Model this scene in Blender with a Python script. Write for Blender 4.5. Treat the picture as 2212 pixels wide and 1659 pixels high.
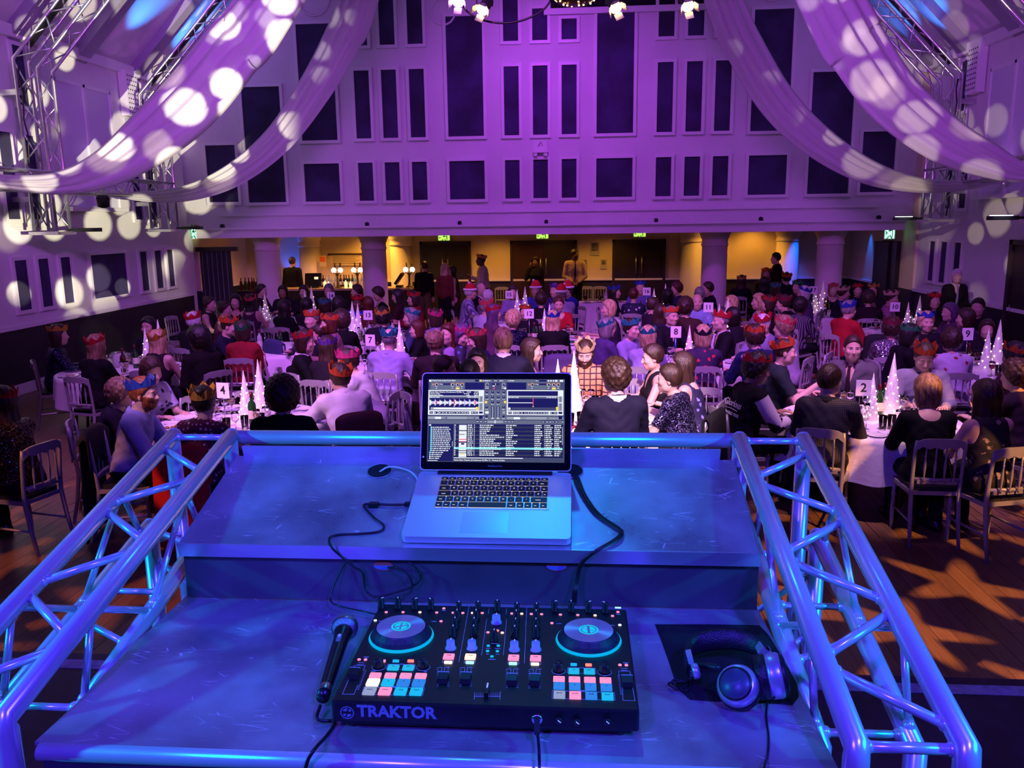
import bpy, bmesh, math, random
import numpy as np
from mathutils import Vector, Matrix, Euler
rad = math.radians
random.seed(7)
for o in list(bpy.data.objects):
    bpy.data.objects.remove(o)
SC = bpy.context.scene
COL = SC.collection

# ---------------------------------------------------------------- camera
F_PX, CX, CY, HC = 1780.0, 1106.0, 829.5, 2.6
YAW, PITCH, ROLL = 0.077379, 0.194512, -0.0132645
_fw = Vector((-math.sin(YAW) * math.cos(PITCH), math.cos(YAW) * math.cos(PITCH), -math.sin(PITCH)))
_r0 = Vector((math.cos(YAW), math.sin(YAW), 0)); _u0 = _r0.cross(_fw)
CR = _r0 * math.cos(ROLL) + _u0 * math.sin(ROLL)
CU = _u0 * math.cos(ROLL) - _r0 * math.sin(ROLL)
CF = _fw
cam = bpy.data.objects.new('camera', bpy.data.cameras.new('camera'))
COL.objects.link(cam)
cam.matrix_world = Matrix(((CR.x, CU.x, -CF.x, 0), (CR.y, CU.y, -CF.y, 0), (CR.z, CU.z, -CF.z, HC), (0, 0, 0, 1)))
cam.data.sensor_width = 36.0
cam.data.lens = 36.0 * F_PX / 2212.0
cam.data.clip_start = 0.05; cam.data.clip_end = 200
SC.camera = cam

def at(px, py, X=None, Y=None, Z=None):
    """point of the place seen at a photo pixel, on the plane X=, Y= or Z="""
    d = CR * ((px - CX) / F_PX) - CU * ((py - CY) / F_PX) + CF
    t = X / d.x if X is not None else (Y / d.y if Y is not None else (Z - HC) / d.z)
    return Vector((0, 0, HC)) + d * t

# ---------------------------------------------------------------- view, world
SC.view_settings.view_transform = 'Standard'
SC.view_settings.look = 'None'
SC.view_settings.exposure = 0.0
SC.view_settings.gamma = 1.0
SC.view_settings.use_curve_mapping = False
W = bpy.data.worlds.new('world'); SC.world = W; W.use_nodes = True
W.node_tree.nodes['Background'].inputs[0].default_value = (0.10, 0.035, 0.22, 1)
W.node_tree.nodes['Background'].inputs[1].default_value = 0.05

# ---------------------------------------------------------------- lights
def lin(h):
    h = h.lstrip('#'); c = [int(h[i:i + 2], 16) / 255 for i in (0, 2, 4)]
    return tuple(x / 12.92 if x <= .04045 else ((x + .055) / 1.055) ** 2.4 for x in c)

def gobo(L, kind, scale, thr, soft=.05, off=(0, 0)):
    """patterned slide in front of a stage lamp: soft dots or ragged stars"""
    L.use_nodes = True
    nt = L.node_tree; N = nt.nodes; K = nt.links
    em = next(n for n in N if n.type == 'EMISSION')
    tc = N.new('ShaderNodeTexCoord'); sp = N.new('ShaderNodeSeparateXYZ'); K.new(tc.outputs['Normal'], sp.inputs[0])
    def m(op, a, b=None):
        n = N.new('ShaderNodeMath'); n.operation = op
        for i, v in enumerate((a, b)):
            if v is None: continue
            if hasattr(v, 'links'): K.new(v, n.inputs[i])
            else: n.inputs[i].default_value = v
        return n.outputs[0]
    z = m('ABSOLUTE', sp.outputs[2])
    u = m('ADD', m('MULTIPLY', m('DIVIDE', sp.outputs[0], z), scale), off[0])
    v = m('ADD', m('MULTIPLY', m('DIVIDE', sp.outputs[1], z), scale), off[1])
    cb = N.new('ShaderNodeCombineXYZ'); K.new(u, cb.inputs[0]); K.new(v, cb.inputs[1])
    vo = N.new('ShaderNodeTexVoronoi'); vo.voronoi_dimensions = '2D'; vo.inputs['Scale'].default_value = 1.0
    vo.inputs['Randomness'].default_value = .75
    K.new(cb.outputs[0], vo.inputs['Vector'])
    d = vo.outputs['Distance']
    if kind == 'star':
        sb = N.new('ShaderNodeVectorMath'); sb.operation = 'SUBTRACT'
        K.new(cb.outputs[0], sb.inputs[0]); K.new(vo.outputs['Position'], sb.inputs[1])
        s2 = N.new('ShaderNodeSeparateXYZ'); K.new(sb.outputs[0], s2.inputs[0])
        th = m('ARCTAN2', s2.outputs[1], s2.outputs[0])
        d = m('MULTIPLY', d, m('ADD', 1.0, m('MULTIPLY', m('COSINE', m('MULTIPLY', th, 5.0)), .42)))
    elif kind == 'dot':
        sx = N.new('ShaderNodeSeparateColor'); K.new(vo.outputs['Color'], sx.inputs[0])
        d = m('DIVIDE', d, m('ADD', .55, m('MULTIPLY', sx.outputs[0], .6)))
    mr = N.new('ShaderNodeMapRange'); mr.inputs[1].default_value = thr + soft; mr.inputs[2].default_value = thr - soft
    mr.inputs[3].default_value = 0; mr.inputs[4].default_value = 1
    K.new(d, mr.inputs[0]); K.new(mr.outputs[0], em.inputs['Strength'])

def spot(name, loc, tgt, watts, col, deg, blend=.6, r=.08, gob=None):
    L = bpy.data.lights.new(name, 'SPOT'); L.energy = watts; L.color = col
    L.spot_size = rad(deg); L.spot_blend = blend; L.shadow_soft_size = r
    o = bpy.data.objects.new(name, L); COL.objects.link(o); o.location = loc
    o.rotation_euler = (Vector(tgt) - Vector(loc)).to_track_quat('-Z', 'Y').to_euler()
    if gob: gobo(L, *gob)
    return o

def area(name, loc, tgt, watts, col, sx, sy=None):
    L = bpy.data.lights.new(name, 'AREA'); L.energy = watts; L.color = col
    L.shape = 'RECTANGLE'; L.size = sx; L.size_y = sy or sx
    o = bpy.data.objects.new(name, L); COL.objects.link(o); o.location = loc
    o.rotation_euler = (Vector(tgt) - Vector(loc)).to_track_quat('-Z', 'Y').to_euler()
    return o

# purple wash and added fill floods on the walls, lavender wash on the tables
spot('wall_wash_lamp', (-.7, 14.6, 7.0), (-.6, 18.6, 3.8), 640, (.53, .055, 1.0), 110, 1.0, .25)  # unseen lamp placed past the swags to keep their shadows off
spot('wall_fill_lamp', (-.6, 2.0, 6.6), (-.7, 18.6, 4.2), 1350, (.55, .10, 1.0), 80, .5, .9)  # added fill flood for the sides of the gable
spot('side_fill_lamp', (-.4, 2.4, 5.6), (-7.6, 13.0, 4.6), 2500, (.55, .11, 1.0), 46, .8, .6)  # added fill: more purple on the side wall and swags
spot('side_fill_lamp', (-.8, 2.4, 5.6), (6.4, 13.0, 4.6), 1700, (.52, .09, 1.0), 46, .8, .6)  # same added fill for the opposite side
for x in (-6.6, 5.0): spot('wall_fill_lamp', (x, 15.0, 7.2), (x, 18.6, 4.0), 110, (.55, .09, 1.0), 110, 1.0, .3)  # unseen fill pair added close to the gable
for k, (x, t, w, c) in enumerate([(-5.0, (-3.6, 9.4, .7), 3100, (.60, .17, 1.0)), (-2.2, (-1.5, 12.5, .7), 3300, (.66, .17, .95)),
                                  (1.0, (1.6, 11.5, .7), 3500, (.70, .19, .95)), (3.8, (3.4, 9.6, .7), 2000, (.58, .17, 1.0))]):
    spot('table_wash_lamp', (x * .8, 5.2, 8.2), t, w, c, 46, .8, .12)
spot('key_spot_lamp', (.8, 1.2, 6.2), (.2, 7.8, .9), 9500, (1.0, .58, .82), 18, .55, .06)
spot('key_spot_lamp', (-4.5, 1.5, 6.3), (-3.0, 7.9, .9), 3000, (1.0, .50, .88), 17, .7, .06)
spot('key_spot_lamp', (2.4, 5.6, 7.8), (2.75, 7.75, .9), 1700, (1.0, .55, .68), 22, .7, .06)
# blue wash on the booth from the stage bar behind the deck
spot('booth_wash_lamp', (-1.6, -1.4, 4.6), (-.3, 1.6, 1.9), 820, (.075, .03, 1.0), 60, .6, .12)
spot('booth_wash_lamp', (1.3, -.6, 4.4), (-.1, 1.5, 1.9), 680, (.055, .035, 1.0), 60, .6, .12)
spot('booth_cyan_lamp', (2.9, .5, 3.0), (.5, 1.5, 1.9), 330, (.0, .36, 1.0), 25, .6, .06)
spot('booth_cyan_lamp', (-3.6, .6, 3.0), (-1.0, 1.5, 1.9), 420, (.0, .38, 1.0), 25, .6, .06)
spot('booth_cyan_lamp', (-.2, 3.8, 5.0), (-.2, 1.2, 1.78), 75, (.0, .36, 1.0), 26, .6, .04)
# slides of dots thrown up at the side walls, roof slopes and swags
spot('dot_slide_lamp', (2.6, 2.2, 2.3), (-8.6, 14.1, 4.5), 17000, (1.0, .93, .60), 25, .25, .01, ('dot', 21.0, .38, .05))
spot('dot_slide_lamp', (2.6, 2.2, 2.3), (-4.6, 12.6, 5.9), 3600, (1.0, .93, .75), 15, .25, .01, ('dot', 24.0, .27, .06, (1.3, 2.7)))
spot('dot_slide_lamp', (-1.0, 4.0, 5.2), (-8.8, 15.6, 1.9), 2300, (1.0, .86, .45), 22, .25, .01, ('dot', 10.0, .27, .05, (5.1, .7)))
spot('dot_slide_lamp', (-4.0, 2.2, 2.3), (7.2, 14.3, 4.6), 4200, (1.0, .82, .55), 22, .25, .01, ('dot', 21.0, .36, .05, (3.3, 1.7)))
spot('dot_slide_lamp', (-4.0, 2.2, 2.3), (3.2, 12.6, 5.9), 2600, (1.0, .84, .75), 15, .25, .01, ('dot', 24.0, .27, .06, (2.2, 4.7)))
spot('dot_slide_lamp', (-1.0, 4.0, 5.2), (7.2, 16.2, 1.9), 1500, (1.0, .78, .42), 16, .25, .01, ('dot', 10.0, .28, .05, (1.1, 3.7)))
# amber stars on the dance floor
spot('star_slide_lamp', (5.5, 1.0, 6.4), (3.5, 5.6, 0), 5200, (1.0, .40, .10), 38, .5, .01, ('star', 9.5, .27, .05))
spot('star_slide_lamp', (-6.5, 1.0, 6.4), (-4.6, 5.6, 0), 1900, (1.0, .30, .09), 38, .5, .01, ('star', 8.0, .27, .06, (2.2, 4.1)))
AMBER = (1.0, .42, .05)

# ---------------------------------------------------------------- helpers
MATS = {}
def mat(name, col=(.5, .5, .5), rough=.5, metal=0.0, emit=None, estr=1.0, spec=.5, trans=0.0, alpha=1.0, ior=1.45,
        noise=0.0, nscale=20.0, bump=0.0, bscale=60.0, sheen=0.0, col2=None, stretch=None, coat=0.0):
    if name in MATS: return MATS[name]
    if isinstance(col, str): col = lin(col)
    if isinstance(col2, str): col2 = lin(col2)
    m = bpy.data.materials.new(name); MATS[name] = m; m.use_nodes = True
    nt = m.node_tree; b = nt.nodes['Principled BSDF']; I = b.inputs
    I['Base Color'].default_value = (*col, 1); I['Roughness'].default_value = rough; I['Metallic'].default_value = metal
    I['Specular IOR Level'].default_value = spec; I['IOR'].default_value = ior
    I['Transmission Weight'].default_value = trans; I['Alpha'].default_value = alpha
    I['Sheen Weight'].default_value = sheen; I['Coat Weight'].default_value = coat
    if emit is not None:
        if isinstance(emit, str): emit = lin(emit)
        I['Emission Color'].default_value = (*emit, 1); I['Emission Strength'].default_value = estr
    if noise or bump:
        tc = nt.nodes.new('ShaderNodeTexCoord'); mp = nt.nodes.new('ShaderNodeMapping')
        nt.links.new(tc.outputs['Object'], mp.inputs[0])
        if stretch: mp.inputs['Scale'].default_value = stretch
    if noise:
        n = nt.nodes.new('ShaderNodeTexNoise'); n.inputs['Scale'].default_value = nscale; n.inputs['Detail'].default_value = 3
        nt.links.new(mp.outputs[0], n.inputs['Vector'])
        mx = nt.nodes.new('ShaderNodeMix'); mx.data_type = 'RGBA'
        c2 = col2 if col2 else tuple(x * (1 - noise) for x in col)
        mx.inputs[6].default_value = (*col, 1); mx.inputs[7].default_value = (*c2, 1)
        mr = nt.nodes.new('ShaderNodeMapRange'); mr.inputs[1].default_value = .35; mr.inputs[2].default_value = .65
        nt.links.new(n.outputs['Fac'], mr.inputs[0]); nt.links.new(mr.outputs[0], mx.inputs[0]); nt.links.new(mx.outputs[2], I['Base Color'])
    if bump:
        n2 = nt.nodes.new('ShaderNodeTexNoise'); n2.inputs['Scale'].default_value = bscale; n2.inputs['Detail'].default_value = 2
        nt.links.new(mp.outputs[0], n2.inputs['Vector'])
        bp = nt.nodes.new('ShaderNodeBump'); bp.inputs['Strength'].default_value = bump; bp.inputs['Distance'].default_value = .01
        nt.links.new(n2.outputs['Fac'], bp.inputs['Height']); nt.links.new(bp.outputs[0], I['Normal'])
    return m

def glow(name, col, s=1.0):
    return mat(name, (0, 0, 0), .5, emit=col, estr=s)

class MB:
    def __init__(s): s.v = []; s.f = []; s.M = None; s.sm = []; s.flag = False
    def add(s, vs, fs):
        b = len(s.v)
        if s.M is not None: vs = [s.M @ Vector(p) for p in vs]
        s.v += [tuple(p) for p in vs]; s.f += [tuple(i + b for i in f) for f in fs]; s.sm += [s.flag] * len(fs)
        return s
    def smooth(s, on=True): s.flag = on; return s
    def box(s, c, d, rot=None):
        x, y, z = d[0] / 2, d[1] / 2, d[2] / 2
        vs = [Vector(p) for p in ((-x, -y, -z), (x, -y, -z), (x, y, -z), (-x, y, -z), (-x, -y, z), (x, -y, z), (x, y, z), (-x, y, z))]
        if rot is not None:
            q = rot if isinstance(rot, Matrix) else Euler(rot).to_matrix()
            vs = [q @ p for p in vs]
        c = Vector(c)
        return s.add([p + c for p in vs], [(0, 3, 2, 1), (4, 5, 6, 7), (0, 1, 5, 4), (1, 2, 6, 5), (2, 3, 7, 6), (3, 0, 4, 7)])
    def bx(s, x0, x1, y0, y1, z0, z1):
        return s.box(((x0 + x1) / 2, (y0 + y1) / 2, (z0 + z1) / 2), (abs(x1 - x0), abs(y1 - y0), abs(z1 - z0)))
    def tube(s, pts, r, n=8, cap=True):
        pts = [Vector(p) for p in pts]; k = len(pts)
        rs = list(r) if hasattr(r, '__len__') else [r] * k
        tg = [((pts[min(i + 1, k - 1)] - pts[max(i - 1, 0)]).normalized()) for i in range(k)]
        ref = Vector((0, 0, 1)) if abs(tg[0].z) < .9 else Vector((1, 0, 0))
        u = tg[0].cross(ref).normalized(); vs = []
        for i in range(k):
            u = (u - tg[i] * u.dot(tg[i])).normalized(); w = tg[i].cross(u)
            for j in range(n):
                a = 2 * math.pi * j / n
                vs.append(pts[i] + (u * math.cos(a) + w * math.sin(a)) * rs[i])
        fs = []
        for i in range(k - 1):
            for j in range(n):
                j2 = (j + 1) % n
                fs.append((i * n + j, i * n + j2, (i + 1) * n + j2, (i + 1) * n + j))
        if cap: fs += [tuple(range(n))[::-1], tuple((k - 1) * n + j for j in range(n))]
        o = s.flag; s.flag = True; s.add(vs, fs); s.flag = o
        return s
    def lathe(s, prof, n=16, o=(0, 0, 0), cap=True):
        o = Vector(o); vs = []; fs = []
        for r, z in prof:
            for j in range(n):
                a = 2 * math.pi * j / n
                vs.append(o + Vector((r * math.cos(a), r * math.sin(a), z)))
        for i in range(len(prof) - 1):
            for j in range(n):
                j2 = (j + 1) % n
                fs.append((i * n + j, i * n + j2, (i + 1) * n + j2, (i + 1) * n + j))
        if cap: fs += [tuple(range(n))[::-1], tuple((len(prof) - 1) * n + j for j in range(n))]
        return s.add(vs, fs)
    def prism(s, poly, z0, z1):
        n = len(poly)
        vs = [(x, y, z0) for x, y in poly] + [(x, y, z1) for x, y in poly]
        return s.add(vs, [tuple(range(n))[::-1], tuple(range(n, 2 * n))] + [(i, (i + 1) % n, n + (i + 1) % n, n + i) for i in range(n)])
    def rrect(s, cx, cy, w, h, r, z0, z1, n=3):
        p = []
        for sx, sy, a0 in ((1, 1, 0), (-1, 1, 90), (-1, -1, 180), (1, -1, 270)):
            for k in range(n + 1):
                a = rad(a0 + 90 * k / n); p.append((cx + sx * (w / 2 - r) + r * math.cos(a), cy + sy * (h / 2 - r) + r * math.sin(a)))
        return s.prism(p, z0, z1)
    def ell(s, c, r, nu=10, nv=7, rot=None):
        c = Vector(c); vs = []; fs = []
        for i in range(nv + 1):
            t = math.pi * i / nv
            for j in range(nu):
                a = 2 * math.pi * j / nu
                p = Vector((r[0] * math.sin(t) * math.cos(a), r[1] * math.sin(t) * math.sin(a), r[2] * math.cos(t)))
                vs.append(c + (rot @ p if rot else p))
        for i in range(nv):
            for j in range(nu):
                j2 = (j + 1) % nu
                fs.append((i * nu + j, (i + 1) * nu + j, (i + 1) * nu + j2, i * nu + j2))
        o = s.flag; s.flag = True; s.add(vs, fs); s.flag = o
        return s
    def quad(s, a, b, c, d): return s.add([a, b, c, d], [(0, 1, 2, 3)])
    def mesh(s, name, m=None):
        me = bpy.data.meshes.new(name); me.from_pydata(s.v, [], s.f)
        if any(s.sm): me.polygons.foreach_set('use_smooth', s.sm)
        if m is not None: me.materials.append(m)
        me.update(); return me
    def build(s, name, m, parent=None, **kw): return mk(name, s.mesh(name, m), parent, **kw)

def mk(name, me, parent=None, loc=None, rot=None, label=None, cat=None, group=None, kind=None):
    o = bpy.data.objects.new(name, me); COL.objects.link(o)
    if parent is not None: o.parent = parent
    if loc is not None: o.location = loc
    if rot is not None: o.rotation_euler = rot
    return tag(o, label, cat, group, kind)

def tag(o, label=None, cat=None, group=None, kind=None):
    if label: o['label'] = label
    if cat: o['category'] = cat
    if group: o['group'] = group
    if kind: o['kind'] = kind
    return o

def thing(name, label, cat, loc=(0, 0, 0), rz=0.0, group=None, kind=None):
    o = bpy.data.objects.new(name, None); COL.objects.link(o); o.empty_display_size = .1
    o.location = loc; o.rotation_euler = (0, 0, rz)
    return tag(o, label, cat, group, kind)

def struct(name, mb, m, parent=None, label=None):
    return mb.build(name, m, parent, kind='structure' if parent is None else None, label=label)

def dup(root, loc, rz, label=None, group=None):
    r = root.copy(); COL.objects.link(r); r.location = loc; r.rotation_euler = (0, 0, rz)
    if label: r['label'] = label
    if group: r['group'] = group
    for ch in root.children:
        c = ch.copy(); COL.objects.link(c); c.parent = r
        for g in ch.children:
            d = g.copy(); COL.objects.link(d); d.parent = c
    return r

_FONT = {}
def text_mesh(body, size, depth=0.0, align='CENTER', bold=0.0, shear=0.0):
    key = (body, size, depth, align, bold, shear)
    if key in _FONT: return _FONT[key]
    cu = bpy.data.curves.new('lettering', 'FONT'); cu.body = body; cu.size = size; cu.extrude = depth; cu.offset = bold; cu.shear = shear
    cu.align_x = align; cu.align_y = 'CENTER'; cu.resolution_u = 2
    o = bpy.data.objects.new('lettering', cu); COL.objects.link(o)
    dg = bpy.context.evaluated_depsgraph_get(); dg.update()
    me = bpy.data.meshes.new_from_object(o.evaluated_get(dg))
    bpy.data.objects.remove(o); bpy.data.curves.remove(cu)
    v = np.empty(len(me.vertices) * 3); me.vertices.foreach_get('co', v)
    fs = [tuple(p.vertices) for p in me.polygons]
    bpy.data.meshes.remove(me)
    _FONT[key] = (v.reshape(-1, 3), fs)
    return _FONT[key]

def letter(mb, body, size, M, depth=.0004, align='CENTER', bold=0.0, shear=0.0):
    v, fs = text_mesh(body, size, depth, align, bold, shear)
    mb.add([M @ Vector(p) for p in v], fs)

def frame_M(o, x, y):
    """matrix with origin o, local x and y axes given (z = x cross y)"""
    x = Vector(x).normalized(); y = Vector(y).normalized(); z = x.cross(y)
    return Matrix(((x.x, y.x, z.x, o[0]), (x.y, y.y, z.y, o[1]), (x.z, y.z, z.z, o[2]), (0, 0, 0, 1)))

# ---------------------------------------------------------------- the hall
XL, XR, YG, YB, XC = -8.8, 7.25, 18.6, 22.3, -.76
WHITE = mat('white_wall_paint', (.70, .68, .70), .75, noise=.08, nscale=1.3, bump=.06, bscale=25)
TRIMW = mat('white_gloss_trim', (.72, .70, .72), .4)
DADO = mat('dark_dado_paint', (.020, .018, .030), .55, noise=.3, nscale=3)
PANEL = mat('dark_felt_panel', (.022, .018, .050), .85, noise=.45, nscale=1.6, col2=(.045, .035, .11))
CREAM = mat('cream_wall_paint', (.66, .56, .40), .7, noise=.06, nscale=2)
DOORD = mat('dark_stained_door', (.020, .012, .014), .45, noise=.3, nscale=6)

def wood_floor():
    m = bpy.data.materials.new('oak_strip_floor'); m.use_nodes = True; nt = m.node_tree; N = nt.nodes; K = nt.links
    b = N['Principled BSDF']; tc = N.new('ShaderNodeTexCoord')
    br = N.new('ShaderNodeTexBrick'); br.inputs['Scale'].default_value = 1.0
    br.inputs['Brick Width'].default_value = 1.2; br.inputs['Row Height'].default_value = .09; br.inputs['Mortar Size'].default_value = .004
    br.inputs['Color1'].default_value = (.27, .14, .075, 1); br.inputs['Color2'].default_value = (.21, .105, .055, 1); br.inputs['Mortar'].default_value = (.05, .025, .014, 1)
    mp = N.new('ShaderNodeMapping'); mp.inputs['Rotation'].default_value = (0, 0, rad(90))
    K.new(tc.outputs['Object'], mp.inputs[0]); K.new(mp.outputs[0], br.inputs['Vector'])
    no = N.new('ShaderNodeTexNoise'); no.inputs['Scale'].default_value = 7; no.inputs['Detail'].default_value = 4
    mp2 = N.new('ShaderNodeMapping'); mp2.inputs['Scale'].default_value = (6, .5, 1); K.new(tc.outputs['Object'], mp2.inputs[0]); K.new(mp2.outputs[0], no.inputs['Vector'])
    mx = N.new('ShaderNodeMix'); mx.data_type = 'RGBA'; mx.blend_type = 'MULTIPLY'; mx.inputs[0].default_value = .6
    K.new(br.outputs['Color'], mx.inputs[6]); K.new(no.outputs['Color'], mx.inputs[7])
    K.new(mx.outputs[2], b.inputs['Base Color']); b.inputs['Roughness'].default_value = .38
    return m
FLM = wood_floor(); fl = struct('floor', MB().bx(XL - .4, XR + .4, 2.6, YB + .2, -.1, -.003), FLM)
def board_mat():
    m = mat('oak_board', (.25, .13, .07), .36, noise=.35, nscale=5, stretch=(14, .8, 1)); nt = m.node_tree; b = nt.nodes['Principled BSDF']
    oi = nt.nodes.new('ShaderNodeObjectInfo'); mr = nt.nodes.new('ShaderNodeMapRange'); mr.inputs[3].default_value = .72; mr.inputs[4].default_value = 1.15; nt.links.new(oi.outputs['Random'], mr.inputs[0])
    src = b.inputs['Base Color'].links[0].from_socket; mx = nt.nodes.new('ShaderNodeVectorMath'); mx.operation = 'SCALE'; nt.links.new(src, mx.inputs[0]); nt.links.new(mr.outputs[0], mx.inputs['Scale']); nt.links.new(mx.outputs[0], b.inputs['Base Color']); return m
BOARD = MB().bx(-.0585, .0585, 0, 1.597, -.002, 0).mesh('floorboard', board_mat())
for x0, nrow in ((-6.3, 31), (1.5, 33)):      # strips that can be told apart beside the booth
    for i in range(nrow):
        for k in range(3): mk('floorboard', BOARD, fl, (x0 + .12 * i, 2.95 + 1.6 * k - .55 * (i % 3), 0))
st = struct('floor_stage', MB().bx(-6.5, 5.0, -3.0, 2.85, .80, .95), mat('black_stage_paint', (.012, .010, .016), .55, noise=.4, nscale=9, col2=(.03, .022, .035)))
struct('edge_line', MB().bx(-6.5, 5.0, 2.74, 2.80, .95, .952), mat('scuffed_white_line', (.45, .42, .46), .6, noise=.4, nscale=30), st, label='scuffed white painted line along the stage edge')
struct('stage_front', MB().bx(-6.5, 5.0, 2.80, 2.85, 0, .80), mat('black_stage_paint'), st)

# side walls -------------------------------------------------------------
def wall_side(name, x, sgn, y0, y1, holes=()):
    """sgn = +1: room lies on +X of the wall"""
    mb = MB(); mb.bx(x - sgn * .25, x, y0, y1, 1.06, 5.75)
    w = struct(name, mb, WHITE)
    struct('dado_panelling', MB().bx(x - sgn * .25, x + sgn * .012, y0, y1, .16, 1.06), DADO, w)
    struct('dado_rail', MB().bx(x - sgn * .05, x + sgn * .05, y0, y1, 1.03, 1.09), TRIMW, w)
    struct('skirting', MB().bx(x - sgn * .05, x + sgn * .03, y0, y1, 0, .17), TRIMW, w)
    return w
WL = wall_side('wall_left', XL, 1, 2.6, YG - .1)
WR = wall_side('wall_right', XR, -1, 2.6, YG - .3)

def panel_x(w, x, sgn, y0, y1, z0, z1, fw=.06):
    p = MB().bx(x - .002, x + sgn * .012, y0, y1, z0, z1).build('wall_panel', PANEL, w)
    f = MB()
    for a, b, c, d in ((y0 - fw, y1 + fw, z0 - fw, z0), (y0 - fw, y1 + fw, z1, z1 + fw), (y0 - fw, y0, z0, z1), (y1, y1 + fw, z0, z1)):
        f.bx(x - .002, x + sgn * .045, a, b, c, d)
    f.build('panel_frame', TRIMW, p)
NARROW = [(12.42, 12.74), (13.0, 13.30), (13.6, 13.90), (16.22, 16.52), (16.82, 17.12), (17.36, 17.64)]
for x, s, w in ((XL, 1, WL), (XR, -1, WR)):
    for y0, y1 in NARROW + ([(9.0, 9.32), (9.6, 9.92), (10.2, 10.52), (7.4, 7.72), (6.8, 7.12)] if s == 1 else [(9.0, 9.32), (9.6, 9.92), (10.2, 10.52)]):
        if s == -1 and 13.5 < y0 < 14: continue
        panel_x(w, x, s, y0, y1, 1.31, 2.10)
    for y0, y1 in (NARROW[0], NARROW[1], NARROW[3], NARROW[4]):
        panel_x(w, x, s, y0, y1, 2.74, 4.06)
    for y0, y1 in (NARROW[1], (16.6, 16.9)):
        panel_x(w, x, s, y0, y1, 4.52, 5.42)
    if s == 1: panel_x(w, x, s, 14.5, 15.7, 1.31, 2.10)
    # high window bays with pale blinds between the roof trusses
    for y0, y1 in ((14.0, 15.7),):
        bay = MB().bx(x + s * .002, x + s * .02, y0, y1, 2.95, 5.05).build('window_blind', mat('pale_blind', (.62, .60, .70), .6), w)
        f = MB()
        for yy in (y0, (y0 + y1) / 2, y1): f.bx(x, x + s * .05, yy - .03, yy + .03, 2.9, 5.1)
        f.bx(x, x + s * .05, y0, y1, 5.05, 5.11); f.bx(x, x + s * .16, y0 - .06, y1 + .06, 2.88, 2.95)
        f.build('window_frame', TRIMW, bay)
# doorway in the right wall
dr = struct('door_1', MB().bx(XR - .03, XR - .005, 13.15, 14.35, .0, 2.12), DOORD)
struct('door_frame', MB().bx(XR - .06, XR, 14.35, 14.45, 0, 2.2).bx(XR - .06, XR, 13.05, 13.15, 0, 2.2).bx(XR - .06, XR, 13.05, 14.45, 2.12, 2.2), mat('dark_brown_frame', (.03, .02, .022), .4), dr)
MB().smooth().tube([(XR - .08, 14.2, .95), (XR - .08, 14.2, 1.15)], .012).build('door_handle', mat('brushed_steel', (.5, .5, .52), .3, 1.0), dr)
# electrical box on the left wall
eb = thing('cable_trunking', 'white boxed-in trunking standing against the dark dado of the long side wall', 'trunking', (XL + .06, 11.0, 0))
MB().bx(0, .16, -.16, .16, 0, 1.5).build('casing', TRIMW, eb)
MB().bx(.16, .165, -.14, .14, .02, 1.0).build('cover_panel', mat('pale_grey_panel', (.5, .48, .55), .5), eb)

# gable wall over the bar --------------------------------------------------
g = MB().bx(XL - .2, XR + .2, YG, YG + .4, 2.62, 12.5)
WG = struct('wall_back', g, WHITE)
def panel_y(x0, x1, z0, z1, fw=.065, d=0):
    p = MB().bx(x0, x1, YG - .012, YG + .01, z0, z1).build('wall_panel', PANEL, WG)
    f = MB()
    for a, b, c, e in ((x0 - fw, x1 + fw, z0 - fw, z0), (x0 - fw, x1 + fw, z1, z1 + fw), (x0 - fw, x0, z0, z1), (x1, x1 + fw, z0, z1)):
        f.bx(a, b, YG - .05, YG + .01, c, e)
    f.build('panel_frame', TRIMW, p)
ZA = (3.10, 3.92); ZB = (4.44, 5.86); ZC = (6.37, 7.9)
for s in (-1, 1):
    def P(a, b, z): panel_y(XC + min(s * a, s * b), XC + max(s * a, s * b), *z)
    for a in (2.52, 3.13, 3.73):
        P(a - .02, a + .31, ZA); P(a - .02, a + .31, ZB)
        P(a - .02, a + .31, ZC if (s < 0) else (ZC[0], 7.10))
    P(1.22, 2.0, ZA); P(1.22, 2.0, (4.44, 6.90))
    P(4.47, 5.27, ZA); P(4.47, 5.27, (4.42, 6.84))
    P(5.72, 6.58, (3.10, 5.58)); P(6.82, 7.50, (3.12, 4.36))
for a in (-.62, 0, .62):
    for z in (ZA, ZB): panel_y(XC + .01 + a - .16, XC + .01 + a + .16, *z)
    panel_y(XC + .01 + a - .16, XC + .01 + a + .16, ZC[0], 7.9 if a < 0 else (7.0 if a == 0 else 6.78))
# projection box opening with its white surround
pw = MB().bx(-.52, 2.66, YG - .02, YG + .02, 6.98, 9.0).build('projection_opening', mat('black_void', (.004, .003, .006), .9), WG)
MB().bx(-.66, 2.8, YG - .10, YG + .02, 6.86, 6.98).bx(-.66, -.52, YG - .10, YG + .02, 6.98, 9.0).bx(2.66, 2.8, YG - .1, YG + .02, 6.98, 9.0).build('opening_surround', TRIMW, pw)
# round mouldings high on the gable
for x in (-3.05, 1.5, -5.0, 3.6):
    pass
for x in (XC - 4.85, XC + 4.85):
    MB().smooth().tube([(x + .34 * math.cos(a * math.pi / 12), YG - .02, 7.35 + .34 * math.sin(a * math.pi / 12)) for a in range(25)], .03, 6).build('round_moulding', TRIMW, WG)
MB().smooth().tube([(XC - 2.05 + .26 * math.cos(a * math.pi / 12), YG - .02, 7.0 + .26 * math.sin(a * math.pi / 12)) for a in range(25)], .022, 6).build('round_moulding', TRIMW, WG)
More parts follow.
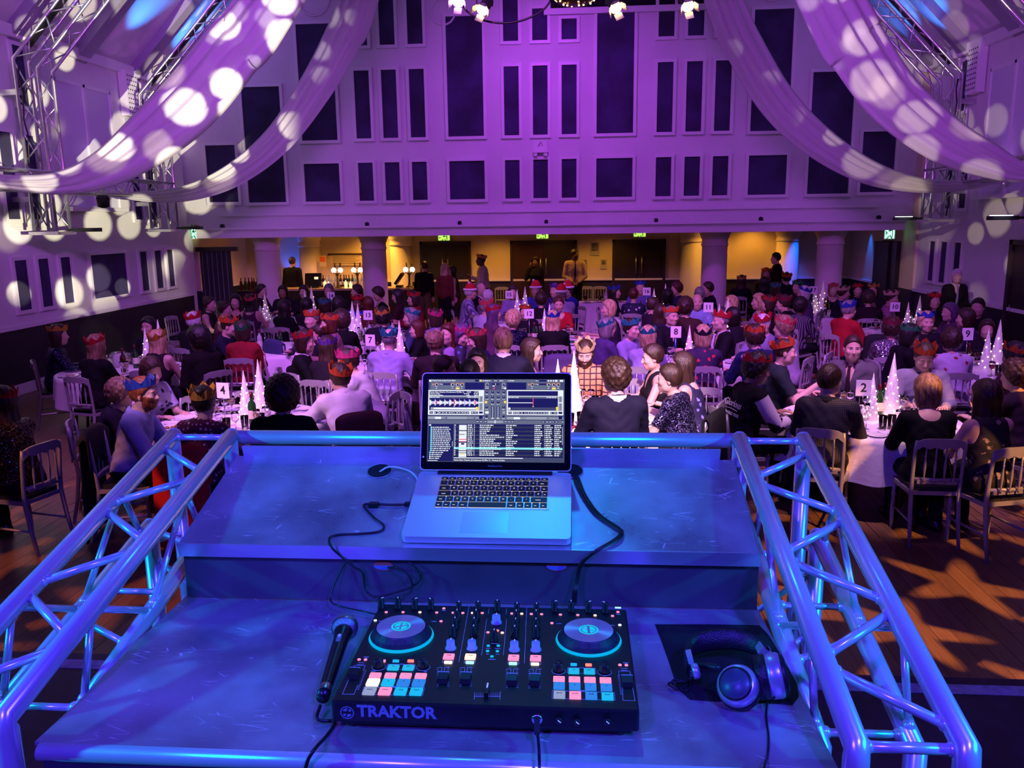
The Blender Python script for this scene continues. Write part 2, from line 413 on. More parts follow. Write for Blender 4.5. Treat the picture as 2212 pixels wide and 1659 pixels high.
# little clock shelf above the central panels
ck = thing('wall_clock', 'small white square clock on a bracket above the central narrow panels', 'clock', (XC + .01, YG - .02, 4.06))
MB().bx(-.15, .15, -.06, 0, .05, .27).build('clock_face', TRIMW, ck)
MB().bx(-.17, .17, -.12, 0, 0, .05).bx(-.15, -.07, -.1, 0, -.07, 0).bx(.07, .15, -.1, 0, -.07, 0).build('bracket', TRIMW, ck)
MB().box((-.02, -.065, .18), (.012, .008, .11), (0, .5, 0)).box((.03, -.065, .17), (.010, .008, .08), (0, -.3, 0)).build('clock_hand', mat('dark_metal', (.02, .02, .02), .4, .6), ck)
# beam and ledge
bm = struct('beam', MB().bx(XL + .3, XR - .3, YG - .34, YG + .3, 2.32, 2.52).bx(XL + .3, XR - .3, YG - .16, YG + .3, 2.52, 2.86), WHITE)
struct('beam_ledge', MB().bx(XL + .3, XR - .3, YG - .38, YG - .3, 2.50, 2.55), TRIMW, bm)
struct('beam_strip', MB().bx(-7.95, 6.4, YG - .19, YG - .15, 2.80, 2.85), TRIMW, bm)
for k, px in enumerate((480, 793, 993, 1180, 1417, 1643, 1897)):
    c = at(px, 490, Y=YG - .33)
    s_ = thing('uplighter_box', ['first', 'second', 'third', 'fourth', 'fifth', 'sixth', 'last'][k] + ' little black light box along the white ledge, counted from the exit curtain', 'light box', (c.x, YG - .33, 2.55), group='black boxes on the ledge')
    MB().bx(-.04, .04, -.03, .05, 0, .07).build('case', mat('matt_black', (.006, .006, .008), .5), s_)
    MB().smooth().lathe([(.025, 0), (.025, .012)], 10, (0, .01, .07)).build('lens', mat('dark_glass', (.02, .02, .03), .1), s_)
# columns
COLM = mat('cream_column_paint', (.68, .62, .58), .55)
def column(x, y, n):
    c = thing('column_%d' % n, None, None, (x, y, 0), kind='structure')
    b = MB(); b.flag = True; b.lathe([(.33, 0), (.33, .12), (.29, .16), (.28, 2.02)], 28); b.build('shaft', COLM, c)
    b = MB(); b.flag = True; b.lathe([(.28, 2.0), (.30, 2.02), (.30, 2.05), (.285, 2.07), (.285, 2.16), (.31, 2.18), (.31, 2.21), (.36, 2.32), (.42, 2.40), (.42, 2.62)], 28); b.build('capital', COLM, c)
for k, (x, y) in enumerate([(XC - 6.44, 19.1), (XC - 3.9, 19.1), (XC + 3.9, 19.1), (XC + 6.44, 19.1), (XC - 6.4, 22.1), (XC - 3.9, 22.1), (XC + 3.8, 22.1), (XC + 6.25, 22.1)]):
    column(x, y, k + 1)
# room under the balcony
struct('ceiling_bar', MB().bx(XL - 2.5, XR + 2.5, YG + .3, YB + .2, 2.62, 2.8), CREAM)
WB = struct('wall_bar', MB().bx(XL - 2.5, XR + 2.5, YB, YB + .2, 1.05, 2.62), CREAM)
struct('dado_panelling', MB().bx(XL - 2.5, XR + 2.5, YB - .02, YB + .2, 0, 1.05), DADO, WB)
struct('dado_rail', MB().bx(XL - 2.5, XR + 2.5, YB - .06, YB + .01, 1.03, 1.08), TRIMW, WB)
w2 = struct('wall_bar_left', MB().bx(XL - 2.4, XL - 2.2, YG + .3, YB, 0, 2.62), CREAM)
# short return walls either side of the opening, with the curtained exits
wl = struct('wall_return_left', MB().bx(XL - 2.4, XL - .1, YG - .1, YG + .3, 0, 5.7), WHITE)
lw = struct('wall_corridor_left', MB().bx(-9.15, -9.0, 19.35, YB, 1.05, 2.62), CREAM)
struct('dado_panelling', MB().bx(-9.15, -8.98, 19.35, YB, 0, 1.05), DADO, lw)
struct('dado_rail', MB().bx(-9.0, -8.95, 19.35, YB, 1.03, 1.08), TRIMW, lw)
rw = struct('wall_corridor_right', MB().bx(7.2, 7.4, YG - .3, YB, 1.05, 5.6), CREAM)
struct('dado_panelling', MB().bx(7.18, 7.4, YG - .3, YB, 0, 1.05), DADO, rw)
struct('dado_rail', MB().bx(7.13, 7.2, 20.6, YB, 1.03, 1.08), TRIMW, rw)
d2 = struct('door_2', MB().bx(7.10, 7.19, 19.05, 20.0, 0, 2.06), DOORD)
struct('door_leaf', MB().bx(7.05, 7.10, 19.4, 20.3, .01, 2.04), mat('black_door', (.008, .006, .008), .5), d2)
# curtain in the left exit
cv = MB()
pts = []
for i in range(41):
    t = i / 40; pts.append((-8.93 + .75 * t, 19.28 + .035 * math.sin(t * 40)))
for (x0, y0), (x1, y1) in zip(pts, pts[1:]):
    cv.add([(x0, y0, .02), (x1, y1, .02), (x1, y1, 2.0), (x0, y0, 2.0), (x0, y0 + .01, .02), (x1, y1 + .01, .02), (x1, y1 + .01, 2.0), (x0, y0 + .01, 2.0)], [(0, 1, 2, 3), (7, 6, 5, 4), (3, 2, 6, 7), (0, 4, 5, 1)])
cu = thing('curtain', 'dark green velvet curtain drawn across the exit by the long wall', 'curtain')
cv.smooth().build('drape', mat('dark_green_velvet', (.02, .035, .028), .8, sheen=.5), cu)
MB().bx(-9.0, -8.0, 19.22, 19.34, 2.0, 2.1).build('pelmet', mat('dark_brown_frame'), cu)
# double doors in the bar wall
STEEL = mat('brushed_steel', (.5, .5, .52), .3, 1.0)
def ddoor(n, x0, x1, leaves):
    d = thing('door_%d' % n, None, None, (0, 0, 0), kind='structure')
    MB().bx(x0 - .07, x0, YB - .07, YB, 0, 2.1).bx(x1, x1 + .07, YB - .07, YB, 0, 2.1).bx(x0 - .07, x1 + .07, YB - .07, YB, 2.02, 2.1).build('door_frame', mat('dark_brown_frame'), d)
    xm = (x0 + x1) / 2
    for i, (a, b) in enumerate(((x0, xm - .005), (xm + .005, x1))):
        lf = MB().bx(a, b, YB - .05, YB - .01, .01, 2.02).build('door_leaf', leaves[i], d)
        hx = b - .07 if i == 0 else a + .07
        MB().smooth().tube([(hx, YB - .06, 1.2), (hx, YB - .11, 1.22), (hx, YB - .11, 1.62), (hx, YB - .06, 1.64)], .016, 8).build('pull_handle', STEEL, lf)
ddoor(3, -4.1, -2.86, (DOORD, DOORD))
GLZ = mat('brown_glazed_door', (.05, .025, .015), .2)
ddoor(4, -1.66, -.02, (GLZ, DOORD))
ddoor(5, 1.06, 2.32, (DOORD, DOORD))
# posters
POST = mat('grey_print', (.20, .19, .20), .6, noise=.8, nscale=9, col2=(.05, .05, .06))
for k, (a, b, c, d, l) in enumerate([(1275, 522, 1295, 552, 'upper grey printed poster beside the waiter'), (1256, 560, 1269, 581, 'small grey printed notice beside the shoulder of the waiter'), (1297, 560, 1311, 581, 'small grey printed notice between the waiter and the double door')]):
    p0 = at(a, d, Y=YB - .01); p1 = at(c, b, Y=YB - .01)
    po = thing('poster', l, 'poster', (p0.x, YB - .012, p0.z), group='notices on the bar wall')
    MB().bx(0, p1.x - p0.x, -.006, .008, 0, p1.z - p0.z).build('sheet', mat('poster_white', (.42, .40, .36), .6), po)
    MB().bx(.03, p1.x - p0.x - .03, -.009, -.006, .12, p1.z - p0.z - .03).build('picture', POST, po)
p0 = at(672, 579, Y=21.0); po = thing('poster', 'orange and white drinks poster on the amber column behind the bar', 'poster', (p0.x - .02, 21.80, p0.z))
MB().bx(0, .18, -.006, .006, 0, .28).build('sheet', mat('poster_cream', (.6, .5, .35), .6), po)
MB().bx(.015, .165, -.01, -.006, .12, .26).build('picture', mat('orange_print', (.6, .12, .02), .6), po)
# exit signs (backlit green)
EXG = glow('exit_green', (.42, 1.0, .10), 1.6); EXD = mat('exit_dark', (.02, .10, .03), .5)
EXW = glow('exit_white_green', (.30, 1.0, .55), 2.4)
def exit_sign(x, y, z, w, h, label, col=EXG, side=False):
    s_ = thing('exit_sign', label, 'exit sign', (x, y, z))
    if side: s_.rotation_euler = (0, 0, rad(side))
    MB().bx(-w / 2 - .02, w / 2 + .02, .0, .06, -h / 2 - .02, h / 2 + .02).build('case', TRIMW, s_)
    MB().bx(-w / 2, w / 2, -.008, .0, -h / 2, h / 2).build('lit_panel', col, s_)
    if z < 2.19 or side or col is EXW: MB().bx(-.01, .01, .02, .04, h / 2 + .02, 2.63 - z).build('hanger', TRIMW, s_)
    m = MB()  # running figure, doorway and arrow
    m.bx(-.02, .02, -.012, -.008, h * .18, h * .38)
    for a in ((0, .05, .0, .5), (.03, -.06, .0, -.6), (-.04, -.07, 0, .7), (.04, .04, 0, 1.1)):
        m.box((a[0], -.010, a[1] * h / .16), (.02, .004, h * .42), (0, a[3], 0))
    m.bx(w * .22, w * .30, -.012, -.008, -h * .4, h * .4)
    m.box((-w * .32, -.010, 0), (w * .2, .004, h * .10)).box((-w * .40, -.010, h * .1), (w * .12, .004, h * .1), (0, -.7, 0)).box((-w * .40, -.010, -h * .1), (w * .12, .004, h * .1), (0, .7, 0))
    m.build('pictogram', EXD, s_)
exit_sign(-3.5, YB - .07, 2.20, .30, .13, 'green lit exit sign over the double door beside the bar')
exit_sign(-.86, YB - .07, 2.22, .30, .13, 'green lit exit sign over the half-glazed central door')
exit_sign(1.70, YB - .07, 2.24, .30, .13, 'green lit exit sign over the double door right of the posters')
p = at(418, 505, Y=18.9); exit_sign(p.x, 18.9, p.z, .14, .2, 'white and green exit sign above the curtained exit', EXW)
p = at(1922, 503, Y=19.0); exit_sign(p.x, 19.0, p.z, .2, .24, 'green exit sign above the dark doorway by the blue uplighter', EXW)
# roof slopes, rafters and ridge
SLOPE = mat('lilac_ceiling_paint', (.66, .62, .68), .7, noise=.06, nscale=1)
for nm, x, s in (('ceiling_left', XL, 1), ('ceiling_right', XR, -1)):
    m = MB(); L = 4.6
    a = Vector((x - s * .1, 0, 5.6)); b = Vector((x + s * L, 0, 5.6 + L + .1)); n = Vector((-s, 0, 1)).normalized() * .15
    for y0, y1 in ((2.6, YG),):
        vs = [Vector((p.x, y, p.z)) for y in (y0, y1) for p in (a, b, b + n, a + n)]
        m.add(vs, [(0, 1, 2, 3), (7, 6, 5, 4), (0, 4, 5, 1), (1, 5, 6, 2), (2, 6, 7, 3), (3, 7, 4, 0)])
    c = struct(nm, m, SLOPE)
    struct('eaves_cornice', MB().bx(x, x + s * .10, 2.6, YG, 5.52, 5.70), TRIMW, c)
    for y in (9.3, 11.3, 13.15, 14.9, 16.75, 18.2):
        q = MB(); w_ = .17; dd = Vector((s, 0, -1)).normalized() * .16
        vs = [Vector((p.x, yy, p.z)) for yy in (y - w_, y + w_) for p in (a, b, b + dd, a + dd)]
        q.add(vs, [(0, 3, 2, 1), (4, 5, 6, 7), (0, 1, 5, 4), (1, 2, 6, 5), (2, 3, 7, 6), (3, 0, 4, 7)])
        struct('rafter', q, mat('dark_violet_rafter', (.30, .27, .36), .6), c)  # rafters a darker grey-violet than the slopes
struct('ceiling', MB().bx(XL + 4.3, XR - 4.3, 2.6, YG, 10.1, 10.3), SLOPE)
# cyan uplighters on the cornice wash up the roof slopes; amber bar lamps; blue column uplighters
for s, x, ys, e in ((1, XL, (13.6, 15.75, 17.5, 11.9), 520), (-1, XR, (16.55, 14.0, 17.75, 11.9), 330)):
    for y in ys:
        spot('slope_uplighter', (x + s * .42, y, 5.30), (x + s * 1.35, y, 6.9), e, (.03, .30, 1.0), 52, 1.0, .04)
for x, y, e in ((-7.9, 20.4, 90), (-6.0, 20.9, 150), (-5.3, 21.7, 120), (-3.6, 20.6, 120), (-2.0, 21.2, 95), (-.6, 21.2, 60), (.9, 21.2, 70), (3.6, 21.4, 50), (4.6, 21.7, 60)):
    spot('bar_downlighter', (x, y, 2.58), (x, y + .25, 0), e, AMBER, 130, .8, .06)
spot('column_uplighter', (-7.75, 22.0, .95), (-7.7, 22.3, 2.6), 90, (.0, .09, 1.0), 70, .8, .03)
spot('column_uplighter', (5.75, 21.5, 2.55), (5.72, 22.0, .8), 120, (.0, .10, 1.0), 46, .9, .02)
spot('wall_uplighter', (7.0, 21.0, 2.58), (7.2, 21.0, 1.0), 110, (.0, .12, 1.0), 40, .9, .02)
for s, x in ((1, XL), (-1, XR)):
    spot('sill_uplighter', (x + s * .14, 14.85, 3.0), (x + s * .02, 14.9, 4.4), 26, (.55, .22, 1.0), 60, 1.0, .03)

# ---------------------------------------------------------------- roof trusses, drapes, lamps
ALU = mat('brushed_aluminium', (.62, .62, .66), .32, .9, noise=.12, nscale=14)
BLK = mat('matt_black', (.006, .006, .008), .5)
def seg_frame(a, b, up):
    t = (b - a).normalized(); u = (Vector(up) - t * Vector(up).dot(t)).normalized(); return t, u, t.cross(u)
def box_truss(root, path, w, rch, rbr, up, n_per=.42, sep=False):
    """four chords mitred along the path and zig-zag lacing on every face"""
    path = [Vector(p) for p in path]; offs = []
    for i, p in enumerate(path):
        ta = (path[i] - path[i - 1]).normalized() if i else (path[1] - path[0]).normalized()
        tb = (path[i + 1] - path[i]).normalized() if i < len(path) - 1 else ta
        upv = Vector(up); s_ = ta.cross(upv).normalized() if False else None
        side = upv.normalized()            # axis shared by the whole path (out of the bend plane)
        m = (ta + tb).normalized(); nrm = m.cross(side).normalized(); k = 1 / max(.3, m.dot(ta))
        offs.append([p + side * (sx * w / 2) + nrm * (sz * w / 2 * k) for sx, sz in ((-1, -1), (1, -1), (1, 1), (-1, 1))])
    for c in range(4):
        MB().tube([o[c] for o in offs], rch, 10).build('chord', ALU, root)
    for i in range(len(path) - 1):
        L = (path[i + 1] - path[i]).length; n = max(2, int(L / n_per))
        for fa, fb in ((0, 1), (1, 2), (2, 3), (3, 0)):
            m = MB()
            for k in range(n):
                t0, t1 = (k + .06) / n, (k + .94) / n
                A = offs[i][fa].lerp(offs[i + 1][fa], t0 if k % 2 == 0 else t1); B = offs[i][fb].lerp(offs[i + 1][fb], t1 if k % 2 == 0 else t0)
                if sep: MB().tube([A, B], rbr, 8).build('brace', ALU, root)
                else: m.tube([A, B], rbr, 5)
            if not sep: m.build('lacing', ALU, root, kind='stuff')
WHERE = {(1, 12.62): 'by the long wall nearer the stage', (1, 16.25): 'by the long wall beside the gable', (-1, 16.25): 'above the blue-lit doorway', (-1, 12.62): 'cut by the picture corner'}
for s, x, ys in ((1, -8.2, (12.62, 16.25)), (-1, 6.72, (12.62, 16.25))):
    for y in ys:
        T = thing('roof_truss', 'silver lattice truss arch rising up the roof slope ' + WHERE[(s, y)], 'truss', (0, 0, 0), group='silver roof trusses')
        p = [Vector((x, y, 2.56)), Vector((x, y, 5.02)), Vector((x + s * 4.2, y, 9.22))]
        box_truss(T, p, .36, .027, .012, (0, 1, 0))
        MB().tube([Vector((x - s * .02, y - .02, 5.3)) , Vector((x + s * 4.0, y - .02, 9.3))], .045, 6).build('black_sleeve', BLK, T)
        MB().bx(x - .24, x + .24, y - .24, y + .24, 2.49, 2.54).build('foot_plate', ALU, T)
        MB().bx(min(x - s * .25, x - s * .62), max(x - s * .25, x - s * .62), y - .03, y + .03, 4.6, 4.68).bx(min(x - s * .25, x - s * .62), max(x - s * .25, x - s * .62), y - .03, y + .03, 3.0, 3.08).build('wall_bracket', ALU, T)
        # cable clipped to the leg
        MB().tube([(x - s * .1 + .02 * math.sin(k * 2.1), y - .2, 2.6 + k * .2) for k in range(13)], .012, 5).build('cable', BLK, T)
    H_ = thing('side_truss', ('horizontal silver truss carrying the drape ends along the long wall' if s == 1 else 'horizontal silver truss carrying the drape ends near the blue-lit doorway'), 'truss')
    box_truss(H_, [Vector((x + s * .2, 8.0, 3.28)), Vector((x + s * .2, 16.1, 3.28))], .28, .024, .011, (1, 0, 0), .36)
    for y in ys:
        lb = thing('led_bar', 'black lamp arm at the foot of the truss ' + WHERE[(s, y)], 'lamp', (x + s * .2, y + .1, 2.56), group='lamp arms on truss feet')
        MB().bx(min(0, s * .12), max(0, s * .12), -.02, .02, -.02, .02).build('arm', BLK, lb)
        MB().bx(min(s * .12, s * .52), max(s * .12, s * .52), -.06, .06, -.03, .03).build('lamp_body', BLK, lb)
        if s == -1:
            b = MB(); b.flag = True; b.lathe([(.15, 0), (.15, .012)], 20, (s * .34, 0, .03)); b.build('lit_lens', glow('cool_lamp_face', (.75, .72, 1.0), 3.0), lb)
        spot('truss_uplighter', (x + s * .34, y - .05, 2.62), (x + s * .16, y, 5.2), 60, (.75, .12, 1.0), 46, .9, .03)
# small moving lamp clamped on the left truss run
ml = thing('clamp_lamp', 'small dark moving lamp hung under the drape on the horizontal truss', 'lamp', at(222, 428, X=-7.7))
MB().smooth().lathe([(.03, -.16), (.09, -.14), (.10, 0), (.07, .05)], 14).build('lamp_head', BLK, ml)
MB().tube([(-.11, 0, -.03), (-.11, 0, .1), (.11, 0, .1), (.11, 0, -.03)], .012, 6).build('yoke', STEEL, ml)
MB().bx(-.03, .03, -.03, .03, .1, .22).build('clamp', STEEL, ml)
# wall speakers beside the trusses
for (px, py, X, l) in ((283, 205, XL, 'white perforated wall speaker between the two left trusses'), (2105, 150, XR, 'white perforated wall speaker above the right doorway')):
    c = at(px, py, X=X + (.1 if X < 0 else -.1)); s = 1 if X < 0 else -1
    sp = thing('wall_speaker', l, 'speaker', (X + s * .02, c.y, c.z))
    MB().bx(min(0, s * .16), max(0, s * .16), -.28, .12, -.42, .42).build('cabinet', TRIMW, sp)
    m = MB()
    for i in range(5):
        for j in range(9): m.bx(min(s * .16, s * .166), max(s * .16, s * .166), -.24 + i * .075, -.215 + i * .075, -.36 + j * .085, -.335 + j * .085)
    m.build('grille_holes', BLK, sp, kind='stuff')
    MB().bx(min(s * .02, s * .1), max(s * .02, s * .1), .14, .34, -.3, -.22).build('bracket', BLK, sp)

def sheer():
    m = bpy.data.materials.new('sheer_white_voile'); m.use_nodes = True; nt = m.node_tree; N = nt.nodes; K = nt.links
    N.remove(N['Principled BSDF']); out = N['Material Output']
    d = N.new('ShaderNodeBsdfDiffuse'); d.inputs[0].default_value = (.78, .75, .80, 1)
    t = N.new('ShaderNodeBsdfTranslucent'); t.inputs[0].default_value = (.78, .75, .80, 1)
    tr = N.new('ShaderNodeBsdfTransparent')
    a = N.new('ShaderNodeMixShader'); a.inputs[0].default_value = .4; K.new(d.outputs[0], a.inputs[1]); K.new(t.outputs[0], a.inputs[2])
    b = N.new('ShaderNodeMixShader'); b.inputs[0].default_value = .14; K.new(a.outputs[0], b.inputs[1]); K.new(tr.outputs[0], b.inputs[2])
    K.new(b.outputs[0], out.inputs[0]); return m
SHEER = sheer()
def catmull(P, n):
    P = [P[0] * 2 - P[1]] + P + [P[-1] * 2 - P[-2]]; out = []
    for i in range(1, len(P) - 2):
        for k in range(n):
            t = k / n; a, b, c, d = P[i - 1:i + 3]
            out.append(.5 * ((2 * b) + (c - a) * t + (a * 2 - b * 5 + c * 4 - d) * t * t + (b * 3 - a - c * 3 + d) * t ** 3))
    out.append(P[-2]); return out
def drape(label, Y, pts, top, seed):
    """a swag of voile in a plane across the hall: (px, py, width px) along its middle, then up to the ridge"""
    rnd = random.Random(seed)
    V = [Vector((*at(a, b, Y=Y), w * Y / 1780)) for a, b, w in pts]
    V.append(Vector((top[0], Y, top[1], .25)))
    V = catmull([Vector((p[0], p[2], p[3])) for p in V], 10)
    m = MB(); m.flag = True; n = 22; ph = rnd.random() * 6
    rows = []
    for i, p in enumerate(V):
        a, b = V[max(i - 1, 0)], V[min(i + 1, len(V) - 1)]
        t = Vector((b.x - a.x, b.y - a.y)).normalized(); nn = Vector((-t.y, t.x)); w = p.z
        row = []
        for j in range(n + 1):
            q = j / n - .5
            sag = (.25 - q * q) * w * .9
            fold = .045 * math.sin(q * 26 + ph + i * .03) * (w + .1) + .02 * math.sin(q * 61 + 2 * ph) * w
            row.append((p.x + nn.x * q * w, Y - sag + fold, p.y + nn.y * q * w))
        rows.append(row)
    vs = [p for r in rows for p in r]; k = n + 1
    fs = [(i * k + j, i * k + j + 1, (i + 1) * k + j + 1, (i + 1) * k + j) for i in range(len(rows) - 1) for j in range(n)]
    m.add(vs, fs)
    d = thing('ceiling_drape', label, 'drape', group='white voile swags')
    o = m.build('fabric_swag', SHEER, d)
    sd = o.modifiers.new('hem', 'SOLIDIFY'); sd.thickness = .002
drape('broad white voile swag falling to the truss beside the long wall', 11.0, [(-110, 372, 14), (0, 392, 30), (120, 396, 48), (220, 366, 80), (310, 305, 112), (410, 215, 132), (500, 105, 130), (583, 0, 122)], (-1.2, 8.8), 1)
drape('narrow white voile swag crossing the gable panels above the curtained exit', 14.5, [(238, 414, 8), (300, 424, 20), (400, 418, 34), (500, 380, 50), (598, 303, 62), (680, 190, 72), (738, 84, 78), (773, 0, 82)], (-2.35, 9.4), 2)
drape('white voile swag crossing the gable panels towards the doorway exit sign', 14.5, [(2200, 384, 8), (2060, 402, 22), (1960, 396, 34), (1860, 364, 52), (1760, 300, 66), (1680, 220, 74), (1612, 110, 76), (1563, 0, 72)], (1.0, 9.4), 3)
drape('broad white voile swag in front of the truss near the doorway exit sign', 11.0, [(2320, 372, 16), (2212, 372, 40), (2140, 348, 66), (2040, 300, 92), (1935, 215, 108), (1858, 110, 116), (1795, 0, 120)], (1.0, 8.8), 4)
# lamp bar over the middle of the hall with its lanterns
lbar = thing('lamp_bar', 'black lighting bar with looped cable hung over the middle of the hall', 'lighting bar')
MB().tube([(-2.4, 10.0, 5.62), (2.6, 10.0, 5.62)], .025, 8).build('bar', BLK, lbar)
for x in (-2.2, 2.4): MB().tube([(x, 10.0, 5.62), (x, 10.0, 10.1)], .006, 5).build('suspension_wire', BLK, lbar)
cp_ = [at(a, b, Y=10.0) for a, b in ((985, -60), (1000, 12), (1035, 40), (1085, 50), (1140, 40), (1185, 8), (1200, -60))]
MB().tube(catmull(cp_, 6), .012, 6).build('cable', BLK, lbar)
def lantern(px, py, label, face, s_face, tilt):
    c = at(px, py, Y=10.0)
    t = thing('stage_lantern', label, 'lantern', c, group='lanterns on the lighting bar')
    q = Matrix.Rotation(tilt, 4, 'Y') @ Matrix.Rotation(rad(-50), 4, 'X')
    b = MB(); b.M = q; b.flag = True; b.lathe([(.03, .16), (.06, .14), (.065, -.02), (.075, -.08)], 16); b.build('can', BLK, t)
    b = MB(); b.M = q; b.lathe([(.068, -.085), (.068, -.082)], 16); b.build('lit_lens', glow(face[0], face[1], s_face), t)
    b = MB(); b.M = q
    for a in (0, 90, 180, 270):
        ca, sa = math.cos(rad(a)), math.sin(rad(a))
        b.box((.085 * ca, .085 * sa, -.13), (.09 if sa else .008, .09 if ca and not sa else .008, .09) if abs(sa) > .5 else (.008, .09, .09), Euler((sa * .35, -ca * .35, 0)))
    b.build('barn_doors', mat('foil_barn_door', (.45, .42, .40), .25, .8), t)
    MB().tube([(-.09, 0, 0), (-.09, 0, .16), (.09, 0, .16), (.09, 0, 0)], .008, 6).tube([(0, 0, .16), (0, 0, 5.62 - c.z)], .012, 6).build('yoke', BLK, t)
WARM = ('warm_lamp_face', (1.0, .62, .30)); VIO = ('violet_lamp_face', (.72, .30, 1.0))
lantern(1047, 14, 'stage lantern with bright foil barn doors left of the dark opening', WARM, 6, .4)
lantern(1326, 10, 'stage lantern with bright foil barn doors below the middle of the dark opening', WARM, 6, -.4)
lantern(1483, 6, 'small warm stage lantern near the corner of the dark opening', WARM, 3, -.2)
lantern(992, -4, 'violet glowing stage lamp at the top edge beside the cable loop', VIO, 9, .1)
# warm bulb cluster
c = at(1240, 4, Y=13.0)
bc = thing('bulb_cluster', 'dome of warm golden fairy bulbs hanging in front of the dark opening', 'light cluster', c)
MB().smooth().lathe([(.30, .10), (.28, .02), (.2, -.03), (.05, -.05)], 16).build('wire_dome', mat('dark_brass', (.10, .06, .02), .4, .8), bc)
MB().tube([(0, 0, .1), (0, 0, 10.1 - c.z)], .006, 5).build('suspension_wire', BLK, bc)
rn = random.Random(3); me = MB().ell((0, 0, 0), (.014, .014, .014), 6, 4).mesh('bulb', glow('warm_bulb', (1.0, .55, .16), 9))
for k in range(34):
    a = rn.random() * 6.28; r = .32 * math.sqrt(rn.random()); mk('bulb', me, bc, (r * math.cos(a), r * math.sin(a) * .8, -.06 + .10 * (r / .32) ** 2 + rn.random() * .05 - .02))

# ---------------------------------------------------------------- the booth
BX0, BX1 = -.875, .40
def steel_sheet():
    m = bpy.data.materials.new('scratched_steel_sheet'); m.use_nodes = True; nt = m.node_tree; N = nt.nodes; K = nt.links
    b = N['Principled BSDF']; tc = N.new('ShaderNodeTexCoord')
    def noise(sc, det, stretch=(1, 1, 1), rot=0):
        mp = N.new('ShaderNodeMapping'); mp.inputs['Scale'].default_value = stretch; mp.inputs['Rotation'].default_value = (0, 0, rot)
        K.new(tc.outputs['Object'], mp.inputs[0]); n = N.new('ShaderNodeTexNoise'); n.inputs['Scale'].default_value = sc; n.inputs['Detail'].default_value = det
        K.new(mp.outputs[0], n.inputs['Vector']); return n.outputs['Fac']
    def rng(v, a, b_, c=0., d=1.):
        r = N.new('ShaderNodeMapRange'); K.new(v, r.inputs[0])
        for i, q in enumerate((a, b_, c, d)): r.inputs[i + 1].default_value = q
        return r.outputs[0]
    def mth(op, a, c):
        n = N.new('ShaderNodeMath'); n.operation = op
        for i, v in enumerate((a, c)):
            if hasattr(v, 'links'): K.new(v, n.inputs[i])
            else: n.inputs[i].default_value = v
        return n.outputs[0]
    sm = noise(5, 5); fine = noise(40, 3)
    scr = None
    for rot, sc in ((.4, 1.0), (1.3, 1.3), (2.3, .9), (.05, 1.1)):
        mp = N.new('ShaderNodeMapping'); mp.inputs['Rotation'].default_value = (0, 0, rot); mp.inputs['Scale'].default_value = (7.0 * sc, 30 * sc, 1)
        K.new(tc.outputs['Object'], mp.inputs[0]); v = N.new('ShaderNodeTexVoronoi'); v.feature = 'DISTANCE_TO_EDGE'; v.inputs['Scale'].default_value = 1.0
        K.new(mp.outputs[0], v.inputs['Vector'])
        msk = rng(noise(11 * sc + rot * 3, 3), .60, .68)
        line = mth('MULTIPLY', rng(v.outputs['Distance'], .014, .004), msk)
        scr = line if scr is None else mth('MAXIMUM', scr, line)
    mx = N.new('ShaderNodeMix'); mx.data_type = 'RGBA'; mx.inputs[6].default_value = (.24, .235, .26, 1); mx.inputs[7].default_value = (.50, .47, .52, 1)
    K.new(rng(sm, .35, .68), mx.inputs[0])
    m2 = N.new('ShaderNodeMix'); m2.data_type = 'RGBA'; m2.inputs[7].default_value = (.9, .9, .95, 1); K.new(mx.outputs[2], m2.inputs[6]); K.new(scr, m2.inputs[0])
    K.new(m2.outputs[2], b.inputs['Base Color']); b.inputs['Metallic'].default_value = .55
    K.new(rng(mth('ADD', sm, mth('MULTIPLY', fine, .25)), .4, .85, .24, .5), b.inputs['Roughness'])
    return m
SHEET = steel_sheet()
DARKS = mat('dark_steel_face', (.11, .11, .13), .42, .5, noise=.3, nscale=6)
WELD = MB().ell((0, 0, 0), (.0122, .0122, .0122), 8, 5).mesh('weld_bead', mat('satin_aluminium_tube', (.72, .72, .76), .26, .5, noise=.06, nscale=9))
BT = thing('dj_booth', 'slanted truss dj booth with two scratched steel shelves on the stage', 'dj booth')
TUBE = mat('satin_aluminium_tube')
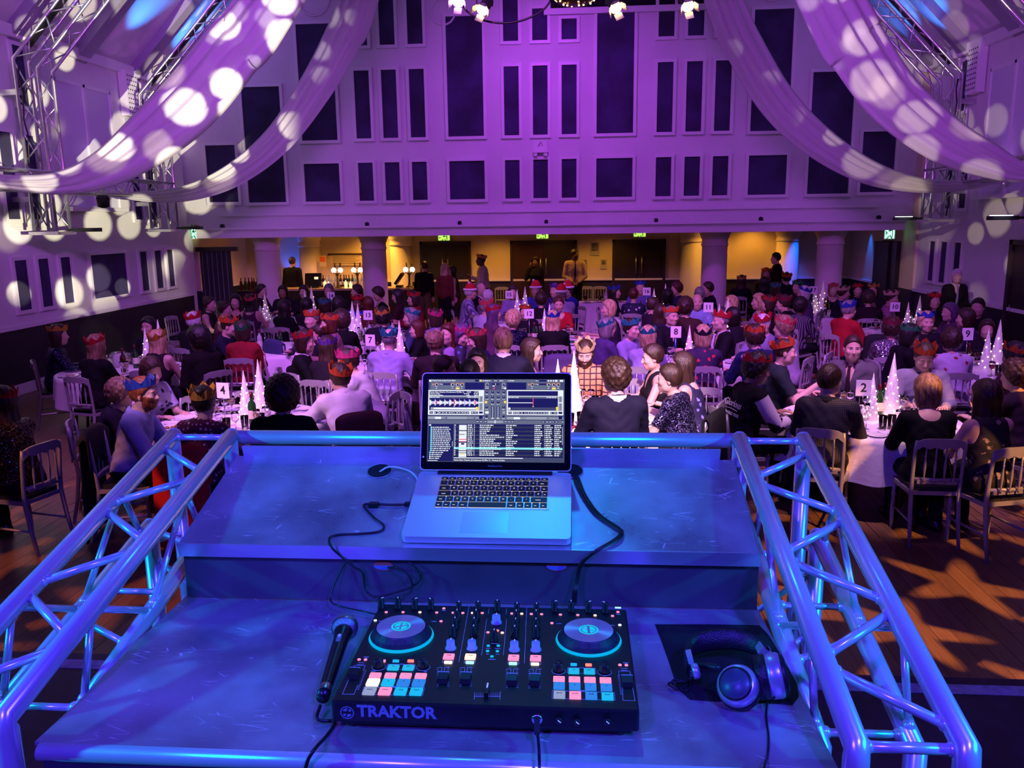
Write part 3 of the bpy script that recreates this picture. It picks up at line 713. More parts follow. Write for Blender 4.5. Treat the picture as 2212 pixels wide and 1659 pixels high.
# side trusses: sloping box of four chords with front and rear legs
for sd, xi, xo in ((-1, -.905, -1.062), (1, .415, .572)):
    ang = math.atan2(.22, .93); dy, dz = math.sin(ang) * .157, -math.cos(ang) * .157
    U0, U1 = (1.12, 1.835), (2.05, 2.055)
    Lf, Lr = (1.285, 1.835 + .165 * math.tan(ang) + dz), (1.885, 1.835 + .765 * math.tan(ang) + dz)
    up = {}; lo = {}
    for k, x in (('i', xi), ('o', xo)):
        MB().tube([(x, U0[0], .95), (x, U0[0], U0[1] - .02), (x, *U0), (x, *U1)], .0195, 14).build('upper_chord', TUBE, BT)
        MB().tube([(x, U1[0] - .01, U1[1] - .012), (x, U1[0], .95)], .0195, 14).build('rear_leg', TUBE, BT)
        MB().tube([(x, Lf[0], .95), (x, *Lf), (x, *Lr)], .0195, 14).build('lower_chord', TUBE, BT)
        MB().tube([(x, *Lr), (x, Lr[0], .95)], .0195, 14).build('inner_leg', TUBE, BT)
        for q_ in (U1, Lr): MB().ell((x, *q_), (.0198, .0198, .0198)).build('end_cap', TUBE, BT)
    def ypt(f, k): # fraction f along the slope, upper (k=0) or lower chord (k=1)
        y = 1.13 + f * .91; z = 1.835 + (y - 1.12) * math.tan(ang)
        if k: y2 = 1.285 + f * .6; return (y2, 1.835 + (y2 - 1.12) * math.tan(ang) + dz)
        return (y, z)
    def brace(A, B, r=.0088):
        br = MB().tube([A, B], r, 8).build('brace', TUBE, BT)
        for a, b_ in ((A, B), (B, A)):
            d = (Vector(b_) - Vector(a)).normalized(); mk('weld_bead', WELD, br, Vector(a) + d * .016)
    # top face zig-zag with straight rungs at the ends
    n = 6; fr = [.02 + .93 * i / n for i in range(n + 1)]
    for i in range(n):
        a, b_ = (xo, xi) if i % 2 == 0 else (xi, xo)
        if i < 1: continue
        brace((a, *ypt(fr[i] + .012, 0)), (b_, *ypt(fr[i + 1] - .012, 0)))
    brace((xi, 2.04, 2.052), (xo, 2.04, 2.052)); brace((xi, 1.13, 1.83), (xo, 1.13, 1.83))
    brace((xo, *ypt(.03, 0)), (xi, *ypt(fr[1] - .012, 0)))
    # outer and inner faces
    for x in (xo, xi):
        for i in range(4):
            f0, f1 = .05 + i * .22, .05 + (i + 1) * .22
            A = (x, *ypt(f0 if i % 2 else f1, 0)); B = (x, *ypt(f1 if i % 2 else f0, 1))
            brace(A, B, .0072)
    # bottom rungs
    for i in range(4):
        f0 = .05 + i * .27; brace((xi, *ypt(f0, 1)), (xo, *ypt(f0 + (.13 if i % 2 else .0), 1)), .0072)
    # rear leg lacing
    for i in range(5):
        z0 = 1.78 - i * .16
        brace((xo, 2.05, z0), (xo, 1.885, z0 - .12 if i % 2 else z0 + .04), .007); brace((xo, 1.885, z0), (xi, 1.885, z0 - .13), .007)
MB().tube([(-.90, 2.07, 2.045), (.41, 2.07, 2.045)], .019, 14).build('rear_rail', TUBE, BT)
# upper shelf, sloping towards the operator
SA = rad(16.7); S0 = Vector((0, 1.645, 1.918)); SY = Vector((0, math.cos(SA), math.sin(SA))); SN = Vector((0, -math.sin(SA), math.cos(SA)))
def shelf_pt(px, py, h=0.0):
    d = CR * ((px - CX) / F_PX) - CU * ((py - CY) / F_PX) + CF; o = Vector((0, 0, HC))
    t = (S0 + SN * h - o).dot(SN) / d.dot(SN); return o + d * t
SM = frame_M(S0, (1, 0, 0), SY)
m = MB(); m.M = SM
hole = lambda cx, cy, r: [(cx + r * math.cos(-a * math.pi / 8), cy + r * math.sin(-a * math.pi / 8)) for a in range(16)]
m.bx(BX0 + .01, BX1 - .01, 0, .352, -.004, 0); sh = m.build('upper_shelf', SHEET, BT)
m = MB(); m.M = SM; m.bx(BX0 + .005, BX1 - .012, -.003, .0, -.034, .001); m.build('shelf_lip', mat('steel_edge', (.5, .5, .54), .3, .7), sh)
m = MB(); m.M = SM; m.bx(BX0 + .03, BX1 - .045, .348, .352, 0, .032); m.build('back_upstand', mat('steel_edge'), sh)
for px in (637, 1387):
    q = shelf_pt(px, 972, .012); MB().lathe([(.006, 0), (.006, .002)], 10, (0, 0, 0)).build('screw_head', STEEL, sh, loc=q + Vector((0, -.012, 0)), rot=(rad(90), 0, 0))
for hx, hy in ((820, 1018), (1232, 1018)):
    q = shelf_pt(hx, hy, .001); m = MB(); m.M = frame_M(q, (1, 0, 0), SY); m.lathe([(.030, 0), (.030, .0015)], 24).build('cable_hole', mat('black_void'), sh)
    m = MB(); m.M = frame_M(q, (1, 0, 0), SY); m.flag = True; m.tube([(.0305 * math.cos(a * math.pi / 12), .0305 * math.sin(a * math.pi / 12), .0015) for a in range(25)], .0012, 5).build('hole_rim', mat('steel_edge'), sh)
# riser face under the upper shelf
fc = MB().bx(BX0 + .008, BX1 - .012, 1.665, 1.672, 1.782, 1.917).build('riser_face', DARKS, BT)
for px, pyy in ((828, 1222), (1202, 1223)):
    q = at(px, pyy, Y=1.664)
    m = MB(); m.M = frame_M(q, (1, 0, 0), (0, 0, 1)); n = 20
    m.prism([(.022 * math.cos(2 * math.pi * i / n), .0115 * math.sin(2 * math.pi * i / n)) for i in range(n)], 0, .0012); m.build('cable_port', mat('port_red', (.42, .06, .05), .7), fc)  # port face in plain dull red
    m = MB(); m.M = frame_M(q, (1, 0, 0), (0, 0, 1)); m.prism([(.021 * math.cos(math.pi + math.pi * i / 10), .0008 + .010 * math.sin(math.pi + math.pi * i / 10)) for i in range(11)], .0012, .002); m.build('port_lower_half', mat('port_blue', (.10, .14, .35), .5), fc)
# lower deck with rolled front edge
m = MB(); m.M = None
deck = MB().prism([(BX0, 1.14), (BX1, 1.14), (BX1 - .002, 1.2), (BX1 - .004, 1.5), (BX1 - .01, 1.70), (BX0 + .002, 1.70), (BX0 - .004, 1.45), (BX0 + .003, 1.25)], 1.774, 1.78).build('lower_deck', SHEET, BT)
b = MB(); b.flag = True
b.tube([(BX0 + .01, 1.137, 1.766), (BX1 - .0, 1.137, 1.766)], .0145, 16); b.build('rolled_front_edge', TUBE, deck)
MB().bx(BX0 + .02, BX1 - .02, 1.128, 1.134, 1.70, 1.762).build('front_apron', DARKS, deck)

# ---------------------------------------------------------------- laptop
LPM = frame_M(S0 + SY * .010 + SN * .004 + Vector((-.372, 0, 0)), (1, 0, 0), SY)
LW, LD, LT = .3644, .2490, .0165
LAP = thing('laptop', 'open silver laptop showing mixing software on the upper booth shelf', 'laptop')
SILV = mat('anodised_aluminium', (.66, .67, .70), .38, .6)
m = MB(); m.M = LPM; m.rrect(LW / 2, LD / 2, LW, LD, .012, 0, LT, 5); base = m.build('base', SILV, LAP)
kx0, kx1, ky0, ky1 = .056, LW - .052, .104, .226
m = MB(); m.M = LPM; m.rrect((kx0 + kx1) / 2, (ky0 + ky1) / 2, kx1 - kx0, ky1 - ky0, .003, LT, LT + .0002, 2); m.build('key_well', SILV, base)
m = MB(); m.M = LPM
m.bx(kx0 - .0035, kx1 + .0035, ky0 - .0035, ky0, LT, LT + .0010).bx(kx0 - .0035, kx1 + .0035, ky1, ky1 + .0035, LT, LT + .0010).bx(kx0 - .0035, kx0, ky0, ky1, LT, LT + .001).bx(kx1, kx1 + .0035, ky0, ky1, LT, LT + .001)
m.build('key_well_rim', SILV, base)
m = MB(); m.M = LPM; m.rrect(LW / 2 - .006, .052, .104, .074, .002, LT, LT + .0003, 2); m.build('trackpad', mat('trackpad_aluminium', (.55, .56, .60), .3, .6), base)
m = MB(); m.M = LPM; m.bx(.045, LW - .045, .236, .249, LT, LT + .0035); m.build('hinge_bar', mat('black_hinge', (.01, .01, .012), .4), base)
KEYM = mat('black_key', (.010, .010, .014), .45); LEG = glow('key_legend', (.75, .78, 1.0), .8)
rows = [('esc f1 f2 f3 f4 f5 f6 f7 f8 f9 fa fb fc pw'.split(), [1] * 14, .55), ('` 1 2 3 4 5 6 7 8 9 0 - = del'.split(), [1] * 13 + [1.5], 1),
        ('tab Q W E R T Y U I O P [ ] ret'.split(), [1.5] + [1] * 12 + [1.0], 1), ("caps A S D F G H J K L ; ' # en".split(), [1.75] + [1] * 12 + [.75], 1),
        ('shift ~ Z X C V B N M , . / shift'.split(), [1.25] + [1] * 11 + [2.25], 1), ('fn ctrl alt cmd space cmd alt < ^ >'.split(), [1, 1, 1, 1.25, 5, 1.25, 1, 1, 1, 1], 1)]
U = (kx1 - kx0 - .002) / 14.5; kh = .02135; kcache = {}; lg = MB(); lg.M = LPM; kg = MB(); kg.M = LPM
y = ky1 - .001
for names, ws, hh in rows:
    h = kh * (1 if hh == 1 else .62); y -= h; x = kx0 + .001; tot = sum(ws); sc = 14.5 / tot
    for nm, w in zip(names, ws):
        w_ = U * w * sc
        key = (round(w_, 4), round(h, 4))
        if key not in kcache: kcache[key] = MB().rrect(0, 0, w_ - .0030, h - .0030, .0016, 0, .0012, 2).mesh('key', KEYM)
        o = mk('key', kcache[key], base); o.matrix_local = LPM @ Matrix.Translation((x + w_ / 2, y + h / 2, LT + .0008))
        if len(nm) == 1 and nm not in '<>^': letter(lg, nm, .0062, Matrix.Translation((x + w_ / 2, y + h / 2, LT + .0022)), .0001, bold=.0001)
        elif nm == 'space': pass
        else: lg.bx(x + w_ * .3, x + w_ * .6, y + h * .35, y + h * .45, LT + .0021, LT + .0022)
        kg.bx(x + .002, x + w_ - .002, y - .0002, y + .0014, LT + .0002, LT + .0005)
        x += w_
kg.build('key_backlight', glow('key_backlight', (1.0, .82, .60), 1.0), base, kind='stuff')
lg.build('key_legends', LEG, base, kind='stuff')
# lid
HG = LPM @ Vector((0, .247, LT)); topv = Vector((0, 1.957, 2.222)) - Vector((0, HG.y, HG.z)); LY = topv.normalized(); LH = .2375
LM = frame_M(HG + LY * .004, (1, 0, 0), LY)     # z axis faces the operator
m = MB(); m.M = LM; m.rrect(LW / 2, LH / 2, LW, LH, .010, -.0065, 0, 5); lid = m.build('lid', SILV, LAP)
m = MB(); m.M = LM; m.rrect(LW / 2, LH / 2, LW - .004, LH - .004, .009, 0, .0008, 5); m.build('bezel', mat('black_glass_bezel', (.003, .003, .005), .12), lid)
sx0, sx1, sy0, sy1 = .0165, LW - .0165, .0205, LH - .0165
UI = {}
def ui(col, x0, y0, x1, y1, z=1):
    """rectangle in screen units (x 265..1970, y 205..1275 read off the photo)"""
    f = lambda X: sx0 + (sx1 - sx0) * (X - 265) / 1705.; g_ = lambda Y: sy1 - (sy1 - sy0) * (Y - 205) / 1070.
    mb = UI.setdefault((col, z), MB()); mb.M = LM
    zz = .0010 + z * .00012
    mb.quad((f(x0), g_(y1), zz), (f(x1), g_(y1), zz), (f(x1), g_(y0), zz), (f(x0), g_(y0), zz))
def uit(col, s, x, y, h, align='LEFT'):
    f = sx0 + (sx1 - sx0) * (x - 265) / 1705.; g_ = sy1 - (sy1 - sy0) * (y - 205) / 1070.
    mb = UI.setdefault((col, 4), MB()); mb.M = None
    letter(mb, s, h * (sy1 - sy0) / 1070. * 1.35, LM @ Matrix.Translation((f, g_, .0010 + 4 * .00012)), 0, align, .00010)
W_, G1, G2, G3, K_, YE, RE, CY_, OR = 'w', 'g1', 'g2', 'g3', 'k', 'ye', 're', 'cy', 'or'
UIC = {W_: ((.86, .90, .86), 1.0), G1: ((.055, .065, .062), 1), G2: ((.13, .15, .14), 1), G3: ((.32, .36, .34), 1), K_: ((.006, .007, .012), 1), YE: ((1, .72, .03), 1), RE: ((.85, .05, .06), 1), CY_: ((.25, .85, .82), 1), OR: ((1, .40, .02), 1), 'pk': ((.8, .5, .9), 1), 'bl': ((.25, .3, .9), 1)}
rn = random.Random(11)
def words(x0, x1, y, h, col=W_, fill=1.0):
    x = x0; end = x0 + (x1 - x0) * fill
    while x < end - 6:
        w = rn.uniform(8, 34); w = min(w, end - x); ui(col, x, y - h / 2, x + w, y + h / 2, 3); x += w + rn.uniform(5, 9)
ui(G1, 265, 205, 1970, 1275, 0); ui(G2, 265, 205, 1970, 243); ui(K_, 850, 210, 900, 236, 2)
ui(W_, 270, 212, 300, 238, 2); uit(W_, 'TRAKTOR SCRATCH PRO', 306, 224, 20)
ui(YE, 908, 212, 934, 234, 2)
for x in (945, 1000, 1160): words(x, x + 52, 224, 10)
ui(K_, 1072, 212, 1142, 236, 2); uit(W_, '22:36', 1108, 224, 16, 'CENTER'); ui(K_, 1600, 210, 1745, 236, 2); uit(W_, 'Mixer', 1606, 224, 15)
for x in (1770, 1800, 1832): ui(W_, x - 9, 214, x + 9, 234, 2)
ui(W_, 1852, 212, 1880, 236, 2); ui(W_, 1910, 212, 1950, 236, 2); words(1265, 1340, 224, 10)
for dx in (0, 1203):
    ui(G2, 290 + dx, 248, 720 + dx * .995, 338); ui(K_, 400 + dx, 258, 540 + dx, 280, 2); uit(W_, 'Delay', 404 + dx, 269, 14)
    for x in (365, 568, 631, 687):
        for a in range(9):
            t = rad(-130 + a * 28); ui(OR if a > 1 else W_, x + dx + 17 * math.sin(t) - 4, 272 - 17 * math.cos(t) - 4, x + dx + 17 * math.sin(t) + 4, 272 - 17 * math.cos(t) + 4, 3)
        ui(K_, x + dx - 10, 264, x + dx + 10, 284, 2); ui(W_, x + dx - 14, 298, x + dx + 14, 303, 2); ui(G1, x + dx - 18, 312, x + dx + 18, 332, 2); words(x + dx - 13, x + dx + 13, 322, 7)
    ui(YE, 610 + dx, 312, 657 + dx, 336, 3); ui(OR, 315 + dx, 262, 326 + dx, 284, 2)
ui(K_, 728, 248, 966, 336); ui(K_, 1255, 248, 1495, 336)
# mixer strip
ui(G2, 975, 345, 1248, 735)
for x in (1003, 1210):
    for a in range(9):
        t = rad(-130 + a * 28); ui(W_, x + 19 * math.sin(t) - 3, 272 - 19 * math.cos(t) - 3, x + 19 * math.sin(t) + 3, 272 - 19 * math.cos(t) + 3, 2)
    words(x - 24, x + 24, 302, 7); words(x - 24, x + 20, 322, 9)
ui(RE, 1078, 312, 1100, 334, 2); ui(W_, 1220, 312, 1242, 334, 2); ui(W_, 1070, 286, 1100, 298, 2); ui(K_, 1066, 258, 1156, 278, 2); ui(W_, 1106, 256, 1112, 280, 3)
for i, x in enumerate((1003, 1075, 1145, 1215)):
    for y_ in (375, 440, 505) if i in (1, 2) else (375, 440, 570):
        ui(K_, x - 16, y_ - 18, x + 16, y_ + 14, 2); ui(W_, x - 2, y_ - 16, x + 2, y_ - 2, 3); words(x - 18, x + 18, y_ + 24, 7)
ui(YE, 978, 488, 1008, 518, 3); ui(YE, 1217, 486, 1245, 516, 3)
ui(W_, 985, 620, 1028, 652, 3); ui(G3, 1200, 620, 1235, 652, 3)
for x in (1078, 1145): ui(K_, x - 18, 556, x + 18, 715, 2); ui(G3, x - 8, 560, x + 8, 705, 3); ui(W_, x - 18, 706, x + 18, 716, 3)
for x in (1003, 1215): ui(K_, x - 14, 675, x + 14, 700, 2); words(x - 16, x + 16, 715, 8)
# decks
for dx, live in ((0, True), (987, False)):
    ui(W_, 265 + dx, 345, 968 + dx, 670, 1); ui(K_, 280 + dx, 358, 900 + dx, 420, 2); ui(K_, 280 + dx, 452, 900 + dx, 610, 2); ui(G2, 280 + dx, 428, 900 + dx, 452, 2); words(285 + dx, 420 + dx, 441, 10); words(760 + dx, 890 + dx, 441, 10)
    ui(G3, 906 + dx, 425, 955 + dx, 615, 2); ui(K_, 928 + dx, 432, 934 + dx, 600, 3); ui(W_, 908 + dx, 500, 952 + dx, 516, 3)
    for k, x in enumerate((285, 345, 395, 440, 480, 520, 553, 586, 620, 653, 686, 720, 753, 805, 850)):
        ui(K_, x + dx, 626, x + 44 + dx - (12 if 5 < k < 13 else 0), 656, 2); words(x + 6 + dx, x + 34 + dx - (10 if 5 < k < 13 else 0), 641, 10)
    ui(K_, 908 + dx, 625, 955 + dx, 652, 2); ui(G3, 265 + dx, 690, 968 + dx, 726, 1); ui(W_, 355 + dx, 696, 432 + dx, 724, 3)
    for x in (445, 480, 760, 795, 830, 865): ui(K_, x + dx, 698, x + 26 + dx, 722, 2); words(x + 5 + dx, x + 22 + dx, 710, 9)
    ui(K_, 908 + dx, 680, 955 + dx, 722, 2)
uit(W_, 'Pacha Ibiza Classics (Continuous DJ Mix 1)', 286, 373, 19); uit(W_, 'Various Artists', 286, 394, 16); uit(W_, 'Pacha Ibiza Classics', 286, 414, 16)
uit(W_, '-76:20', 745, 373, 17); uit(W_, '127.95', 838, 373, 17); words(715, 780, 394, 10); words(838, 890, 394, 10); words(745, 785, 414, 10); words(845, 890, 414, 10)
x = 283
while x < 897:
    ph = ((x - 283) % 62) / 62.; h = 10 + 34 * max(0, 1 - ph * 2.2) * rn.uniform(.6, 1) + rn.uniform(0, 12)
    ui(W_ if rn.random() < .72 else ('pk' if rn.random() < .6 else 'bl'), x, 511 - h, x + 3.4, 511 + h, 3); x += 3.4
for x in (360, 590, 850): ui(RE, x, 490, x + 14, 530, 4)
ui(RE, 588, 455, 596, 565, 4); ui(W_, 335, 574, 872, 602, 3); ui(YE, 868, 566, 898, 608, 4); ui(W_, 588, 552, 600, 566, 4)
for x in range(300, 335, 9): ui(W_, x, 572, x + 4, 606, 3)
ui(W_, 1270, 505, 1575, 514, 3); ui(RE, 1576, 452, 1586, 560, 4); ui(YE, 1574, 552, 1588, 564, 5); ui(YE, 1864, 562, 1892, 606, 4); ui(G1, 1310, 570, 1858, 602, 3); ui(W_, 1272, 572, 1300, 602, 4)
# transport strip and browser
ui(G2, 265, 738, 1970, 785); ui(G3, 1015, 745, 1208, 770, 2); ui(W_, 1104, 738, 1116, 776, 3)
for x in (880, 925, 980, 1232, 1275, 1318, 1705, 1745, 1785, 1825, 1865, 1935): ui(K_, x - 5, 742, x + 25, 770, 2); words(x, x + 20, 756, 10)
ui(K_, 278, 790, 590, 1265, 2); ui(K_, 600, 790, 1950, 1215, 2); ui(W_, 282, 795, 310, 812, 3)
y_ = 832; nlist = 0
while y_ < 1250:
    if nlist < 13: ui(CY_, 304, y_ - 9, 326, y_ + 9, 3); words(334, 565, y_, 12, fill=rn.uniform(.85, 1))
    else: ui(CY_ if nlist < 15 else W_, 294, y_ - 8, 314, y_ + 8, 3); words(322, 500, y_, 12, fill=rn.uniform(.4, 1))
    y_ += 25; nlist += 1
ui(W_, 280, 1256, 400, 1264, 3); ui(G3, 576, 1010, 586, 1080, 3)
for k in range(16):
    y_ = 803 + k * 25.5
    if k == 12: ui(CY_, 602, y_ - 22, 1945, y_ + 2, 3)
    if k % 2: ui(G1, 602, y_ - 12, 1948, y_ + 12, 2)
    for a, b_, f in ((604, 625, .8), (770, 835, 1), (848, 858, 1), (920, 1235, rn.uniform(.25, 1)), (1248, 1510, rn.uniform(.25, .55)), (1600, 1608, 1), (1614, 1710, rn.uniform(.5, 1)), (1722, 1730, 1), (1738, 1832, rn.uniform(.7, .95)), (1846, 1945, rn.uniform(.6, 1))):
        words(a, b_, y_, 13, fill=f)
for y0, y1, c in ((800, 868, W_), (880, 1018, W_), (1030, 1125, W_), (1135, 1212, W_)): ui(c, 662, y0, 757, y1, 3)
ui(RE, 664, 980, 755, 990, 4); ui(RE, 664, 1010, 755, 1018, 4); ui(K_, 690, 1034, 730, 1054, 4); ui(G3, 664, 915, 735, 930, 4); ui(G3, 664, 1150, 757, 1165, 4); ui(YE, 690, 1168, 735, 1180, 4)
ui(W_, 602, 1218, 1460, 1228, 3); ui(G3, 1940, 820, 1950, 1050, 3); uit(W_, 'Pacha Ibiza Classics (Continuous DJ Mix 1) - Various Artists', 604, 1252, 20)
scr = None
for (c, z), mb in sorted(UI.items(), key=lambda k: k[0][1]):
    o = mb.build('screen_image', glow('screen_' + c, *UIC[c]), lid, kind='stuff')
m = MB(); letter(m, 'MacBook Pro', .0062, LM @ Matrix.Translation((LW / 2, .011, .0010)), 0); m.build('bezel_lettering', mat('grey_lettering', (.16, .16, .18), .5), lid)
m = MB(); m.M = LM; m.lathe([(.0022, .0010), (.0022, .0016)], 10, (.008, .032, 0)); m.build('white_sticker_dot', mat('white_dot', (.8, .8, .8), .5), lid)

# ---------------------------------------------------------------- cables on the booth
def cable(label, pts, r, m, n=8, plugs=()):
    t = thing('cable', label, 'cable'); MB().tube(catmull([Vector(p) for p in pts], n), r, 7).build('lead', m, t)
    for nm, a, b_, s_, mm in plugs:
        a, b_ = Vector(a), Vector(b_); d = b_ - a; q = d.to_track_quat('X', 'Z').to_matrix()
        MB().box((a + b_) / 2, (d.length, s_[0], s_[1]), q).build(nm, mm, t)
    return t
WCAB = mat('white_cable', (.62, .64, .68), .4); BCAB = mat('black_cable', (.008, .008, .010), .35)
sp_ = shelf_pt
cable('white laptop power lead looping out of the hole in the upper shelf', [sp_(812, 1022, -.03), sp_(822, 1018, .004), sp_(838, 1009, .014), sp_(860, 1010, .012), sp_(885, 1018, .008), sp_(900, 1032, .007), sp_(902, 1046, .008)], .0022, WCAB,
      plugs=[('plug', sp_(904, 1036, .009), sp_(900, 1050, .009), (.006, .005), WCAB)])
cable('black usb lead snaking from the side of the laptop over the shelf edge', [sp_(893, 1088, .006), sp_(865, 1090, .005), sp_(835, 1090, .005), sp_(800, 1088, .005), sp_(786, 1093, .003), sp_(808, 1118, .003), sp_(829, 1135, .003), sp_(820, 1148, .003), sp_(780, 1153, .003), sp_(735, 1155, .003), sp_(712, 1162, .004), sp_(716, 1182, .006), at(735, 1200, Y=1.648), at(765, 1225, Y=1.652), at(783, 1236, Y=1.656), at(788, 1265, Y=1.655), at(795, 1282, Y=1.65), at(815, 1289, Y=1.645), at(860, 1278, Y=1.645), at(892, 1265, Y=1.65), at(909, 1248, Y=1.655), at(898, 1225, Y=1.658), at(850, 1194, Y=1.66)], .0026, BCAB,
      plugs=[('usb_plug', sp_(896, 1088, .006), sp_(874, 1089, .006), (.014, .007), BCAB), ('usb_joint', sp_(818, 1090, .006), sp_(797, 1090, .006), (.016, .009), BCAB)])
cable('thin black lead looping out of the first cable port down to the controller', [at(838, 1226, Y=1.663), at(858, 1226, Y=1.645), at(880, 1238, Y=1.64), at(890, 1262, Y=1.64), at(884, 1280, Y=1.635), at(868, 1296, Y=1.62)], .0024, BCAB)
cable('faint grey lead hanging across the first cable port', [at(748, 1214, Y=1.663), at(735, 1235, Y=1.655), at(720, 1270, Y=1.645), at(714, 1296, Y=1.63), at(730, 1308, Y=1.6), at(790, 1322, Y=1.575), at(815, 1328, Y=1.55)], .0018, BCAB)
for k, dx in enumerate((0, 5, 10)):
    cable(['nearest of the three black leads running beside the laptop to the controller', 'middle of the three black leads running beside the laptop to the controller', 'outermost of the three black leads running beside the laptop to the controller'][k],
          [sp_(1238 + dx * .3, 1024, -.02), sp_(1240 + dx, 1032, .005), sp_(1256 + dx, 1070, .004), sp_(1285 + dx, 1110, .004), sp_(1325 + dx, 1138, .004), sp_(1340 + dx * .6, 1150, .005), sp_(1325 + dx, 1166, .007), at(1285 + dx * .6, 1190, Y=1.64), at(1255 + dx * .6, 1215, Y=1.645), at(1245 + dx * .6, 1245, Y=1.645), at(1238 + dx * .8, 1280, Y=1.63), at(1236 + dx * .8, 1305, Y=1.58)], .0021, BCAB)

# ---------------------------------------------------------------- dj controller
CZ = 1.833; CO = Vector((-.398, 1.198, 1.7805)); CWd, CDp, CHt = .502, .352, CZ - 1.7805
CT = thing('dj_controller', 'black four channel dj controller with lit pads on the lower booth deck', 'dj controller', CO)
CB = mat('controller_black', (.006, .006, .009), .42, noise=.3, nscale=50)
b = MB(); b.bx(0, CWd, 0, CDp, .014, CHt); body = b.build('body', CB, CT)
bv = body.modifiers.new('edge', 'BEVEL'); bv.width = .004; bv.segments = 2
MB().bx(.012, CWd - .012, .012, CDp - .012, .004, .014).build('under_tray', BLK, CT)
for x in (.03, CWd - .03, CWd * .68):
    MB().lathe([(.008, -.0), (.008, .004)], 12, (x, .02, 0)).build('rubber_foot', BLK, CT)
def cl(c, X, Y, h=0.0):
    """crop coordinates (photo enlarged 6.144 times) to the controller top, height h above it"""
    return at((700 if c == 1 else 1050) + X / 6.144, 1280 + Y / 6.144, Z=CZ + h) - CO
PRI = mat('pale_print', (.55, .58, .62), .5); prt = MB()
def pline(c, *pts, w=.0006):
    for (a, b_), (x, y) in zip(pts, pts[1:]):
        A = cl(c, a, b_); B = cl(c, x, y); d = (B - A); q = d.to_track_quat('X', 'Z').to_matrix()
        prt.box((A + B) / 2 + Vector((0, 0, .0001)), (d.length, w, .0003), q)
def pring(c, x, y, r, h=0):
    p = cl(c, x, y, h); prt.tube([(p.x + r * math.cos(a * math.pi / 12), p.y + r * math.sin(a * math.pi / 12), CHt + .0003) for a in range(25)], .0004, 4)
def ptext(c, s, x, y, size, mb=None, h=.0004, align='CENTER', bold=.00008):
    p = cl(c, x, y); letter(mb or prt, s, size, Matrix.Translation((p.x, p.y, CHt + h)), .0001, align, bold)
LIT = {'pink': ('#ff8fc4', 1.15), 'red': ('#ff6a58', 2.16), 'cyan': ('#18b8f4', 1.01), 'blue': ('#2f86f0', 0.94), 'cream': ('#fff0d8', 1.55), 'grey': ('#a9b6e6', 0.74), 'white': ('#f4f4ff', 1.49), 'hot': ('#ffb9a8', 2.03), 'teal': ('#22bdf0', 0.94), 'ice': ('#9fe8ff', 1.62)}
lit = lambda k: glow('lit_' + k, lin(LIT[k][0]), LIT[k][1])
padm = {}
legend = MB()
def pad(c, X, Y, w, hgt, col, txt=None, name='pad', ts=.0042):
    p = cl(c, X, Y, .003); ww = w / 6.144 * 1.5 / 1780 ; k = (round(w), round(hgt), col)
    dep = abs((cl(c, X, Y - hgt / 2, .003) - cl(c, X, Y + hgt / 2, .003)).y); wid = abs((cl(c, X + w / 2, Y, .003) - cl(c, X - w / 2, Y, .003)).x)
    if k not in padm: padm[k] = MB().rrect(0, 0, wid, dep, .0015, 0, .003, 2).mesh(name, lit(col))
    o = mk(name, padm[k], CT, (p.x, p.y, CHt))
    if txt: letter(legend, txt, ts, Matrix.Translation((p.x, p.y + dep * .12, CHt + .0033)), .0001, 'CENTER', .0001)
    return o
ledm = {}
def led(c, X, Y, col, r=.0032):
    p = cl(c, X, Y, .001)
    if (col, r) not in ledm: ledm[(col, r)] = MB().lathe([(r, 0), (r, .0012), (r * .6, .0018)], 12).mesh('led_button', lit(col))
    mk('led_button', ledm[(col, r)], CT, (p.x, p.y, CHt))
KB = mat('knob_black', (.008, .008, .010), .35); KG = mat('knob_grey', (.34, .36, .42), .45); WM = mat('white_mark', (.8, .85, .9), .4, emit=(.5, .6, .8), estr=.35)
def knob_parts(h, r, m, skirt=1.25):
    b = MB(); n = 20; pr = [(r * skirt, 0), (r * skirt, .0025), (r, .005), (r * .97, h - .001), (r * .85, h)]
    b.flag = True; b.lathe(pr, n); me = b.mesh('knob', m)
    b2 = MB(); b2.bx(-.0007, .0007, r * .15, r * .95, h, h + .0004).bx(-.0007, .0007, r * .88, r * 1.02, h * .75, h + .0003)
    return me, b2.mesh('pointer', WM)
KN = {'tall': knob_parts(.021, .0062, KB), 'short': knob_parts(.015, .0058, KB), 'grey': knob_parts(.017, .0098 * .82, KG, 1.3), 'loop': knob_parts(.016, .0088, KB, 1.1), 'enc': knob_parts(.017, .0085, KG, 1.25)}
def knob(c, X, Y, kind, ang=0):
    p = cl(c, X, Y); o = mk('knob', KN[kind][0], CT, (p.x, p.y, CHt), (0, 0, rad(ang)))
    if kind not in ('loop',): mk('pointer', KN[kind][1], o)
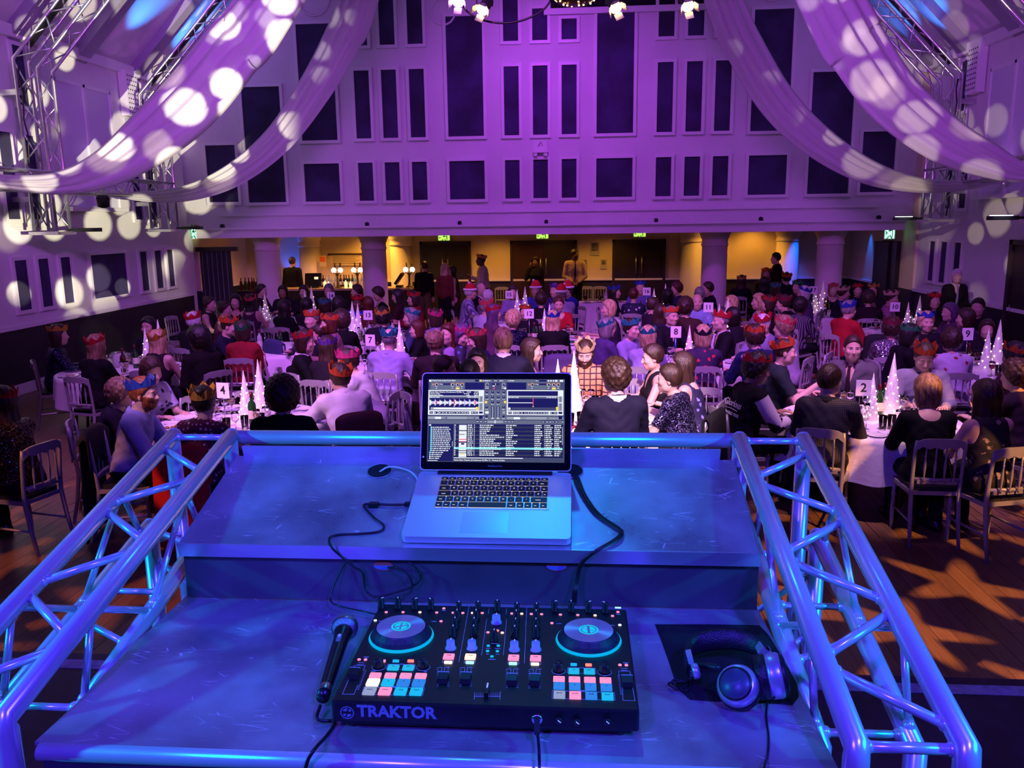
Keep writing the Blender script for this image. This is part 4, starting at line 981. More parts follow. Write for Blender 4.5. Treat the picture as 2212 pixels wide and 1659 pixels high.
# jog wheels
for c, X, Y, XB, YB_, side in ((1, 1027, 475, 1027, 592, 'left'), (2, 1360, 525, 1360, 640, 'right')):
    p = cl(c, XB, YB_, 0); R1 = .0600
    jw = bpy.data.objects.new('jog_wheel', None); COL.objects.link(jw); jw.parent = CT; jw.location = (p.x, p.y, CHt); jw.empty_display_size = .05
    b = MB(); b.flag = True; b.lathe([(R1, 0), (R1 + .0012, .002), (R1, .0045), (R1 - .004, .0055)], 56); b.build('light_ring', glow('jog_ring_cyan', (.0, .50, .95), .85), jw)
    b = MB(); b.flag = True; b.lathe([(R1 - .003, .004), (R1 - .002, .0065), (.0465, .020), (.0455, .022)], 56); b.build('bevel_rim', mat('jog_dark', (.020, .024, .045), .4), jw)
    gm = MB(); a0 = math.radians(9); q = []
    for i in range(3):
        t = i / 2; r_ = (R1 - .004) + (.0475 - R1 + .004) * t; z_ = .0070 + (.0195 - .0070) * t
        for j in range(4): q.append((r_ * math.cos(-a0 + 2 * a0 * j / 3), r_ * math.sin(-a0 + 2 * a0 * j / 3), z_ + .0009))
    gm.add(q, [(i * 4 + j, i * 4 + j + 1, i * 4 + j + 5, i * 4 + j + 4) for i in range(2) for j in range(3)]); gme = gm.mesh('finger_grip', mat('jog_grip', (.012, .014, .022), .55))
    for k in range(18): mk('finger_grip', gme, jw, (0, 0, 0), (0, 0, rad(20 * k)))
    tm = bpy.data.materials.get('jog_spun_disc')
    if tm is None:
        tm = mat('jog_spun_disc', (.60, .56, .62), .30, .7); I = tm.node_tree.nodes['Principled BSDF'].inputs
        I['Anisotropic'].default_value = .85
        tg = tm.node_tree.nodes.new('ShaderNodeTangent'); tg.direction_type = 'RADIAL'; tg.axis = 'Z'; tm.node_tree.links.new(tg.outputs[0], I['Tangent'])
    b = MB(); b.flag = False; b.lathe([(.0455, .020), (.0455, .0225)], 56); disc = b.build('top_disc', tm, jw)
    LC = glow('jog_logo_cyan', (.0, .62, .85), 1.0)
    b = MB()
    for r0, r1 in ((.0150, .0182),):
        for k in range(40):
            a, e = 2 * math.pi * k / 40, 2 * math.pi * (k + 1) / 40
            b.quad((r0 * math.cos(a), r0 * math.sin(a), .0227), (r1 * math.cos(a), r1 * math.sin(a), .0227), (r1 * math.cos(e), r1 * math.sin(e), .0227), (r0 * math.cos(e), r0 * math.sin(e), .0227))
    for a0, a1 in ((12, 60), (72, 168), (192, 240), (252, 348)):
        pts = [(.0125 * math.cos(rad(a0 + (a1 - a0) * k / 8)), .0125 * math.sin(rad(a0 + (a1 - a0) * k / 8)), .0227) for k in range(9)]
        mid = rad((a0 + a1) / 2); b.add([(.0028 * math.cos(mid), .0028 * math.sin(mid), .0227)] + pts, [(0, k + 1, k + 2) for k in range(8)])
    b.build('logo', LC, disc, rot=(0, 0, rad(25 if side == 'left' else 95)))
# pads, buttons, leds
for i, X in enumerate((680, 880, 1083, 1283)): pad(1, X, 1090 + i * 2.6, 150, 62, 'pink', '>', 'remix_button', .003)
for i, (X, col, t) in enumerate(((648, 'cream', None), (850, 'cyan', '2'), (1053, 'blue', '3'), (1255, 'blue', '4'))): pad(1, X, 1182 + i * 2.6, 165, 88, col, t)
for i, (X, col, t) in enumerate(((603, 'grey', 'SHIFT'), (808, 'pink', 'SYNC'), (1015, 'cyan', 'CUE'), (1222, 'cyan', 'PLAY'))): pad(1, X, 1297 + i * 2.4, 162, 92, col, t, 'transport_button', .0040)
pad(1, 920, 985, 148, 62, 'teal', 'IN', 'loop_button', .0036); pad(1, 1118, 987, 148, 62, 'teal', 'OUT', 'loop_button', .0036)
for i, X in enumerate((968, 1173, 1378, 1585)): pad(2, X, 1138 + i * 5.6, 150, 62, 'pink', '>', 'remix_button', .003)
for i, X in enumerate((970, 1178, 1388, 1597)): pad(2, X, 1228 + i * 6.6, 152, 86, 'blue', str(i + 1))
for i, (X, col, t) in enumerate(((973, 'grey', 'SHIFT'), (1183, 'pink', 'SYNC'), (1397, 'blue', 'CUE'), (1612, 'cyan', 'PLAY'))): pad(2, X, 1345 + i * 7.4, 156, 90, col, t, 'transport_button', .0040)
pad(2, 1165, 1032, 146, 62, 'teal', 'IN', 'loop_button', .0036); pad(2, 1370, 1037, 146, 62, 'teal', 'OUT', 'loop_button', .0036)
for c, X, Y, col, bc_ in ((1, 1655, 840, 'pink', 'cream'), (1, 1942, 842, 'hot', 'ice'), (2, 365, 855, 'pink', 'ice'), (2, 657, 862, 'pink', 'white')):
    pad(c, X, Y, 143, 66, col, 'CUE', 'cue_button', .0038); pad(c, X - 8, Y + 76, 108, 22, bc_, None, 'cue_light')
for c, X, Y, col in ((1, 953, 898, 'cyan'), (1, 1150, 898, 'red'), (2, 1163, 945, 'cyan'), (2, 1360, 950, 'red'), (1, 800, 898, 'pink')): pad(c, X, Y, 84 if X != 800 else 34, 20, col, None, 'lit_caption')
for X, Y, col in ((825, 257, 'pink'), (1048, 257, 'pink'), (1272, 258, 'hot'), (1495, 262, 'pink'), (1590, 207, 'pink'), (1712, 264, 'pink'), (1842, 268, 'pink'), (1970, 267, 'hot'), (2100, 268, 'pink'), (680, 367, 'white'), (1553, 377, 'pink'), (465, 885, 'pink'), (550, 887, 'pink'), (2175, 525, 'pink'), (2180, 703, 'cyan'), (2170, 773, 'cyan')): led(1, X, Y, col)
for X, Y, col in ((342, 275, 'pink'), (473, 278, 'hot'), (600, 281, 'pink'), (737, 284, 'pink'), (987, 290, 'pink'), (1217, 295, 'pink'), (1447, 300, 'hot'), (1678, 307, 'pink'), (1750, 255, 'pink'), (873, 402, 'pink'), (1775, 427, 'white'), (1777, 957, 'pink'), (1862, 960, 'pink'), (215, 530, 'hot'), (150, 502, 'red'), (163, 702, 'cyan'), (150, 775, 'cyan'), (78, 845, 'cyan')): led(2, X, Y, col)
for X, Y, a in ((760, 205, -40), (982, 205, 5), (1205, 210, -50), (1420, 215, 35)): knob(1, X, Y, 'tall', a)
for X, Y in ((1790, 220), (2045, 220)): knob(1, X, Y, 'short', 0)
for X, Y, a in ((150, 240, 5), (905, 245, -60), (1128, 248, 0), (1358, 252, -50), (1580, 262, 50)): knob(2, X, Y, 'tall', a)
for X, Y in ((410, 240), (670, 244)): knob(2, X, Y, 'short', 0)
for X, Y in ((1765, 370), (1738, 475), (1712, 585), (2018, 370), (1992, 480), (1985, 585)): knob(1, X, Y, 'tall', 0)
for X, Y in ((400, 378), (392, 490), (380, 590), (665, 378), (662, 490), (660, 592)): knob(2, X, Y, 'tall', 0)
for X, Y in ((1682, 745), (1963, 745)): knob(1, X, Y, 'grey', 0)
for X, Y in ((376, 765), (660, 765)): knob(2, X, Y, 'grey', 0)
knob(2, 137, 405, 'enc'); knob(2, 107, 640, 'tall', 0)
for c, X, Y in ((1, 725, 985), (1, 1318, 987), (2, 963, 1035), (2, 1572, 1052)): knob(c, X, Y, 'loop'); pring(c, X, Y + 5, .0118)
# faders
FC = mat('fader_cap', (.008, .008, .010), .4)
fme = MB().add([(-.0096, -.013, 0), (.0096, -.013, 0), (.0096, .010, 0), (-.0096, .010, 0), (-.0085, -.010, .008), (.0085, -.010, .008), (.0085, .006, .011), (-.0085, .006, .011)], [(0, 3, 2, 1), (4, 5, 6, 7), (0, 1, 5, 4), (1, 2, 6, 5), (2, 3, 7, 6), (3, 0, 4, 7)]).mesh('fader_cap', FC)
fln = MB().bx(-.0092, .0092, .0062, .0072, .0095, .0115).mesh('fader_line', PRI)
for c, X, Y in ((1, 1580, 1165), (1, 1882, 1168), (2, 345, 1185), (2, 645, 1190)):
    p = cl(c, X, Y); o = mk('fader_cap', fme, CT, (p.x, p.y, CHt + .001)); mk('fader_line', fln, o)
    for dx in (-70, 70):
        for k in range(12): pline(c, (X + dx - 14, Y - 165 + k * 22), (X + dx + 12, Y - 165 + k * 22), w=.0005)
    pline(c, (X - 60, Y - 172), (X + 0 - 14, Y - 172), (X - 22, Y - 90)); pline(c, (X + 90, Y - 172), (X + 22, Y - 172), (X + 12, Y - 90))
for c, pts, cap in ((1, [(370, 1040), (402, 965), (548, 968), (520, 1040)], (400, 1105)), (2, [(1768, 1115), (1758, 1042), (1908, 1045), (1922, 1135)], (1872, 1210))):
    pline(c, *pts); p = cl(c, *cap); o = mk('fader_cap', fme, CT, (p.x, p.y, CHt + .001)); mk('fader_line', fln, o)
pline(1, (328, 1150), (243, 1348), (395, 1352), (450, 1230)); pline(2, (1812, 1260), (1818, 1432), (1978, 1437), (1940, 1245))
for k in range(16): pline(1, (540 - k * 6.5, 1030 + k * 17), (565 - k * 6.5, 1031 + k * 17), w=.0005); pline(2, (1745 + k * 2.4, 1098 + k * 17), (1772 + k * 2.4, 1099 + k * 17), w=.0005)
pline(1, (530, 1255), (497, 1354), (1306, 1365), (1333, 1262), (530, 1255)); pline(2, (878, 1302), (876, 1405), (1712, 1430), (1700, 1328), (878, 1302))
pline(1, (845, 952), (825, 1020), (1200, 1026), (1213, 958), (845, 952)); pline(2, (1082, 998), (1078, 1068), (1458, 1078), (1455, 1006), (1082, 998))
for c, pts in ((1, [(1925, 180), (1790, 920)]), (1, [(2160, 350), (2090, 830)]), (2, [(40, 210), (30, 280)]), (2, [(270, 210), (265, 285)]), (2, [(272, 355), (230, 830)]), (2, [(540, 190), (508, 940)])): pline(c, *pts)
for c, X, Y in ((1, 1643, 915), (1, 1932, 920), (2, 362, 935), (2, 655, 940)): pline(c, (X - 70, Y - 16), (X - 72, Y + 16), (X + 70, Y + 16), (X + 72, Y - 16))
xf = cl(2, 12, 1345); MB().bx(xf.x - .0035, xf.x + .0035, xf.y - .014, xf.y + .014, CHt, CHt + .010).build('crossfader_cap', FC, CT)
MB().bx(xf.x - .0012, xf.x + .0012, xf.y + .002, xf.y + .016, CHt + .010, CHt + .0106).build('crossfader_line', WM, CT)
pline(2, (-150, 1378), (185, 1378), w=.0008)
for k in range(-6, 7):
    if k: pline(2, (12 + k * 27, 1330), (12 + k * 27, 1390), w=.0005)
pline(2, (-150, 1320), (-158, 1420)); pline(2, (195, 1312), (185, 1420))
ptext(1, 'TRAKTOR', 870, 152, .0075, shear=0) if False else ptext(1, 'TRAKTOR  KONTROL S4', 1050, 152, .0066)
for c, s, X, Y, z in ((1, 'TRANSPORT', 935, 1252, .0036), (2, 'TRANSPORT', 1285, 1305, .0036), (1, 'TEMPO', 480, 962, .0036), (2, 'TEMPO', 1835, 1037, .0036), (1, 'LOAD', 1458, 386, .0036), (2, 'LOAD', 968, 414, .0036), (2, 'DECK B', 1670, 437, .0036), (1, 'DECK A', 762, 381, .0034), (1, 'RESET', 562, 860, .0036), (2, 'RESET', 1856, 937, .0036), (1, 'RANGE -', 500, 935, .003), (2, 'RANGE -', 1835, 1010, .003), (1, 'LOOP', 1032, 950, .003), (2, 'LOOP', 1268, 1000, .003), (1, 'DECK C', 945, 927, .0032), (2, 'DECK D', 1163, 973, .0032), (1, 'MASTER', 1140, 927, .0032), (2, 'MASTER', 1362, 978, .0032), (2, 'PREVIEW', 78, 890, .0034), (1, 'MASTER', 795, 1358, .003), (2, 'MASTER', 1187, 1415, .003), (1, 'KEYLOCK', 1215, 1363, .003), (2, 'KEYLOCK', 1615, 1427, .003), (1, 'MODE', 1585, 240, .003), (2, 'MODE', 1752, 290, .003), (1, 'MOVE', 650, 1047, .003), (1, 'SIZE', 1345, 1053, .003), (2, 'REC', 20, 820, .003), (2, 'PLAY', 155, 822, .003), (2, 'BROWSE', 110, 680, .003), (2, 'SNAP', 25, 745, .003), (2, 'QUANT', 158, 748, .003)):
    ptext(c, s, X, Y, z)
p = cl(2, 1750, 203); MB().bx(p.x - .006, p.x + .006, p.y - .0028, p.y + .0028, CHt, CHt + .0006).build('maker_tag', lit('ice'), CT)
prt.build('panel_print', PRI, CT, kind='stuff'); legend.build('button_lettering', mat('legend_dark', (.02, .02, .05), .5), CT, kind='stuff')
# front face: emblem and name, sockets, knobs
FP = mat('front_print_lilac', (.20, .20, .34), .5); b = MB(); FM = frame_M((0, -.0003, 0), (1, 0, 0), (0, 0, 1))
fz = lambda px, py: at(px, py, Y=CO.y) - CO
p = fz(856, 1539); letter(b, 'TRAKTOR', .0285, Matrix.Translation((p.x, 0, p.z)) @ FM, .0002, 'CENTER', .0010)
p = fz(750, 1539); c0 = Vector((p.x, -.0005, p.z))
for k in range(36):
    a, e = 2 * math.pi * k / 36, 2 * math.pi * (k + 1) / 36
    b.quad(*[c0 + Vector((r_ * math.cos(t), 0, r_ * math.sin(t))) for r_, t in ((.0098, a), (.0115, a), (.0115, e), (.0098, e))])
for a0, a1 in ((20, 65), (80, 160), (200, 245), (260, 340)):
    b.add([c0 + Vector((.0025 * math.cos(rad((a0 + a1) / 2)), 0, .0025 * math.sin(rad((a0 + a1) / 2))))] + [c0 + Vector((.0080 * math.cos(rad(a0 + (a1 - a0) * k / 6)), 0, .0080 * math.sin(rad(a0 + (a1 - a0) * k / 6)))) for k in range(7)], [(0, k + 1, k + 2) for k in range(6)])
b.build('front_lettering', FP, CT)
for px, py in ((1207, 1553), (1246, 1556), (1311, 1555)):
    p = fz(px, py); b = MB(); b.M = Matrix.Translation((p.x, 0, p.z)) @ frame_M((0, 0, 0), (1, 0, 0), (0, 0, 1)); b.flag = True; b.lathe([(.0062, 0), (.0060, .007), (.005, .008)], 14); o = b.build('front_knob', KB, CT)
    MB().box((p.x + .001, -.0085, p.z + .001), (.006, .001, .0012), (0, .7, 0)).build('pointer', WM, o)
p = fz(1160, 1553); b = MB(); b.M = Matrix.Translation((p.x, 0, p.z)) @ frame_M((0, 0, 0), (1, 0, 0), (0, 0, 1)); b.flag = True; b.lathe([(.009, 0), (.009, .003), (.006, .0035)], 16); b.build('jack_socket', STEEL, CT)
jp = fz(1160, 1553) + CO
cable('black headphone lead plugged into the front of the controller', [jp + Vector((0, -.004, 0)), jp + Vector((.001, -.018, -.010)), at(1163, 1600, Y=1.165), at(1165, 1632, Y=1.125), at(1166, 1680, Y=1.10), at(1170, 1760, Y=1.09), at(1240, 1830, Y=1.09)], .0024, BCAB,
      plugs=[('jack_plug', jp + Vector((0, -.003, 0)), jp + Vector((.001, -.022, -.012)), (.009, .009), mat('ribbed_black_plug', (.02, .02, .022), .4))])

# ---------------------------------------------------------------- microphone and headphones
mh, mtl = Vector((-.452, 1.478, 1.818)), Vector((-.4285, 1.235, 1.801))
MC = thing('microphone', 'black handheld microphone with steel mesh head lying beside the controller', 'microphone')
d = (mtl - mh).normalized(); MM = frame_M(mh, d.cross(Vector((0, 0, 1))), Vector((0, 0, 1)).cross(d.cross(Vector((0, 0, 1)))).cross(d) if False else d.cross(d.cross(Vector((0, 0, 1)))))
MM = Matrix.Translation(mh) @ d.to_track_quat('Z', 'Y').to_matrix().to_4x4()
gm_ = mat('steel_mesh_head', (.38, .40, .46), .35, .8)
nt = gm_.node_tree; v_ = nt.nodes.new('ShaderNodeTexVoronoi'); v_.inputs['Scale'].default_value = 620; tc_ = nt.nodes.new('ShaderNodeTexCoord'); nt.links.new(tc_.outputs['Object'], v_.inputs['Vector']); bp_ = nt.nodes.new('ShaderNodeBump'); bp_.inputs['Distance'].default_value = .001; nt.links.new(v_.outputs['Distance'], bp_.inputs['Height']); nt.links.new(bp_.outputs[0], nt.nodes['Principled BSDF'].inputs['Normal'])
b = MB(); b.M = MM; b.ell((0, 0, 0), (.0255, .0255, .0275), 24, 14); b.build('mesh_head', gm_, MC)
b = MB(); b.M = MM; b.flag = True; b.lathe([(.0260, .001), (.0265, .004), (.0260, .008)], 28, cap=False); b.build('head_band', STEEL, MC)
b = MB(); b.M = MM; b.flag = True; b.lathe([(.018, .018), (.0185, .026), (.0165, .034), (.0145, .05), (.0115, .20), (.0112, .225)], 22); b.build('handle', mat('satin_black_handle', (.008, .008, .010), .3), MC)
b = MB(); b.M = MM; b.flag = True; b.lathe([(.0118, .196), (.0125, .199), (.0125, .209), (.0118, .212)], 22, cap=False); b.build('silver_band', STEEL, MC)
sw = at(736, 1405, Y=1.42); q = MB(); q.M = Matrix.Translation(mh + d * .062 + Vector((0, -.002, .0128))) @ d.to_track_quat('Y', 'Z').to_matrix().to_4x4(); q.rrect(0, 0, .009, .024, .0042, 0, .002, 4); so_ = q.build('switch_plate', mat('switch_grey', (.16, .16, .20), .4), MC)
q = MB(); q.M = Matrix.Translation(mh + d * .056 + Vector((0, -.002, .0140))) @ d.to_track_quat('Y', 'Z').to_matrix().to_4x4(); q.rrect(0, 0, .005, .007, .001, 0, .003, 2); q.build('switch', mat('white_dot'), so_)
cable('black microphone lead trailing over the front of the booth', [mtl, mtl + d * .025 + Vector((0, 0, -.008)), at(722, 1560, Z=1.784), at(705, 1590, Z=1.784), at(680, 1618, Y=1.122), at(662, 1652, Y=1.115), at(655, 1720, Y=1.11), at(700, 1800, Y=1.11)], .0030, BCAB)
pch = thing('cloth_pouch', 'black drawstring cloth pouch spread flat under the headphones', 'pouch')
pts = [at(a, b_, Z=1.78) for a, b_ in ((1415, 1349), (1530, 1349), (1640, 1351), (1660, 1372), (1690, 1420), (1722, 1478), (1725, 1505), (1712, 1524), (1660, 1520), (1600, 1515), (1545, 1516), (1490, 1512), (1462, 1486), (1448, 1440), (1432, 1395))]
n = len(pts); cx = sum((p for p in pts), Vector()) / n; b = MB(); vs = []; ring = 7
for k in range(ring):
    f = 1 - k / ring
    for i, p in enumerate(pts): q = cx + (p - cx) * f; vs.append((q.x, q.y, 1.7806 + (0 if k == 0 else .003 + .0025 * math.sin(i * 2.3 + k * 1.9) + .001 * math.sin(i * 5.1 + k))))
vs.append((cx.x, cx.y, 1.785)); fs = [(k * n + i, k * n + (i + 1) % n, (k + 1) * n + (i + 1) % n, (k + 1) * n + i) for k in range(ring - 1) for i in range(n)] + [((ring - 1) * n + i, (ring - 1) * n + (i + 1) % n, ring * n) for i in range(n)]
b.flag = True; b.add(vs, fs); b.build('fabric', mat('black_pouch_cloth', (.007, .007, .010), .7, bump=.3, bscale=300), pch)
b = MB(); rn = random.Random(5)
for k in range(3):
    c = at(1468, 1478, Z=1.786); b.tube(catmull([c + Vector((rn.uniform(-.02, .02), rn.uniform(-.02, .01), rn.uniform(-.002, .006))) for _ in range(6)], 5), .0016, 5)
b.build('drawstring', mat('black_cord', (.01, .01, .012), .5), pch)
HP = thing('headphones', 'black and silver dj headphones resting on the cloth pouch', 'headphones')
bd = catmull([at(a, b_, Z=zz) for a, b_, zz in ((1490, 1445, 1.812), (1484, 1415, 1.818), (1500, 1393, 1.822), (1545, 1381, 1.826), (1595, 1382, 1.826), (1637, 1397, 1.824), (1660, 1420, 1.820))], 6)
b = MB(); b.flag = True; n = 10; vs = []
for i, p in enumerate(bd):
    t = (bd[min(i + 1, len(bd) - 1)] - bd[max(i - 1, 0)]).normalized(); w = Vector((0, .45, .9)).normalized(); nn = t.cross(w).normalized()
    for j in range(n): a = 2 * math.pi * j / n; vs.append(p + w * .019 * math.cos(a) + nn * .0058 * math.sin(a))
b.add(vs, [(i * n + j, i * n + (j + 1) % n, (i + 1) * n + (j + 1) % n, (i + 1) * n + j) for i in range(len(bd) - 1) for j in range(n)] + [tuple(range(n)), tuple((len(bd) - 1) * n + j for j in range(n))[::-1]])
b.build('headband', mat('black_leatherette', (.010, .010, .013), .35, bump=.2, bscale=400), HP)
HS = mat('silver_plastic', (.50, .52, .58), .3, .6)
q0 = at(1493, 1432, Z=1.815); b = MB(); b.box(q0, (.010, .024, .040), (0, -.25, 0)); b.build('hinge_arm', HS, HP); b = MB(); b.M = Matrix.Translation(at(1503, 1450, Z=1.815)) @ Euler((0, rad(75), 0)).to_matrix().to_4x4(); b.flag = True; b.lathe([(.013, -.006), (.0145, 0), (.013, .005), (.008, .007)], 20); b.build('hinge_boss', HS, HP)
q1 = at(1650, 1405, Z=1.826); b = MB(); b.box(q1, (.022, .026, .014), (0, .55, 0)); b.build('hinge_arm', HS, HP)
def cup(c, axis, parts):
    q = Vector(axis).to_track_quat('Z', 'Y').to_matrix().to_4x4()
    for nm, prof, mm in parts:
        b = MB(); b.M = Matrix.Translation(c) @ q; b.flag = True; b.lathe(prof, 32); b.build(nm, mm, HP)
PADB = mat('black_leatherette'); FACE = mat('cup_face_navy', (.05, .055, .10), .35)
c1 = at(1592, 1480, Z=1.822)
cup(c1, (-.42, -.62, .66), [('ear_cushion', [(.030, -.026), (.038, -.020), (.038, -.012), (.033, -.008)], PADB), ('cup_shell', [(.034, -.010), (.0365, -.004), (.034, .004), (.030, .010)], HS), ('cup_ring', [(.0295, .008), (.0275, .013), (.0250, .0135)], mat('cup_black', (.01, .01, .014), .4)), ('cup_face', [(.0250, .0125), (.0240, .0140), (.001, .0142)], FACE)])
c2 = at(1668, 1460, Z=1.825)
cup(c2, (.97, -.10, .20), [('ear_cushion', [(.026, -.030), (.038, -.026), (.038, -.010), (.034, -.006)], PADB), ('cup_shell', [(.037, -.008), (.0385, -.002), (.0385, .012), (.036, .016)], HS), ('cup_ring', [(.036, .015), (.034, .022), (.026, .025)], mat('cup_black')), ('cup_face', [(.026, .024), (.001, .026)], FACE)])
b = MB(); b.tube([c1 + Vector((-.03, .02, .02)), at(1530, 1438, Z=1.82), q0], .006, 8); b.build('swivel_arm', mat('cup_black'), HP)
b = MB(); letter(b, 'Technics', .0065, Matrix.Translation(c1) @ Vector((-.42, -.62, .66)).to_track_quat('Z', 'Y').to_matrix().to_4x4() @ Matrix.Translation((0, 0, .0144)) @ Matrix.Rotation(rad(35), 4, 'Z'), .0001); b.build('cup_lettering', mat('cup_letter', (.16, .16, .24), .4), HP)
cable('thin black headphone lead running from the earcup down the deck', [c2 + Vector((-.003, -.035, -.02)), at(1660, 1508, Z=1.79), at(1655, 1545, Z=1.783), at(1660, 1590, Z=1.783), at(1658, 1630, Z=1.783), at(1650, 1665, Y=1.12), at(1645, 1760, Y=1.10)], .0019, BCAB)

# ---------------------------------------------------------------- banqueting chair
CHM = mat('silver_chair_paint', (.36, .345, .36), .38, .25, noise=.1, nscale=12); PADM = mat('black_seat_pad', (.012, .011, .014), .75)
def chair_meshes():
    P = {}
    b = MB()
    n = 9; pr = []
    for i in range(n):       # top rail, bowed backwards, scalloped below
        t = i / (n - 1) - .5; x = t * .37; y = -.235 - .03 * (1 - (2 * t) ** 2); top = .90 - .035 * (abs(2 * t) ** 4); bot = .815 + .018 * abs(math.sin(i * math.pi / 2)) - .02 * (abs(2 * t) > .95)
        pr.append((x, y, top, bot))
    vs = []; fs = []
    for x, y, a, c in pr: vs += [(x, y - .011, a), (x, y + .011, a), (x, y + .011, c), (x, y - .011, c)]
    for i in range(n - 1):
        for k in range(4): fs.append((i * 4 + k, i * 4 + (k + 1) % 4, i * 4 + 4 + (k + 1) % 4, i * 4 + 4 + k))
    fs += [(0, 1, 2, 3), tuple((n - 1) * 4 + k for k in (3, 2, 1, 0))]; b.add(vs, fs); P['top_rail'] = b.mesh('top_rail', CHM)
    b = MB()
    b.tube([(-.168, -.205, .555), (0, -.225, .555), (.168, -.205, .555)], .016, 6); b.box((0, -.218, .535), (.30, .018, .03)); P['lower_rail'] = b.mesh('lower_rail', CHM)
    b = MB(); b.flag = True; b.lathe([(.006, .54), (.010, .56), (.006, .575), (.009, .62), (.012, .665), (.009, .71), (.006, .745), (.010, .757), (.006, .77), (.008, .83)], 8); P['spindle'] = b.mesh('spindle', CHM)
    for s in (-1, 1):
        P['back_post%d' % s] = MB().tube([(s * .185, -.275, 0), (s * .182, -.225, .22), (s * .180, -.195, .44), (s * .182, -.205, .60), (s * .184, -.225, .78), (s * .180, -.237, .875)], [.014, .017, .018, .016, .015, .014], 8).mesh('back_post', CHM)
        b = MB(); b.flag = True; b.lathe([(.012, 0), (.015, .06), (.018, .20), (.013, .28), (.019, .30), (.014, .32), (.017, .43)], 10, (s * .185, .185, 0)); P['front_leg%d' % s] = b.mesh('front_leg', CHM)
        P['stretcher%d' % s] = MB().tube([(s * .185, .185, .20), (s * .183, -.225, .20)], .010, 6).mesh('stretcher', CHM)
    b = MB(); b.prism([(-.195, .205), (-.205, .15), (-.195, -.20), (.195, -.20), (.205, .15), (.195, .205)], .42, .452); P['seat_frame'] = b.mesh('seat_frame', CHM)
    b = MB(); b.rrect(0, 0, .36, .37, .05, .452, .485, 4); P['seat_pad'] = b.mesh('seat_pad', PADM)
    return P
CHP = chair_meshes()
SPX = (-.111, -.037, .037, .111)
far = MB(); 
for k, me in CHP.items():
    if k == 'seat_pad': continue
    off = SPX if k == 'spindle' else (0,)
    for x in off:
        far.flag = k in ('spindle',); far.add([(v.co.x + x, v.co.y - (.218 + .012 * (1 - (x / .15) ** 2) if k == 'spindle' else 0), v.co.z) for v in me.vertices], [tuple(p.vertices) for p in me.polygons])
FARCH = far.mesh('chair_frame', CHM)
def chair(loc, rz, label, group, detail=True):
    c = thing('banquet_chair', label, 'chair', loc, rz, group)
    if not detail:
        mk('frame', FARCH, c); mk('seat_pad', CHP['seat_pad'], c); return c
    for k, me in CHP.items():
        if k == 'spindle':
            for x in SPX: mk('spindle', me, c, (x, -.218 - .012 * (1 - (x / .15) ** 2), 0), (rad(2.2), 0, 0))
        else: mk(k.rstrip('-1'), me, c)
    return c
def coat(loc, rz, label, m, w=.44, drop=.62, cat='coat', name='draped_coat'):
    """garment hung over a chair back: a folded sheet with soft creases"""
    t = thing(name, label, cat, loc, rz); b = MB(); b.flag = True; nu, nv = 14, 18; vs = []
    for i in range(nv + 1):
        s = i / nv
        for j in range(nu + 1):
            u = j / nu - .5
            if s < .62: q = s / .62; z = .93 - drop + drop * q; y = -.285 - .02 * (1 - q) - .012 * math.sin(u * 22 + 1) * (1 - q); wd = w * (1.06 - .10 * q)
            elif s < .72: q = (s - .62) / .10; z = .93 + .028 * math.sin(q * math.pi); y = -.285 + .075 * q; wd = w * .96
            else: q = (s - .72) / .28; z = .93 - .30 * q; y = -.21 + .01 * math.sin(u * 18) * q; wd = w * .95
            z -= .05 * (2 * abs(u)) ** 4 * (1 if z > .8 else 0); vs.append((u * wd, y - .03 * (1 - (2 * u) ** 2), z + .012 * math.sin(u * 9 + i) * (z < .5)))
    k = nu + 1; b.add(vs, [(i * k + j, i * k + j + 1, (i + 1) * k + j + 1, (i + 1) * k + j) for i in range(nv) for j in range(nu)])
    o = b.build('fabric', m, t); sd = o.modifiers.new('cloth', 'SOLIDIFY'); sd.thickness = .014
    return t

# ---------------------------------------------------------------- tables and what stands on them
LINEN = mat('white_linen', (.74, .70, .74), .8, noise=.06, nscale=4, bump=.2, bscale=30)
def table(n, x, y, r=.80, dark=True):
    nm = 'table %s' % n
    t = thing('round_table', 'round folding table under the cloth of %s' % nm, 'table', (x, y, 0), group='round tables')
    MB().lathe([(r - .02, .715), (r, .72), (r, .735)], 40).build('table_top', mat('plywood', (.35, .22, .12), .6), t)
    for a in (45, 135, 225, 315): MB().tube([(.5 * math.cos(rad(a)), .5 * math.sin(rad(a)), 0), (.45 * math.cos(rad(a)), .45 * math.sin(rad(a)), .715)], .018, 6).build('table_leg', STEEL, t)
    b = MB(); b.flag = True; N_ = 96; vs = [(0, 0, .742)]; prof = [(r * .5, .742, 0), (r * .98, .742, 0), (r + .006, .737, 0), (r + .014, .70, .004), (r + .024, .58, .016), (r + .034, .44, .03)]
    for q, z, amp in prof:
        for k in range(N_): a = 2 * math.pi * k / N_; d = q + amp * math.sin(k * 2 * math.pi * 15 / N_ + n_seed(n)) + amp * .5 * math.sin(k * 2 * math.pi * 8 / N_); vs.append((d * math.cos(a), d * math.sin(a), z - (.10 * abs(math.cos(2 * a + .4)) if z < .5 else 0)))
    fs = [(0, 1 + k, 1 + (k + 1) % N_) for k in range(N_)]
    for i in range(len(prof) - 1):
        for k in range(N_): fs.append((1 + i * N_ + k, 1 + (i + 1) * N_ + k, 1 + (i + 1) * N_ + (k + 1) % N_, 1 + i * N_ + (k + 1) % N_))
    b.add(vs, fs); c = thing('tablecloth', 'white linen cloth spread over %s' % nm, 'tablecloth', (x, y, 0), group='round tablecloths'); b.build('cloth', LINEN, c)
    return (x, y)
def n_seed(n): return sum(ord(c) for c in str(n)) * .7
GLASS = mat('clear_glass', (.93, .93, .97), .02, trans=1.0, ior=1.45); 
